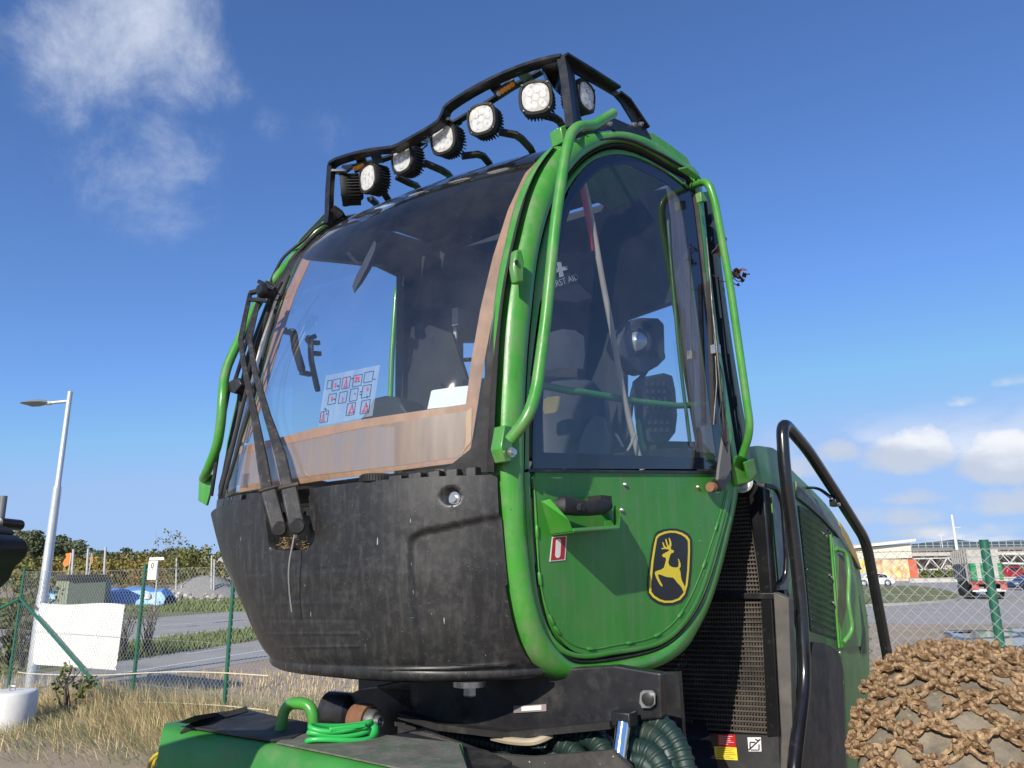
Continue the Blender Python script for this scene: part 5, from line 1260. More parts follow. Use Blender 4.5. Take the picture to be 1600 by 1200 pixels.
# rollers behind the housing
ax = (dn * .55 + RT * .83 ).normalized(); ax.z = 0
c = BM(606, 1129, -.10)
rl = part('boom_pivot', MB().lathe(c - ax * .08, ax, [(.050, -.07), (.056, -.06), (.056, -.01), (.052, .0), (.04, .0)], 28), RUST)
part('pivot_hub', MB().lathe(c - ax * .08, ax, [(.040, -.005), (.039, .028), (.034, .034), (.02, .034), (.02, .05), (.012, .05), (.011, .04), (0, .04)], 24), STEEL, rl, smooth=30)
c2 = BM(540, 1112, .02)
part('boom_drum', MB().lathe(c2, ax, [(.04, -.1), (.07, -.08), (.07, .04), (.055, .055), (0, .055)], 28), BLACK, rl, smooth=30)
part('drum_bolt', MB().lathe(c2 + ax * .04 + Z * .04, ax, [(.009, 0), (.009, .03), (0, .03)], 8), STEEL, rl)
part('pivot_cheek', MB().prism([BM(*p, .0) for p in [(480, 1130), (520, 1098), (560, 1078), (640, 1070), (650, 1140), (560, 1160)]], r_ * .08), DARK_STEEL, rl, smooth=0)
part('side_ledge', MB().prism([TZ(*p, 1.19) for p in [(600, 1150), (640, 1145), (760, 1172), (800, 1190), (760, 1215), (640, 1185)]], Z * -.02), DARK_STEEL, rl, smooth=0)
part('rust_lug', MB().box(TZ(683, 1182, 1.2), RT * .012, dn * .012, Z * .012), RUST, rl, bevel=.003)
# green sling lying on the housing
sl = MB()
s0, s1 = TZ(480, 1158, ZT + .012), TZ(582, 1149, ZT + .012)
d = s1 - s0; c = (s0 + s1) / 2; y = Z.cross(d.normalized())
for k, (zz, hw, e) in enumerate([(.0, .030, 1.0), (.016, .026, .96), (.03, .032, .93)]):
    ring = [c + d * (.5 * e * math.cos(a)) + y * (hw * math.sin(a)) + Z * (zz + .006 * math.sin(2 * a + k)) for a in [2 * math.pi * i / 32 for i in range(32)]]
    sl.tube(ring, .0075, 8, closed=True)
sling = thing('lifting_ring', 'bright green coiled plastic-coated ring lying on the green boom housing', 'lifting ring', tuple(c))
build('coil', sl, GREEN_BRIGHT, sling, smooth=60)
build('knob', MB().lathe(s1 + Z * .0, Z, [(.0, -.01), (.014, -.006), (.019, .008), (.017, .024), (.008, .032), (0, .034)], 14), GREEN_BRIGHT, sling, smooth=60)
build('clasp', MB().bar(c + Z * .03 - d * .2 - y * .03, c + Z * .034 + d * .35 - y * .028, .018, .012), GREEN_BRIGHT, sling, bevel=.003)

# ---- chained wheel
wax = az(-53.0)                   # axle direction, pointing to the machine
wc = AY(1475, 1150, 3.15); 
WR, WW = .70, .60
top_pt = AY(1470, 1017, 3.3)
inner = AY(1364, 1120, 3.25)
wc = Vector((0, 0, 0)); wc.x, wc.y = inner.x - wax.x * WW * .52, inner.y - wax.y * WW * .52
wc.x += hd.x * .12; wc.y += hd.y * .12
wc.z = top_pt.z - WR
def tyre_r(v):       # radius over the width, v in -1..1
    return WR * (1 - .16 * abs(v) ** 3.2)
tyre = MB(); rows = []
NA = 72
for i in range(NA):
    a = 2 * math.pi * i / NA
    dv = hd * math.cos(a) + Z * math.sin(a)
    row = []
    for v in [-1.0, -.97, -.85, -.6, -.3, 0, .3, .6, .85, .97, 1.0]:
        r = tyre_r(v)
        # blocky worn lugs
        l = .010 * math.sin(a * 18 + v * 2.2) + rng.uniform(-.004, .004)
        if abs(v) == 1.0: r = WR * .62; l = 0
        elif abs(v) == .97: r = WR * .80; l = 0
        row.append(wc + wax * (v * WW / 2) + dv * (r + l))
    rows.append(row)
tyre.loft(rows, close_v=True)
MUD = mat('muddy_tyre', (.215, .18, .13), .95, var=.3, vscale=9, dirt=(.085, .08, .07), dscale=7, damt=.8, dthr=(.50, .68), bump=1.0, bscale=34, speck=((.34, .29, .2), [(30, .5, .6, (1, 1, 1))]))
wheel = part('wheel', MB().lathe(wc - wax * (WW * .42), -wax, [(.43, -.3), (.43, 0), (.30, -.03), (.15, -.02), (.12, .03), (0, .03)], 28), RUST)
part('tyre', tyre, MUD, wheel, smooth=60)
CHAIN = mat('mud_caked_chain', (.17, .092, .038), .85, var=.5, vscale=30, dirt=(.54, .38, .22), dscale=40, damt=.9, dthr=(.44, .62), bump=.8, bscale=110)
# one link with its grip studs, long axis x, up z
lm = MB()
ring = []
Lh, Wh = .034, .017
for i in range(14):
    a = 2 * math.pi * i / 14
    x = Lh * math.copysign(abs(math.cos(a)) ** .7, math.cos(a)); y_ = Wh * math.sin(a)
    ring.append(Vector((x, y_, .002 * math.sin(3 * a))))
lm.tube(ring, .0095, 6, closed=True, ref=(0, 0, 1))
def jitter(t, a):
    for k in range(len(t.v)): t.v[k] = t.v[k] + Vector((r3.uniform(-a, a), r3.uniform(-a, a), r3.uniform(-a, a)))
    return t
r3 = random.Random(77)
def make_link():
    t = MB(); t.v = [p.copy() for p in lm.v]; t.f = list(lm.f); jitter(t, .0015)
    for k in range(r3.randint(1, 3)):
        c_ = ring[r3.randrange(14)] + Vector((0, 0, .004)); d_ = Vector((r3.uniform(-.6, .6), r3.uniform(-.6, .6), 1)).normalized(); q = r3.uniform(.006, .011)
        b = MB().lathe(c_, d_, [(q * .9, -.004), (q, .004), (q * .6, .010), (0, .011)], 5); jitter(b, .0025); t.add(b.v, b.f)
    return t
def make_stud():
    t = MB(); q = r3.uniform(.8, 1.15)
    t.lathe((0, 0, 0), (r3.uniform(-.2, .2), r3.uniform(-.2, .2), 1), [(.014 * q, -.010), (.010 * q, .008), (.0125 * q, .012), (.0135 * q, .021), (.007, .027), (0, .027)], 7)
    t.lathe((.014, .008, 0), (.3, .3, 1), [(.008, -.006), (.010, .006), (.005, .013), (0, .013)], 5)
    t.lathe((-.010, -.010, 0), (-.4, -.3, 1), [(.009, -.006), (.009, .004), (.004, .010), (0, .010)], 5)
    return jitter(t, .0022)
def make_clod():
    t = MB()
    for i in range(12):
        c_ = Vector((r3.gauss(0, .015), r3.gauss(0, .012), r3.uniform(-.006, .006))); d_ = Vector((r3.uniform(-1, 1), r3.uniform(-1, 1), r3.uniform(-.2, .8))).normalized(); q = r3.uniform(.004, .011)
        t.lathe(c_, d_, [(.0, -q), (q, -q * .5), (q * 1.1, q * .4), (.0, q * 1.2)], 5)
    return jitter(t, .002)
def mesh_of(name, t, m):
    me = bpy.data.meshes.new(name); me.from_pydata([tuple(p) for p in t.v], [], t.f); me.materials.append(m)
    me.polygons.foreach_set('use_smooth', [True] * len(me.polygons)); me.set_sharp_from_angle(angle=rad(28)); return me
link_ms = [mesh_of('chain_link', make_link(), CHAIN) for k in range(6)]
stud_ms = [mesh_of('chain_stud', make_stud(), CHAIN) for k in range(6)]
clod_ms = [mesh_of('mud_clod', make_clod(), CHAIN) for k in range(6)]
def on_tyre(a, v, lift=0.0):
    dv = hd * math.cos(a) + Z * math.sin(a)
    vv = max(-1.02, min(1.02, v))
    p = wc + wax * (vv * WW / 2) + dv * (tyre_r(vv) + lift)
    n = (dv + wax * (.55 * math.copysign(abs(vv) ** 2.2, vv))).normalized(); return p, n
def put(me, name, p, n, t, roll=0.0, s=1.0):
    o = bpy.data.objects.new(name, me); COL.objects.link(o); o.parent = wheel
    t = (t - n * t.dot(n)).normalized(); y_ = n.cross(t)
    M = Matrix((t, y_, n)).transposed() @ Matrix.Rotation(roll, 3, 'X')
    o.matrix_local = Matrix.Translation(p - Vector(HB)) @ M.to_4x4() @ Matrix.Scale(s, 4)
    return o
# net of chain over the part of the tread that can be seen
seen = []
da, dvv = .225, .42
nodes = {}
r2 = random.Random(11)
for i in range(-1, 9):
    for j in range(-4, 5):
        a = math.pi - .16 - i * da + (j % 2) * da * .5
        v = j * dvv / 1.35
        nodes[(i, j)] = (a + r2.uniform(-.022, .022), v + r2.uniform(-.05, .05))
edges = []
for (i, j) in nodes:
    for nb in ((i, j + 1), (i + (1 if j % 2 == 0 else -1), j + 1)):
        if nb in nodes: edges.append(((i, j), nb))
    if j in (-3, 0, 3) and (i + 1, j) in nodes and r2.random() < .55: edges.append(((i, j), (i + 1, j)))
count = 0
for e0, e1 in edges:
    (a0, v0), (a1, v1) = nodes[e0], nodes[e1]
    if max(abs(v0), abs(v1)) > 1.12: continue
    p0, n0 = on_tyre(a0, v0, .016); p1, n1 = on_tyre(a1, v1, .016)
    L_ = (p1 - p0).length; k = max(2, round(L_ / .058))
    for m_ in range(k):
        f = (m_ + .5) / k
        sag = .04 * math.sin(math.pi * f) * r2.uniform(-.6, .6)
        p, n = on_tyre(a0 + (a1 - a0) * f, v0 + (v1 - v0) * f + sag * .5, .014 + r2.uniform(0, .008))
        put(r2.choice(link_ms), 'chain_link', p, n, (p1 - p0), (0.15 if m_ % 2 else 1.25) + r2.uniform(-.25, .25), 1.0 + r2.uniform(-.08, .12)); count += 1
        if r2.random() < .45: put(r2.choice(clod_ms), 'mud_clod', p - n * .008, n, p1 - p0, 0, r2.uniform(.6, 1.0))
        if r2.random() < .68: put(r2.choice(stud_ms), 'chain_stud', p + n * .008 + (p1 - p0).cross(n).normalized() * r2.uniform(-.012, .012), (n + Vector((r2.uniform(-.3, .3), r2.uniform(-.3, .3), r2.uniform(-.1, .3)))).normalized(), p1 - p0, 0, 1 + r2.uniform(-.15, .3))
for kk in nodes:
    a, v = nodes[kk]
    if abs(v) > 1.05: continue
    p, n = on_tyre(a, v, .018)
    put(r2.choice(clod_ms), 'mud_clod', p, n, hd + wax * r2.uniform(-1, 1), 0, .8 + r2.uniform(-.3, .4))
    put(r2.choice(stud_ms), 'chain_stud', p + n * .01, (n + Vector((r2.uniform(-.3, .3), r2.uniform(-.3, .3), .1))).normalized(), hd, 0, 1.1)
    put(r2.choice(link_ms), 'chain_link', p + n * .004, n, hd + wax * r2.uniform(-1, 1), .2, 1.1)
print('chain links', count, 'wheel', wc[:])

# ------------------------------------------------------------------ setting
GROUND = mat('gravel_ground', (.36, .275, .205), .95, var=.22, vscale=.9, dirt=(.30, .25, .13), dscale=.35, damt=.7, dthr=(.45, .65), bump=.5, bscale=14, speck=((.40, .36, .32), [(9, .35, .6, (1, 1, 1)), (22, .35, .5, (1, 1, 1))]))
VERGE = mat('verge_grass', (.15, .175, .055), .95, var=.3, vscale=1.4, dirt=(.26, .22, .11), dscale=.7, damt=.7, dthr=(.45, .7), bump=.6, bscale=12)
ASPHALT = mat('asphalt', (.36, .345, .32), .95, spec=.15, var=.12, vscale=.5, bump=.25, bscale=30, dirt=(.27, .26, .25), dscale=.3, damt=.5)
ROADPAINT = mat('road_paint', (.70, .70, .68), .7, var=.1, dirt=(.35, .34, .33), dscale=3, damt=.5)
KERB = mat('kerb_stone', (.42, .41, .38), .8, var=.15)
def slab(name, pts, z, m, kind='structure', th=None):
    poly = [Vector((p[0], p[1], z)) for p in pts]
    t = MB()
    if th: t.prism(poly, Z * -th)
    else:
        t.v = poly; t.f = [tuple(x) for x in tessellate_polygon([poly])]
        # face upwards
        t.f = [f if (t.v[f[1]] - t.v[f[0]]).cross(t.v[f[2]] - t.v[f[0]]).z > 0 else f[::-1] for f in t.f]
    o = build(name, t, m, None, base=(0, 0, 0), smooth=0); o['kind'] = kind; return o
# ground sheet
gr = MB(); n = 40
for i in range(n + 1):
    for j in range(n + 1):
        gr.v.append(Vector((-1500 + 3000 * (i / n), -300 + 3300 * j / n, 0)))
for i in range(n):
    for j in range(n): gr.f.append((i * (n + 1) + j, (i + 1) * (n + 1) + j, (i + 1) * (n + 1) + j + 1, i * (n + 1) + j + 1))
o = build('ground', gr, GROUND, None, base=(0, 0, 0), smooth=0); o['kind'] = 'structure'
def gxy(px, py): p = G(px, py); return (p.x, p.y)
def ext(p, q, t): return (p[0] + (q[0] - p[0]) * t, p[1] + (q[1] - p[1]) * t)
# --- left: cycle path, verge and road, each running on past the frame
def strip(l0, l1, u0, u1, a=-3, b=6):
    L0, L1, U0, U1 = gxy(*l0), gxy(*l1), gxy(*u0), gxy(*u1)
    return [ext(L0, L1, a), ext(L0, L1, b), ext(U0, U1, b), ext(U0, U1, a)]
slab('cycle_path', strip((47, 1092), (393, 1034), (60, 1053), (385, 1004), -1.5, 1.6), .004, ASPHALT)
slab('verge', strip((60, 1052), (385, 1003), (0, 1030), (383, 985), -1.5, 1.6), .004, VERGE)
slab('road', strip((0, 1029), (383, 985), (0, 985), (366, 956), -1.5, 1.8), .004, ASPHALT)
slab('far_verge', strip((0, 984), (366, 955), (0, 950), (360, 936), -1.5, 1.8), .004, VERGE)
for nm, a, b, w in [('path_line', (50, 1075), (392, 1020), .10), ('path_line', (290, 1023), (352, 1013), .08), ('road_line', (0, 1020), (378, 981), .14), ('road_line', (0, 1000), (372, 968), .12), ('road_line', (260, 980), (310, 976), .12)]:
    A, B = gxy(*a), gxy(*b)
    if nm == 'path_line' and a[0] > 200: pass
    else: A, B = ext(A, B, -.4), ext(A, B, 1.5)
    d = Vector((B[0] - A[0], B[1] - A[1], 0)).normalized(); s_ = Vector((-d.y, d.x, 0)) * w / 2
    slab(nm, [(A[0] - s_.x, A[1] - s_.y), (B[0] - s_.x, B[1] - s_.y), (B[0] + s_.x, B[1] + s_.y), (A[0] + s_.x, A[1] + s_.y)], .008, ROADPAINT)
# --- right: access road, grass island with kerb, puddles
slab('access_road', [gxy(1250, 968), gxy(1354, 974), gxy(1600, 978), gxy(1900, 984), gxy(2300, 905), gxy(1800, 902), gxy(1560, 903), gxy(1430, 906), gxy(1250, 909)], .004, ASPHALT)
isl = [gxy(*p) for p in [(1250, 925), (1345, 918), (1430, 917), (1470, 922), (1498, 930), (1507, 935), (1495, 940), (1465, 943), (1420, 946), (1350, 949), (1250, 953)]]
slab('traffic_island_kerb', isl, .13, KERB, th=.12)
ic = Vector((sum(p[0] for p in isl) / len(isl), sum(p[1] for p in isl) / len(isl), 0))
slab('traffic_island', [(ic.x + (p[0] - ic.x) * .975, ic.y + (p[1] - ic.y) * .975) for p in isl], .136, VERGE)
PUD = mat('puddle_water', (.10, .09, .075), .08, var=.2, rvar=.05, spec=.6, bump=.05, bscale=6)
WETG = mat('wet_gravel', (.09, .075, .06), .45, var=.2, bump=.3)
r4 = random.Random(3)
for (cx_, cy_, w, h) in [(1535, 992, 52, 5), (1575, 1003, 40, 6), (1478, 1007, 18, 3), (1600, 985, 30, 3), (1500, 988, 22, 2), (1605, 1030, 24, 9)]:
    pts = []; pw = []
    for i in range(22):
        a = 2 * math.pi * i / 22; k = 1 + .18 * math.sin(3 * a + cx_) + r4.uniform(-.12, .12)
        pts.append(gxy(cx_ + w * k * math.cos(a), cy_ + h * k * math.sin(a))); pw.append(gxy(cx_ + w * k * 1.25 * math.cos(a), cy_ + h * k * 1.5 * math.sin(a)))
    slab('wet_patch', pw, .004 + .0001 * (cx_ % 7), WETG)
    slab('puddle', pts, .008 + .0001 * (cx_ % 7), PUD)

# ------------------------------------------------------------------ fences
WIRE = mat('galvanised_wire', (.29, .30, .29), .6, metal=.2, var=.1)
def fence(name, label, p0, p1, hgt, posts, pitch, wr, rails, post_r=.024, lean=0.0, barbs=()):
    p0, p1 = Vector((p0[0], p0[1], 0)), Vector((p1[0], p1[1], 0)); d = (p1 - p0); L_ = d.length; d.normalize(); nn = Vector((-d.y, d.x, 0))
    root = thing(name, label, 'fence', tuple(p0)); 
    for s_ in posts:
        b = p0 + d * s_
        build('post', MB().tube([b, b + Z * (hgt + .03)], post_r, 12), GREEN_FENCE, root)
    t = MB()
    def bar2(a, b, off):
        ax_ = (b - a).normalized(); x = nn; y = ax_.cross(nn)
        a = a + nn * off; b = b + nn * off
        k = len(t.v); t.v += [a + x * wr, a - x * wr * .5 + y * wr * .87, a - x * wr * .5 - y * wr * .87, b + x * wr, b - x * wr * .5 + y * wr * .87, b - x * wr * .5 - y * wr * .87]
        t.f += [(k, k + 1, k + 4, k + 3), (k + 1, k + 2, k + 5, k + 4), (k + 2, k, k + 3, k + 5)]
    z0, z1 = .04, hgt - .03; H_ = z1 - z0
    m = int((L_ + H_) / pitch)
    for i in range(m):
        s_ = -H_ + i * pitch
        for sg in (1, -1):
            a_, b_ = s_, s_ + H_
            za, zb = (z0, z1) if sg > 0 else (z1, z0)
            lo, hi = max(a_, 0), min(b_, L_)
            if hi - lo < 1e-3: continue
            f0, f1 = (lo - a_) / H_, (hi - a_) / H_
            bar2(p0 + d * lo + Z * (za + (zb - za) * f0), p0 + d * hi + Z * (za + (zb - za) * f1), .002 * sg)
    build('wire_mesh', t, WIRE, root, smooth=0)
    for z_ in rails:
        build('tension_wire', MB().tube([p0 + d * (L_ * i / 6) + Z * (z_ - .012 * (i % 2)) + nn * .004 for i in range(7)], .0022, 5), WIRE, root)
    return root, p0, d, nn
A, B = gxy(8, 1082), gxy(440, 1122)
# left fence: corner post at the left, runs to the right behind the machine
pa, pb_, pc = gxy(12, 1080), gxy(204, 1113), gxy(440, 1120)
va = Vector((pa[0], pa[1], 0)); vb = Vector((pb_[0], pb_[1], 0)); vd = (vb - va).normalized()
vc_s = ((Vector((pc[0], pc[1], 0)) - va).dot(vd))
endp = va + vd * (vc_s + 9)
fl, f0, fd, fn = fence('chain_link_fence', 'green-posted chain-link fence with white panel, left of the machine', pa, (endp.x, endp.y), 1.80, [0, (vb - va).length, vc_s, vc_s + 3, vc_s + 6, vc_s + 9], .075, .0018, [.35, .9, 1.77])
sb = (vb - va).length
def FPx(px, py, off=0.0): return PL(px, py, f0 + fn * off, fn)
build('brace', MB().tube([FPx(32, 935, -.04), FPx(184, 1108, -.10)], .022, 10), GREEN_FENCE, fl)
build('brace', MB().tube([FPx(30, 936, -.04), FPx(-30, 965, -.3)], .022, 10), GREEN_FENCE, fl)
# second leg of the corner, leaving towards the left
pd_ = va - vd * .2
leg_end = (va.x - 7.0, va.y + 1.5)
fl2, *_ = fence('chain_link_fence', 'stretch of chain-link fence leaving the corner post at the left edge', (va.x - .06, va.y), leg_end, 1.80, [2.6, 5.2], .075, .0018, [.9, 1.77])
# pale ropes strung low along the fence
for i, pts in enumerate([[(28, 1050), (55, 1053), (150, 1055), (260, 1050), (340, 1051), (420, 1056)], [(48, 1078), (80, 1090), (150, 1095), (260, 1098), (340, 1102), (420, 1110)]]):
    o = build('rope', MB().tube(smooth_path([FPx(x, y, -.03) for x, y in pts], 4), .007, 6), mat('pale_rope', (.62, .55, .40), .9) if 'pale_rope' not in bpy.data.materials else bpy.data.materials['pale_rope'], None)
    tag(o, ['pale rope strung along the chain-link fence, upper of two', 'pale rope strung along the chain-link fence, lower of two'][i], 'rope', 'ropes along the fence')
# white panel tied to the fence
pn = thing('white_panel', 'blank white board tied to the back of the chain-link fence', 'board', tuple(FPx(120, 1046, .03)))
prow = []
for j in range(5):
    row = []
    for i in range(9):
        uu, vv = i / 8, j / 4
        top = (62 + 133 * uu, 942 + 3 * uu + 2 * math.sin(uu * 6)); bot = (50 + 131 * uu, 1038 + 9 * uu)
        x = top[0] + (bot[0] - top[0]) * vv; y = top[1] + (bot[1] - top[1]) * vv
        row.append(FPx(x, y, .03 + .02 * math.sin(uu * 5 + vv * 2)))
    prow.append(row)
pbk = [[p + fn * .008 for p in r] for r in prow]
t = MB().loft(prow); t.loft(pbk)
build('board', t, mat('white_board', (.82, .82, .78), .6, var=.04, dirt=(.6, .57, .5), damt=.4, dscale=2), pn)
for c_ in [(64, 944), (193, 946), (181, 1044), (52, 1037)]:
    build('cable_tie', MB().tube([FPx(c_[0] - 2, c_[1] - 2, -.01), FPx(c_[0] + 1, c_[1] + 1, .04)], .003, 6), WIRE, pn)
# right fence
q0 = AY(1250, 1000, 8.4); q1 = AY(1562, 1000, 6.6)
dq = Vector((q1.x - q0.x, q1.y - q0.y, 0)); Lq = dq.length; dq.normalize(); e0 = Vector((q0.x, q0.y, 0)) - dq * 3; e1 = Vector((q1.x, q1.y, 0)) + dq * 5
topz = PL(1540, 845, Vector((q1.x, q1.y, 0)), Vector((-dq.y, dq.x, 0))).z
fr_, g0, gd, gn = fence('chain_link_fence', 'chain-link fence on green post behind the chained wheel, right', (e0.x, e0.y), (e1.x, e1.y), topz - .02, [0, 3 + Lq, 6 + Lq], .125, .0012, [.55, 1.2, topz - .45, topz - .30, topz - .12], post_r=.036)

# ------------------------------------------------------------------ left background
LAMPM = mat('lamp_post_galv', (.55, .58, .60), .4, metal=.35, var=.06)
lb = G(44, 1082); yl = lb.y
yl = 12.5; lbp = AY(45, 1078, yl)
ltop = AY(110, 612, yl); base_l = Vector((ltop.x, yl, 0))
sl_ = thing('street_lamp', 'tall galvanised street lamp with flat grey head leaning out to the left', 'street lamp', tuple(base_l))
jz = AY(90, 762, yl).z
build('pole', MB().lathe(base_l, Z, [(.085, 0), (.085, 1.4), (.075, 1.45), (.062, jz - .02), (.062, jz), (.045, jz + .04), (.040, ltop.z), (0, ltop.z)], 20), LAMPM, sl_, smooth=50)
ha, hb_ = AY(105, 627, yl), AY(74, 630, yl)
build('arm', MB().tube([ha, hb_], .028, 10), LAMPM, sl_)
hd_rows = []
for (x, yt, yb, w) in [(32, 629, 630.5, .02), (38, 627, 632, .07), (50, 624.5, 635.5, .13), (62, 624, 635, .13), (70, 625, 633, .10), (76, 627, 632, .05)]:
    c0, c1 = AY(x, yt, yl), AY(x, yb, yl)
    hd_rows.append([c0, c0.lerp(c1, .5) + Vector((0, w, 0)), c1, c0.lerp(c1, .5) - Vector((0, w, 0))])
build('lamp_head', MB().loft(hd_rows, close_u=True), mat('lamp_head_grey', (.30, .31, .30), .5), sl_, smooth=60)
build('collar', MB().tube([AY(80, 629.5, yl), AY(72, 630, yl)], .036, 10), mat('lamp_collar', (.45, .43, .38), .5), sl_)
# round white ballast
bc = AY(12, 1130, 9.3)
tub = thing('concrete_ballast', 'round white concrete ballast cylinder at the left edge', 'ballast', (bc.x, bc.y, 0))
zt = AY(20, 1079, 9.3).z
build('drum', MB().lathe((bc.x, bc.y, 0), Z, [(.27, 0), (.27, zt - .03), (.25, zt - .006), (.235, zt), (.05, zt), (0, zt - .01)], 36), mat('white_concrete', (.70, .69, .65), .7, var=.08, dirt=(.4, .38, .32), damt=.4, dscale=4), tub, smooth=40)
build('lifting_loop', MB().tube([Vector((bc.x - .03, bc.y, zt)), Vector((bc.x - .03, bc.y, zt + .05)), Vector((bc.x + .03, bc.y, zt + .05)), Vector((bc.x + .03, bc.y, zt))], .008, 8), STEEL, tub)
# boom end of the crane hanging in at the left edge
def CB(px, py, o=0.0): return AY(px, py, 1.61 + o * .55)
crane = thing('crane_head', 'black crane tip with hydraulic hose block at the left edge', 'crane', tuple(CB(0, 920)))
CR = mat('crane_shaded_black', (.006, .006, .007), .5, var=.3, dirt=(.03, .026, .022), damt=.35)  # black paint made darker still: shade on the crane is put into the colour
build('tip_block', MB().prism([CB(*p) for p in [(-60, 900), (-10, 856), (12, 836), (28, 837), (42, 846), (47, 858), (40, 872), (24, 888), (16, 906), (0, 921), (-60, 960)]], Vector((0, -.10, 0))), CR, crane, bevel=.011, weld=True)
build('grip_collar', MB().tube([CB(-20, 838, .06), CB(-4, 848, .06)], .001, 8) if False else MB().prism([CB(*p, .01) for p in [(-50, 830), (0, 814), (12, 822), (27, 832), (18, 842), (12, 848), (-6, 846), (-50, 860)]], Vector((0, -.09, 0))), mat('crane_grey', (.035, .033, .032), .6, var=.3, dirt=(.08, .07, .06), damt=.5), crane, bevel=.008, weld=True)
build('hydraulic_pipe', MB().tube([CB(6, 775, .06), CB(1, 812, .06), CB(-2, 832, .06)], .0075, 10), mat('grey_pipe', (.20, .20, .20), .4, metal=.3), crane)
build('pin', MB().lathe(CB(2, 818, .0), Vector((0, -1, 0)), [(.012, -.06), (.012, .012), (0, .015)], 12), BLACK, crane)
build('crane_shade_arm', MB().prism([CB(*p, -.02) for p in [(-60, 880), (-15, 860), (-2, 912), (-45, 1010), (-560, 1130), (-560, 880)]], Vector((0, -.09, 0))), CR, crane, bevel=.006)  # unseen arm left of frame, drawn low to shade the boom housing

# distant plots
def dist_box(px0, px1, pyb, pyt, y, depth):
    a, b = AY(px0, pyb, y), AY(px1, pyt, y); return a.x, b.x, y, y + depth, 0, b.z
shY = 44.0
x0, x1 = AY(85, 935, shY).x, AY(160, 935, shY).x; zt = AY(120, 905, shY).z
xm = AY(119, 935, shY).x
shed = thing('site_shed', 'small grey-green shed with flat dark roof behind the fence', 'shed', (x0, shY, 0))
base_z = 0
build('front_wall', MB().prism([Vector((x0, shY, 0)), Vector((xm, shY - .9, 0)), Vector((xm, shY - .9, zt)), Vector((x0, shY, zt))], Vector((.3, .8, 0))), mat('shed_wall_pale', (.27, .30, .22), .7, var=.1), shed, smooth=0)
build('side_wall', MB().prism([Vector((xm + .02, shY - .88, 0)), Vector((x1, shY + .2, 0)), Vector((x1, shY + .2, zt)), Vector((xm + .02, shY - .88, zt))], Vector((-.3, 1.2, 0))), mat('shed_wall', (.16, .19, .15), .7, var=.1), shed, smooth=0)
zr = AY(120, 898, shY).z
build('roof', MB().prism([Vector((x0 - .1, shY - .1, zt)), Vector((xm, shY - 1.15, zt)), Vector((x1 + .1, shY + .1, zt)), Vector((xm + .5, shY + 1.4, zt))], Z * (zr - zt)), mat('shed_roof', (.035, .035, .04), .8), shed, smooth=0)
for k in range(4):
    build('plank', MB().bar(Vector((x0 + (xm - x0) * (k + 1) / 5, shY - .9 * (k + 1) / 5 - .012, 0)), Vector((x0 + (xm - x0) * (k + 1) / 5, shY - .9 * (k + 1) / 5 - .012, zt)), .03, .03), bpy.data.materials['shed_wall'], shed)
TARP = mat('blue_tarpaulin', (.13, .36, .72), .45, var=.18, vscale=1.2, bump=.4, bscale=3)
def tarp(px0, px1, pyb, pyt, y, label):
    t = MB(); rows = []
    for i in range(13):
        uu = i / 12; px = px0 + (px1 - px0) * uu; k = (1 + .10 * math.sin(uu * 23) + .06 * math.sin(uu * 51)) if 0 < uu < 1 else 0.25
        a, b = AY(px, pyb, y), AY(px, pyt + 2 * math.sin(uu * 9), y); h_ = max(.05, (b.z - max(a.z, 0)) * k + max(a.z, 0))
        rows.append([Vector((a.x, y, 0)), Vector((a.x, y + .2, h_ * .8)), Vector((a.x, y + .8, h_)), Vector((a.x, y + 1.6, h_ * .8)), Vector((a.x, y + 1.9, 0))])
    o = build('covered_pile', t.loft(rows), TARP, None, smooth=50); tag(o, label, 'covered pile', 'piles under blue tarpaulin')
tarp(156, 256, 934, 918, 46, 'long pile under bright blue tarpaulin right of the shed')
tarp(56, 86, 934, 922, 48, 'short pile under blue tarpaulin left of the shed')
# gravel heap
hp_ = MB(); hc = AY(318, 938, 62.0); r5 = random.Random(5)
rows = []
for k, (rr_, z_) in enumerate([(3.3, 0), (2.6, .5), (1.8, 1.0), (.9, 1.55), (.2, 1.75)]):
    rows.append([Vector((hc.x + rr_ * 1.25 * math.cos(a) + r5.uniform(-.2, .2), hc.y + rr_ * math.sin(a), z_ + r5.uniform(-.05, .12))) for a in [2 * math.pi * i / 20 for i in range(20)]])
o = build('gravel_heap', hp_.loft(rows, close_u=True), mat('heap_gravel', (.27, .26, .24), .95, var=.2, bump=.6, bscale=6), None); tag(o, 'grey gravel heap beyond the road at left', 'gravel heap')
# rubble along the yard
rb_ = MB()
for i in range(120):
    px = r5.uniform(70, 350); y = r5.uniform(52, 64); c_ = Vector((AY(px, 930, y).x, y, r5.uniform(.0, .5)))
    s_ = r5.uniform(.12, .5)
    rb_.lathe(c_, Vector((r5.uniform(-1, 1), r5.uniform(-1, 1), 1)), [(0, -s_ * .5), (s_ * .6, -s_ * .3), (s_ * .7, s_ * .1), (s_ * .3, s_ * .5), (0, s_ * .5)], 6)
o = build('rubble', rb_, mat('pale_rubble', (.42, .38, .32), .9, var=.4, vscale=.5), None); tag(o, 'pale broken stone scattered across the far yard', 'rubble', kind='stuff')
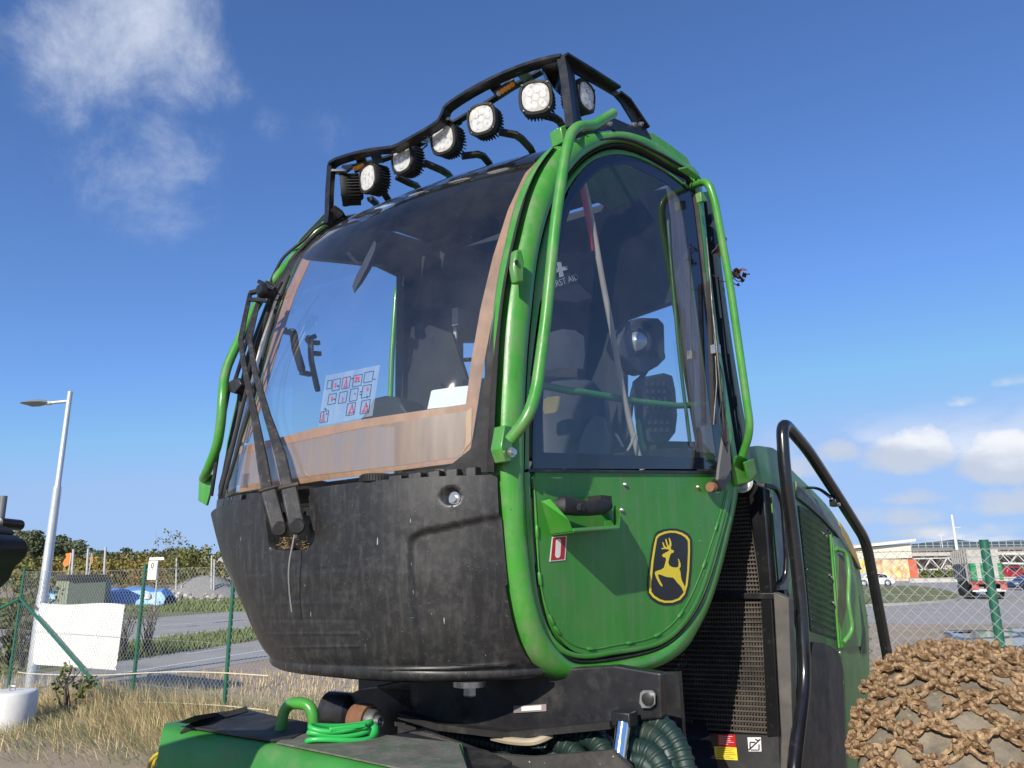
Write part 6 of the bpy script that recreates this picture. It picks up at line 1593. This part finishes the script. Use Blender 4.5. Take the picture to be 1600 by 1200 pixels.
# sign, posts and poles
def pole(px, pyb, pyt, y, r, m, name, label, cat, group=None, lean=0):
    b, t_ = AY(px, pyb, y), AY(px + lean, pyt, y); bb = Vector((b.x, y, 0))
    o = build(name, MB().tube([bb, Vector((t_.x, y, t_.z))], r, 8), m, None); tag(o, label, cat, group); return o
POLEM = mat('grey_pole', (.48, .48, .46), .6, var=.1)
for (px, pyb, pyt, lab) in [(115, 895, 858, 'thin pale pole at the foot of the wooded hill, leftmost of three'), (138, 895, 857, 'thin pale pole at the foot of the wooded hill, middle of three'), (165, 898, 855, 'thin pale pole at the foot of the wooded hill, rightmost of three')]:
    pole(px, pyb, pyt, 70, .10, POLEM, 'pole', lab, 'pole', 'poles below the hill')
for (px, pyt, lab) in [(276, 872, 'grey pole right of the zero sign, beyond the road'), (331, 868, 'left of two grey poles close to the black cab front'), (335, 874, 'right of two grey poles close to the black cab front'), (284, 914, 'short thin pole beside the gravel heap')]:
    pole(px, 925, pyt, 60, .07, POLEM, 'pole', lab, 'pole', 'poles in the far yard')
FLAGM = mat('orange_flag', (.75, .22, .04), .7)
for i, (px, py, lab) in enumerate([(109, 873, 'orange flag hanging on a short staff, left of the poles'), (141, 873, 'small orange flag behind the middle pale pole')]):
    a = AY(px, py, 71); fg = thing('orange_flag', lab, 'flag', (a.x, 71, 0), 'orange flags')
    build('staff', MB().tube([Vector((a.x, 71, 0)), Vector((a.x + .1, 71, a.z + .5))], .05, 6), POLEM, fg)
    build('cloth', MB().loft([[a + Vector((.02 + .10 * math.sin(j), .04, .55 - .28 * j)), a + Vector((-.45 + .14 * math.sin(j * 1.7), -.03, .45 - .3 * j))] for j in range(5)] if i == 0 else [[a + Vector((.02, .04, .35 - .2 * j)), a + Vector((.22 + .05 * math.sin(j), 0, .25 - .2 * j))] for j in range(5)]), FLAGM, fg, smooth=60)
sg = thing('zero_sign', 'white sign board with black zero on a pale post', 'sign', (AY(237, 960, 27).x, 27, 0))
a, b = AY(229.5, 906, 27), AY(246.5, 876, 27)
build('board', MB().aabox(a.x, b.x, 27, 27.03, a.z, b.z), mat('sign_white', (.78, .78, .76), .5), sg)
build('post', MB().tube([Vector((AY(241, 955, 27).x, 27.06, 0)), Vector((AY(246, 876, 27).x, 27.06, b.z - .05))], .03, 8), POLEM, sg)
build('top_bar', MB().aabox(AY(231, 874, 27).x, AY(254, 874, 27).x, 27.1, 27.14, AY(231, 876, 27).z + .02, AY(231, 871, 27).z), bpy.data.materials['sign_white'], sg)
tm = text_on('0', AY(238, 883.5, 26.99), Vector((1, 0, 0)), Z, .09, .19)
build('lettering', tm, INK, sg, smooth=0)
bs = build('litter_bag', MB().lathe(AY(231, 938, 26).xyz * Vector((1, 1, 0)).length / Vector((1, 1, 0)).length if False else Vector((AY(231, 938, 26).x, 26, AY(231, 938, 26).z)), Z, [(.05, 0), (.13, .05), (.12, .16), (.05, .24), (0, .25)], 8), mat('white_bag', (.7, .68, .66), .6), None); tag(bs, 'white bag hanging on the fence beneath the zero sign', 'bag')
# far grey building
fb = thing('far_building', 'low grey building at the foot of the hill beside the cab front', 'building', (AY(325, 905, 130).x, 130, 0))
a, b = AY(313, 905, 130), AY(345, 868, 130)
build('wall', MB().aabox(a.x, b.x + 4, 130, 140, 0, AY(320, 879, 130).z), mat('grey_cladding', (.20, .22, .24), .6), fb)
build('roof', MB().prism([Vector((a.x - .3, 129.6, AY(320, 879, 130).z)), Vector((b.x + 4, 129.6, AY(320, 879, 130).z)), Vector((b.x + 4, 129.6, b.z)), Vector((a.x + 1.4, 129.6, b.z))], Vector((0, 11, 0))), mat('pale_roof', (.36, .39, .42), .5), fb)
for k in range(3):
    xx = a.x + .6 + k * 1.4; build('window', MB().aabox(xx, xx + .9, 129.9, 130.05, 1.2, 2.1), mat('far_window', (.05, .06, .08), .1) if 'far_window' not in bpy.data.materials else bpy.data.materials['far_window'], fb)

# wooded hill
def leafmat(name, c0, c1):
    m = mat(name, c0, .8, var=.3, vscale=.25, dirt=c1, dscale=.12, damt=.8, dthr=(.45, .6), bump=0); return m
LEAF_D = leafmat('dark_wood_leaves', (.105, .13, .062), (.16, .16, .075))
LEAF_A = leafmat('autumn_leaves', (.20, .185, .04), (.30, .20, .05))
LEAF_G = leafmat('bush_leaves', (.13, .155, .04), (.23, .19, .06))
BARK = mat('bark', (.11, .09, .07), .9, var=.3)
r6 = random.Random(21)
def crown(t, c, rx, rz, nclump, nleaf, ls, rnd):
    for k in range(nclump):
        while True:
            d = Vector((rnd.uniform(-1, 1), rnd.uniform(-1, 1), rnd.uniform(-1, 1)))
            if .35 < d.length < 1: break
        cc = c + Vector((d.x * rx, d.y * rx, d.z * rz)); cr = rnd.uniform(.16, .34) * rx
        for j in range(nleaf):
            e = Vector((rnd.gauss(0, 1), rnd.gauss(0, 1), rnd.gauss(0, .8))) * cr * .55
            p = cc + e; a = Vector((rnd.uniform(-1, 1), rnd.uniform(-1, 1), rnd.uniform(-.6, 1))).normalized() * ls * rnd.uniform(.6, 1.3); b = a.cross(Vector((rnd.uniform(-1, 1), rnd.uniform(-1, 1), rnd.uniform(-1, 1)))).normalized() * ls * .8
            i0 = len(t.v); t.v += [p - a, p + b, p + a, p - b]; t.f.append((i0, i0 + 1, i0 + 2, i0 + 3))
hill = MB(); rows = []
prof = [(-260, 16), (-120, 22), (-40, 29), (60, 30), (120, 26), (160, 15), (260, 13), (340, 12), (420, 11), (600, 8), (900, 6), (1100, 5)]
HY = 330.0
for y_, k in [(HY - 130, 0.0), (HY - 70, .35), (HY, .75), (HY + 60, 1.0), (HY + 200, .9), (HY + 500, .2)]:
    rows.append([Vector((AY(px, 880, HY + 30).x, y_, -.5 + (h_ - 8) * k * .55)) for px, h_ in prof])
o = build('hills', hill.loft(rows), LEAF_D, None, base=(0, 0, 0), smooth=70); o['kind'] = 'structure'
wd, wa = MB(), MB()
def skyline(px): return lerp_tab(px, [(-60, 818), (0, 824), (40, 828), (75, 830), (105, 832), (128, 842), (140, 853), (165, 857), (220, 856), (300, 853), (345, 857), (420, 858)])
for i in range(95):
    px = r6.uniform(-40, 128); y_ = r6.uniform(HY - 60, HY + 30); k = r6.random()
    top = skyline(px) + (1 - k) * 28
    p = AY(px, top, y_); h_ = r6.uniform(7, 11)
    crown(wd, p - Z * h_ * .5, h_ * .42, h_ * .5, 16, 16, .55, r6)
for i in range(80):
    px = r6.uniform(120, 420); y_ = r6.uniform(HY - 80, HY); k = r6.random()
    p = AY(px, skyline(px) + k * 14, y_); h_ = r6.uniform(5, 8)
    crown(wd, p - Z * h_ * .5, h_ * .5, h_ * .5, 14, 14, .5, r6)
o = build('wood', wd, LEAF_D, None, smooth=0); tag(o, 'dark green wood covering the hill at left', 'wood', kind='stuff')
for i in range(90):
    px = r6.uniform(30, 350); y_ = r6.uniform(105, 175)
    p = AY(px, 866 + r6.uniform(0, 20), y_); h_ = max(2.0, p.z)
    crown(wa, Vector((p.x, p.y, h_ * .55)), h_ * .62, h_ * .48, 16, 14, .26, r6)
o = build('thicket', wa, LEAF_A, None, smooth=0); tag(o, 'yellow and olive autumn thicket below the wooded hill', 'thicket', kind='stuff')
def bush(name, label, cat, px, y, top_py, rx, m, ncl, nlf, ls, seed, stems=6, group=None, zc=.6):
    rn = random.Random(seed); b = AY(px, 950, y); b = Vector((b.x, y, 0)); top = AY(px, top_py, y).z
    root = thing(name, label, cat, tuple(b), group)
    st = MB()
    tips = []
    for k in range(stems):
        a = rn.uniform(0, 6.28); tip = b + Vector((math.cos(a) * rx * rn.uniform(.3, .8), math.sin(a) * rx * rn.uniform(.3, .8), top * rn.uniform(.7, .98)))
        mid = b.lerp(tip, .5) + Vector((rn.uniform(-.1, .1), rn.uniform(-.1, .1), .1)); st.tube([b + Vector((rn.uniform(-.06, .06), rn.uniform(-.06, .06), 0)), mid, tip], [.018, .011, .004], 5)
        for q in range(3):
            s0 = mid.lerp(tip, rn.uniform(0, .8)); s1 = s0 + Vector((rn.uniform(-.4, .4), rn.uniform(-.4, .4), rn.uniform(.1, .5))) * rx; st.tube([s0, s1], [.006, .002], 4)
    build('stems', st, BARK, root)
    cr = MB(); crown(cr, b + Z * top * zc, rx, top * (1 - zc) * 1.05, ncl, nlf, ls, rn)
    build('foliage', cr, m, root, smooth=0); return root
bush('bush', 'leafy olive bush behind the crane tip at the left edge', 'bush', 22, 16, 852, .75, LEAF_G, 40, 30, .05, 1, 9, zc=.55)
bush('bush', 'sparse bush between the left corner post and the street lamp', 'bush', 46, 15, 900, .7, LEAF_G, 20, 20, .045, 2, 9, zc=.45)
bush('bare_shrub', 'leafless brown shrub left of the second fence post', 'shrub', 200, 17, 938, .40, LEAF_A, 5, 5, .03, 3, 16, 'leafless shrubs')
bush('bare_shrub', 'leafless brown shrub right of the second fence post', 'shrub', 236, 17.5, 940, .42, LEAF_A, 5, 5, .03, 4, 16, 'leafless shrubs')
bush('bare_shrub', 'leafless shrub low behind the white panel', 'shrub', 30, 16.5, 960, .5, LEAF_A, 6, 5, .03, 14, 16, 'leafless shrubs')
bush('young_tree', 'thin young tree with few yellow leaves rising above the wood', 'tree', 254, 60, 826, 1.6, LEAF_A, 26, 8, .10, 5, 8, zc=.72)
bush('young_tree', 'round olive tree beside the far grey building', 'tree', 300, 100, 858, 3.2, LEAF_G, 50, 24, .22, 6, 6, zc=.6)
bush('weed', 'leafy weed growing at the foot of the white panel', 'weed', 128, 9.9, 1040, .28, LEAF_G, 14, 14, .028, 8, 6, zc=.6)
# dry grass along the fence
gm = MB(); r7 = random.Random(9)
def blade(t, b, h_, lean, w):
    m_ = b + lean * .45 + Z * h_ * .6; e = b + lean + Z * h_; s_ = Vector((-lean.y, lean.x, 0)); s_ = s_.normalized() * w if s_.length > 1e-5 else Vector((w, 0, 0))
    i0 = len(t.v); t.v += [b - s_, b + s_, m_ + s_ * .7, m_ - s_ * .7, e]; t.f += [(i0, i0 + 1, i0 + 2, i0 + 3), (i0 + 3, i0 + 2, i0 + 4)]
gg = MB()
for i in range(70000):
    x = r7.uniform(-7.8, .6); y_ = 7.4 + 3.6 * r7.random() ** .8
    dfence = abs((Vector((x, y_, 0)) - f0).dot(fn))
    nz_ = .5 + .5 * math.sin(x * 2.1 + 1.3 * math.sin(y_ * 1.7)) * math.cos(y_ * 1.9 + x * .6)
    dens = max(0.03, 1 - dfence / 2.2) * (.35 + .65 * nz_)
    if r7.random() > dens + .05 * (y_ > 8): continue
    tall = .16 + .36 * max(0, 1 - dfence / 1.2) * r7.random()
    ln = Vector((-.16 + r7.uniform(-.14, .14), r7.uniform(-.12, .12), 0)) * (1 + tall)
    blade(gg if r7.random() < (.22 + .25 * (dfence > 1)) else gm, Vector((x, y_, 0)), tall * r7.uniform(.6, 1.1), ln, .0035)
for i in range(9000):
    x = r7.uniform(-16, 0); y_ = r7.uniform(11.0, 14.0)
    if r7.random() < .5 + .5 * math.sin(x * 1.3 + y_): blade(gm, Vector((x, y_, 0)), r7.uniform(.05, .16), Vector((r7.uniform(-.08, .06), r7.uniform(-.05, .05), 0)), .005)
o = build('dry_grass', gm, mat('dry_grass_straw', (.68, .53, .27), .85, var=.45, vscale=9, dirt=(.40, .30, .14), dscale=3, damt=.8), None, smooth=0); tag(o, 'dry straw-coloured grass along the foot of the fence', 'grass', kind='stuff')
o = build('green_grass', gg, mat('green_grass', (.20, .23, .07), .85, var=.45, vscale=9, dirt=(.34, .27, .12), dscale=3, damt=.7), None, smooth=0); tag(o, 'green tufts mixed into the dry grass by the fence', 'grass', kind='stuff')
# verge grass on the road side
gv = MB()
for i in range(26000):
    px = r7.uniform(0, 400); py = r7.choice((r7.uniform(984, 1036), r7.uniform(937, 956)))
    lo = 1052 - (px - 60) * .151; hi = 1030 - px * .117
    if 970 < py and not (hi < py < lo): continue
    p = G(px, py); blade(gv, Vector((p.x, p.y, 0)), r7.uniform(.05, .14) * (1 + .02 * p.y), Vector((r7.uniform(-.06, .06), r7.uniform(-.06, .06), 0)), .006 + .0006 * p.y)
o = build('verge_grass', gv, mat('verge_blades', (.15, .19, .05), .85, var=.35, vscale=.6), None, smooth=0); tag(o, 'short green grass on the road verges at left', 'grass', kind='stuff')

# ------------------------------------------------------------------ right background
def BX(px, y): return AY(px, 890, y).x
def BZ(px, py, y): return AY(px, py, y).z
# pale hall with a rising roof edge and painted lower wall
hy = 112.0
hall = thing('warehouse', 'cream warehouse with sloping roof edge and colourful painted lower wall', 'building', (BX(1380, hy), hy, 0))
CREAM = mat('cream_cladding', (.66, .62, .50), .6, var=.05)
x0, x1 = BX(1300, hy), BX(1428, hy)
build('upper_wall', MB().prism([Vector((x0, hy, BZ(1300, 877, hy))), Vector((x1, hy, BZ(1428, 872, hy))), Vector((x1, hy, BZ(1428, 849, hy))), Vector((x0, hy, BZ(1300, 862, hy)))], Vector((0, 30, 0))), CREAM, hall, smooth=0)
build('roof', MB().prism([Vector((x0, hy - .8, BZ(1300, 861, hy))), Vector((BX(1433, hy), hy - .8, BZ(1433, 846, hy))), Vector((BX(1433, hy), hy - .8, BZ(1433, 842, hy))), Vector((x0, hy - .8, BZ(1300, 857, hy)))], Vector((0, 32, 0))), mat('cream_roof', (.72, .68, .55), .5), hall, smooth=0)
def mural():
    m = bpy.data.materials.new('painted_wall'); m.use_nodes = True; t = m.node_tree; t.nodes.clear()
    out = N(t, 'ShaderNodeOutputMaterial'); b = N(t, 'ShaderNodeBsdfPrincipled'); b.inputs['Roughness'].default_value = .7; LK(t, b.outputs[0], out.inputs[0])
    tc = N(t, 'ShaderNodeTexCoord'); mp = N(t, 'ShaderNodeMapping'); mp.inputs['Scale'].default_value = (.42, .42, .3); LK(t, tc.outputs['Object'], mp.inputs[0])
    n = N(t, 'ShaderNodeTexNoise'); n.inputs['Scale'].default_value = 1.3; n.inputs['Detail'].default_value = 3; n.inputs['Distortion'].default_value = 1.2; LK(t, mp.outputs[0], n.inputs['Vector'])
    cr = N(t, 'ShaderNodeValToRGB'); LK(t, n.outputs[0], cr.inputs[0])
    e = cr.color_ramp.elements; e[0].position = .3; e[0].color = (.45, .17, .08, 1); e[1].position = .72; e[1].color = (.68, .58, .40, 1)
    for pos, c in ((.42, (.66, .46, .25)), (.5, (.70, .60, .42)), (.58, (.72, .55, .10)), (.64, (.55, .28, .16))):
        k = e.new(pos); k.color = (*c, 1)
    LK(t, cr.outputs[0], b.inputs['Base Color']); return m
build('painted_wall', MB().aabox(x0, BX(1421, hy), hy - .3, hy + 20, 0, BZ(1380, 874.5, hy)), mural(), hall, smooth=0)
build('red_corner', MB().prism([Vector((BX(1419, hy), hy - .5, 0)), Vector((BX(1432, hy), hy - .5, 0)), Vector((BX(1430, hy), hy - .5, BZ(1425, 874, hy))), Vector((BX(1419, hy), hy - .5, BZ(1425, 874, hy)))], Vector((0, 15, 0))), mat('orange_red_wall', (.58, .13, .06), .6, var=.1), hall, smooth=0)
# viaduct with railing
vy = 150.0
va_ = thing('viaduct', 'long pale concrete viaduct with steel railing crossing at right', 'viaduct', (BX(1500, vy), vy, 0))
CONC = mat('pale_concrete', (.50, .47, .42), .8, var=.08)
zd0, zd1 = BZ(1500, 868, vy), BZ(1500, 856, vy)
build('deck', MB().aabox(BX(1415, vy), BX(1900, vy), vy, vy + 10, zd0, zd1), CONC, va_)
build('deck_edge', MB().aabox(BX(1415, vy), BX(1900, vy), vy - .5, vy - .02, zd1 - .5, zd1 + .12), mat('dark_edge', (.20, .19, .18), .8), va_)
for z_ in (.5, 1.15):
    build('rail', MB().bar(Vector((BX(1415, vy), vy - .3, zd1 + z_)), Vector((BX(1900, vy), vy - .3, zd1 + z_)), .07, .07), GALV, va_)
for i in range(44):
    x = BX(1416, vy) + i * 1.42
    build('railing_post', MB().aabox(x - .05, x + .05, vy - .34, vy - .24, zd1, zd1 + 1.2), GALV, va_)
for px in (1496, 1575, 1660, 1760):
    build('pier', MB().aabox(BX(px, vy) - .6, BX(px, vy) + .6, vy + 3, vy + 6, 0, zd0), CONC, va_)
build('soffit_wall', MB().aabox(BX(1430, vy), BX(1900, vy), vy + 7, vy + 7.4, 0, zd0), mat('grey_concrete_wall', (.30, .29, .27), .8), va_)  # plain wall, darker grey than the deck concrete
# white steel truss footbridge in front
ty = 138.0
tr = thing('truss_bridge', 'white steel lattice conveyor bridge below the viaduct', 'bridge', (BX(1460, ty), ty, 0))
WS_ = mat('white_steel', (.66, .67, .65), .5, var=.05)
def chord(px0, px1, pyt, pyb, slope):
    zt0, zt1 = BZ(px0, pyt, ty), BZ(px1, pyt + slope, ty); zb0, zb1 = BZ(px0, pyb, ty), BZ(px1, pyb + slope, ty); xa, xb = BX(px0, ty), BX(px1, ty)
    build('chord', MB().bar(Vector((xa, ty, zt0)), Vector((xb, ty, zt1)), .22, .22), WS_, tr); build('chord', MB().bar(Vector((xa, ty, zb0)), Vector((xb, ty, zb1)), .34, .3), WS_, tr)
    n_ = max(4, int((xb - xa) / 1.3))
    for i in range(n_):
        f0_, f1_ = i / n_, (i + 1) / n_; A0, B0 = Vector((xa + (xb - xa) * f0_, ty, zt0 + (zt1 - zt0) * f0_)), Vector((xa + (xb - xa) * f1_, ty, zb0 + (zb1 - zb0) * f1_))
        if i % 2: A0, B0 = Vector((A0.x, ty, zb0 + (zb1 - zb0) * f0_)), Vector((B0.x, ty, zt0 + (zt1 - zt0) * f1_))
        build('diagonal', MB().bar(A0, B0, .14, .14), WS_, tr)
chord(1430, 1496, 873, 891, -2); chord(1568, 1680, 865, 880, 2)
for px in (1434, 1470, 1600, 1660):
    build('leg', MB().aabox(BX(px, ty) - .15, BX(px, ty) + .15, ty - .15, ty + .15, 0, BZ(px, 890, ty)), WS_, tr)
bb = build('bus_shelter', MB().aabox(BX(1440, 100), BX(1456, 100), 100, 102, 0, BZ(1440, 893, 100)), mat('grey_glazed', (.30, .33, .33), .3), None)
bpy.data.objects.remove(bb)
rv = thing('red_van', 'dark red vehicle half hidden beyond the trailer', 'van', (BX(1590, 100), 100, 0))
build('body', MB().prism([Vector((BX(px, 100), 100, max(.35, BZ(px, py, 100)))) for px, py in [(1572, 905), (1598, 905), (1598, 889), (1593, 885), (1577, 885), (1572, 893)]], Vector((0, 1.8, 0))), mat('dark_red_paint', (.30, .02, .03), .35), rv, bevel=.1)
build('window', MB().prism([Vector((BX(px, 100), 99.97, BZ(px, py, 100))) for px, py in [(1577, 892), (1592, 892), (1591, 887), (1579, 887)]], Vector((0, .03, 0))), FRIT, rv)
for px in (1577, 1592): build('tyre', MB().lathe((BX(px, 100), 100.2, .33), (0, -1, 0), [(.33, 0), (.33, .22), (.2, .24), (0, .24)], 14), BLACK_MATT, rv)
# low retaining wall and scrub strip
o = build('low_wall', MB().aabox(BX(1420, 96), BX(1900, 96), 96, 96.4, 0, .55), CONC, None); tag(o, 'low concrete wall along the far side of the access road', 'wall')
hg = MB(); r8 = random.Random(4)
for i in range(70):
    px = r8.uniform(1425, 1640); y_ = r8.uniform(118, 130); h_ = r8.uniform(.8, 2.0); crown(hg, Vector((BX(px, y_), y_, h_ * .5)), h_ * .8, h_ * .5, 6, 12, .2, r8)
o = build('scrub', hg, LEAF_G, None, smooth=0); tag(o, 'green scrub at the foot of the viaduct', 'scrub', kind='stuff')
# wooded hills far away
hl = MB(); rows = []
for y_, k in [(700, 0), (760, .7), (820, 1), (1000, .9), (1300, 0)]:
    rows.append([Vector((BX(px, 820), y_, -1 + (BZ(px, py, 820)) * k)) for px, py in [(1250, 880), (1400, 866), (1450, 852), (1480, 844), (1500, 841), (1530, 845), (1560, 844), (1600, 842), (1680, 846), (1800, 856), (2000, 862), (2300, 866)]])
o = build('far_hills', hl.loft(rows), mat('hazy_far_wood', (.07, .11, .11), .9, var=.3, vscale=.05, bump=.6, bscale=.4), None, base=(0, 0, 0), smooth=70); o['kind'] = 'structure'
# masts
def mast(px, pyt, y, r, label, lean=0.0):
    zt_ = BZ(px, pyt, y); x_ = BX(px, y)
    o = thing('mast', label, 'mast', (x_, y, 0)); build('shaft', MB().tube([Vector((x_, y, 0)), Vector((x_, y, zt_))], [r * 1.5, r * .8], 10), WS_, o); return o, x_, zt_
o, x_, zt_ = mast(1500, 804, 145, .24, 'tall white mast standing above the viaduct')
build('crossarm', MB().bar(Vector((x_, 144.8, zt_ - 2.4)), Vector((x_ + 1.2, 144.8, zt_ - 2.4)), .08, .08), WS_, o)
o, x_, zt_ = mast(1478, 836, 190, .10, 'thin catenary mast left of the white mast')
build('crossarm', MB().bar(Vector((x_ - .9, 190, zt_)), Vector((x_ + .9, 190, zt_)), .1, .1), WS_, o)
# lorry trailer seen from behind
tY = 42.0
def T(px, py): return AY(px, py, tY)
trl = thing('lorry_trailer', 'open lorry trailer stacked with green crates seen from behind', 'trailer', (T(1540, 930).x, tY, 0))
xl, xr = T(1514, 900).x, T(1571, 900).x; ztp, zbt = T(1540, 857).z, T(1540, 908).z
SIDE = Vector((T(1489, 900).x * 52 / 42 - xl, 10.0, 0)); SIDE = Vector((BX(1489, 52) - xl, 10, 0))
build('side_curtain', MB().prism([Vector((xl, tY, zbt)), Vector((xl, tY, ztp)), Vector((xl, tY, ztp)) + SIDE, Vector((xl, tY, zbt)) + SIDE], Vector((.06, .02, 0))), mat('trailer_side', (.27, .24, .22), .6, var=.15, vscale=2), trl, smooth=0)
for k in range(7):
    c_ = Vector((xl - .03, tY, 0)) + SIDE * ((k + .3) / 7)
    build('stake', MB().bar(c_ + Z * zbt, c_ + Z * (ztp + .02), .09, .09), mat('stake_grey', (.40, .38, .35), .6) if 'stake_grey' not in bpy.data.materials else bpy.data.materials['stake_grey'], trl)
build('rear_panel', MB().aabox(xl + .1, xr, tY + .3, tY + .36, T(1540, 880).z, ztp), mat('trailer_white', (.46, .44, .39), .6, var=.2, vscale=2), trl, smooth=0)
CRATE = mat('green_crate', (.02, .26, .10), .5, var=.15)
zc0, zc1 = T(1540, 907).z, T(1540, 880).z
for k in range(4):
    for j in range(5):
        w_ = (xr - xl - .2) / 4
        xa = xl + .12 + w_ * k; build('crate', MB().aabox(xa + .03, xa + w_ - .03, tY, tY + .28, zc0 + (zc1 - zc0) * j / 5 + .01, zc0 + (zc1 - zc0) * (j + 1) / 5 - .02), CRATE, trl)
for f_ in (.28, .76):
    x = xl + (xr - xl) * f_; build('tarp_strip', MB().aabox(x - .11, x + .11, tY - .03, tY - .01, zc0, zc1), bpy.data.materials['trailer_white'], trl)
build('chassis', MB().aabox(xl, xr, tY, tY + .2, zbt - .16, zbt), mat('trailer_red', (.25, .06, .04), .5), trl)
build('chassis_beam', MB().prism([Vector((xl + .3, tY + .3, zbt - .3)), Vector((xr - .3, tY + .3, zbt - .3)), Vector((xr - .3, tY + .3, zbt)), Vector((xl + .3, tY + .3, zbt))], SIDE * .95), BLACK, trl)
for f_ in (.12, .5, .9):
    x = xl + (xr - xl) * f_; build('tail_light', MB().aabox(x - .17, x + .17, tY - .05, tY, zbt - .45, zbt - .2), mat('tail_red', (.55, .10, .07), .3) if 'tail_red' not in bpy.data.materials else bpy.data.materials['tail_red'], trl)
build('underrun_bar', MB().aabox(xl + .1, xr - .1, tY - .02, tY + .08, .42, .56), WHITE, trl)
for ww in (.5, 1.8, 3.1):
    for sx in (xl + .2, xr - .2):
        c_ = Vector((sx, tY + .5, 0)) + SIDE * (ww / 10); build('tyre', MB().lathe(Vector((c_.x - .14, c_.y, .47)), (1, 0, 0), [(.3, 0), (.47, .03), (.47, .26), (.3, .28), (0, .22)], 18), BLACK_MATT, trl)
# parked cars
def car(label, px0, px1, y, col, name='parked_car'):
    xa, xb = BX(px0, y), BX(px1, y); L_ = xb - xa; k = L_ / 4.3
    root = thing(name, label, 'car', ((xa + xb) / 2, y, 0), 'cars beyond the fence')
    P_ = lambda u, z: Vector((xa + u * L_, y, z * k))
    body_ = [(0.0, .35), (.0, .62), (.02, .78), (.10, .88), (.22, .93), (.72, .96), (.90, .92), (.985, .80), (1.0, .60), (1.0, .35), (.92, .22), (.10, .22)]
    build('body', MB().prism([P_(*p) for p in body_], Vector((0, 1.75, 0))), col, root, bevel=.07 * k)
    roof_ = [(.18, .90), (.34, 1.38), (.42, 1.45), (.66, 1.44), (.78, 1.34), (.92, .93)]
    t = MB(); a_ = [P_(*p) + Vector((0, .12 + .1 * (p[1] > 1.2), 0)) for p in roof_]; b_ = [P_(*p) + Vector((0, 1.63 - .1 * (p[1] > 1.2), 0)) for p in roof_]
    t.loft([a_, b_]); t.f.append(tuple(range(len(a_)))[::-1]); t.f.append(tuple(len(a_) + i for i in range(len(a_))))
    build('roof', t, col, root, smooth=40)
    build('side_window', MB().prism([P_(*p) + Vector((0, .08, 0)) for p in [(.26, .95), (.36, 1.32), (.55, 1.36), (.55, .96)]], Vector((0, .06, 0))), FRIT, root)
    build('side_window', MB().prism([P_(*p) + Vector((0, .08, 0)) for p in [(.57, .96), (.57, 1.36), (.68, 1.34), (.80, 1.2), (.84, .98)]], Vector((0, .06, 0))), FRIT, root)
    for u in (.19, .81):
        w = build('wheel', MB().lathe(P_(u, .32) + Vector((0, .18, 0)), (0, -1, 0), [(.32 * k, 0), (.33 * k, .16), (.24 * k, .2), (0, .2)], 20), BLACK_MATT, root)
        build('rim', MB().lathe(P_(u, .32) + Vector((0, -.03, 0)), (0, -1, 0), [(.21 * k, 0), (.19 * k, .012), (0, .012)], 16), GALV, root)
        build('wheel_arch', MB().lathe(P_(u, .34) + Vector((0, .01, 0)), (0, -1, 0), [(.40 * k, 0), (.40 * k, .015), (.33 * k, .02)], 20), BLACK, root)
    build('headlight', MB().box(P_(.012, .68) + Vector((0, .2, 0)), Vector((.05, 0, 0)), Vector((0, .16, 0)), Z * .06), LENS, root)
    build('tail_light', MB().box(P_(.99, .74) + Vector((0, .2, 0)), Vector((.05, 0, 0)), Vector((0, .16, 0)), Z * .06), bpy.data.materials['tail_red'], root)
    build('door_line', MB().bar(P_(.555, .3) + Vector((0, -.004, 0)), P_(.555, .95) + Vector((0, -.004, 0)), .02, .01), BLACK, root)
car('white hatchback passing behind the black guard tube', 1336, 1396, 78, mat('white_car_paint', (.75, .76, .77), .2, coat=.5, var=.02))
car('dark blue car at the right edge beyond the trailer', 1587, 1655, 58, mat('navy_car_paint', (.02, .03, .07), .2, coat=.5, var=.05))
# twig with dry leaves caught beside the rear grab handle
tw = thing('dry_twig', 'thin twig with curled brown leaves sticking out by the rear grab handle', 'twig', tuple(S(1112, 440, .02)))
TWM = mat('twig_bark', (.08, .055, .04), .8); LVM = mat('curled_brown_leaf', (.14, .07, .05), .7, var=.4, vscale=60)
stt = MB()
for pts in [[(1112, 395), (1118, 388), (1124, 380), (1131, 374)], [(1115, 430), (1122, 437), (1132, 440), (1145, 434)], [(1145, 434), (1152, 424), (1160, 420)], [(1145, 434), (1155, 440), (1162, 432)], [(1118, 388), (1122, 396), (1126, 402)], [(1140, 437), (1150, 445), (1154, 446)]]:
    stt.tube(smooth_path([S(x, y, .05) for x, y in pts], 3), .0022, 5)
build('stem', stt, TWM, tw)
r9 = random.Random(2)
for (x, y, s_) in [(1131, 376, .028), (1121, 394, .024), (1117, 390, .02), (1127, 398, .02), (1151, 424, .026), (1158, 424, .03), (1163, 430, .022), (1149, 430, .022), (1155, 432, .024), (1167, 428, .016), (1160, 438, .018), (1153, 445, .014), (1146, 428, .018)]:
    c_ = S(x, y, .05); a = Vector((r9.uniform(-1, 1), r9.uniform(-1, 1), r9.uniform(-1, 1))).normalized(); b = a.cross(Vector((r9.uniform(-1, 1), r9.uniform(-1, 1), 1))).normalized(); n_ = a.cross(b)
    rows = [[c_ + a * (s_ * (i - 2) / 2) + b * (s_ * .55 * math.cos((i - 2) * .6) * (j - 1)) + n_ * (s_ * .35 * (abs(j - 1) * math.sin(i * 1.1 + x) + .3 * math.cos(i))) for j in range(3)] for i in range(5)]
    build('leaf', MB().loft(rows), LVM, tw, smooth=60)

# ------------------------------------------------------------------ tidy up
for o in bpy.data.objects:
    if '_b' in o: del o['_b']
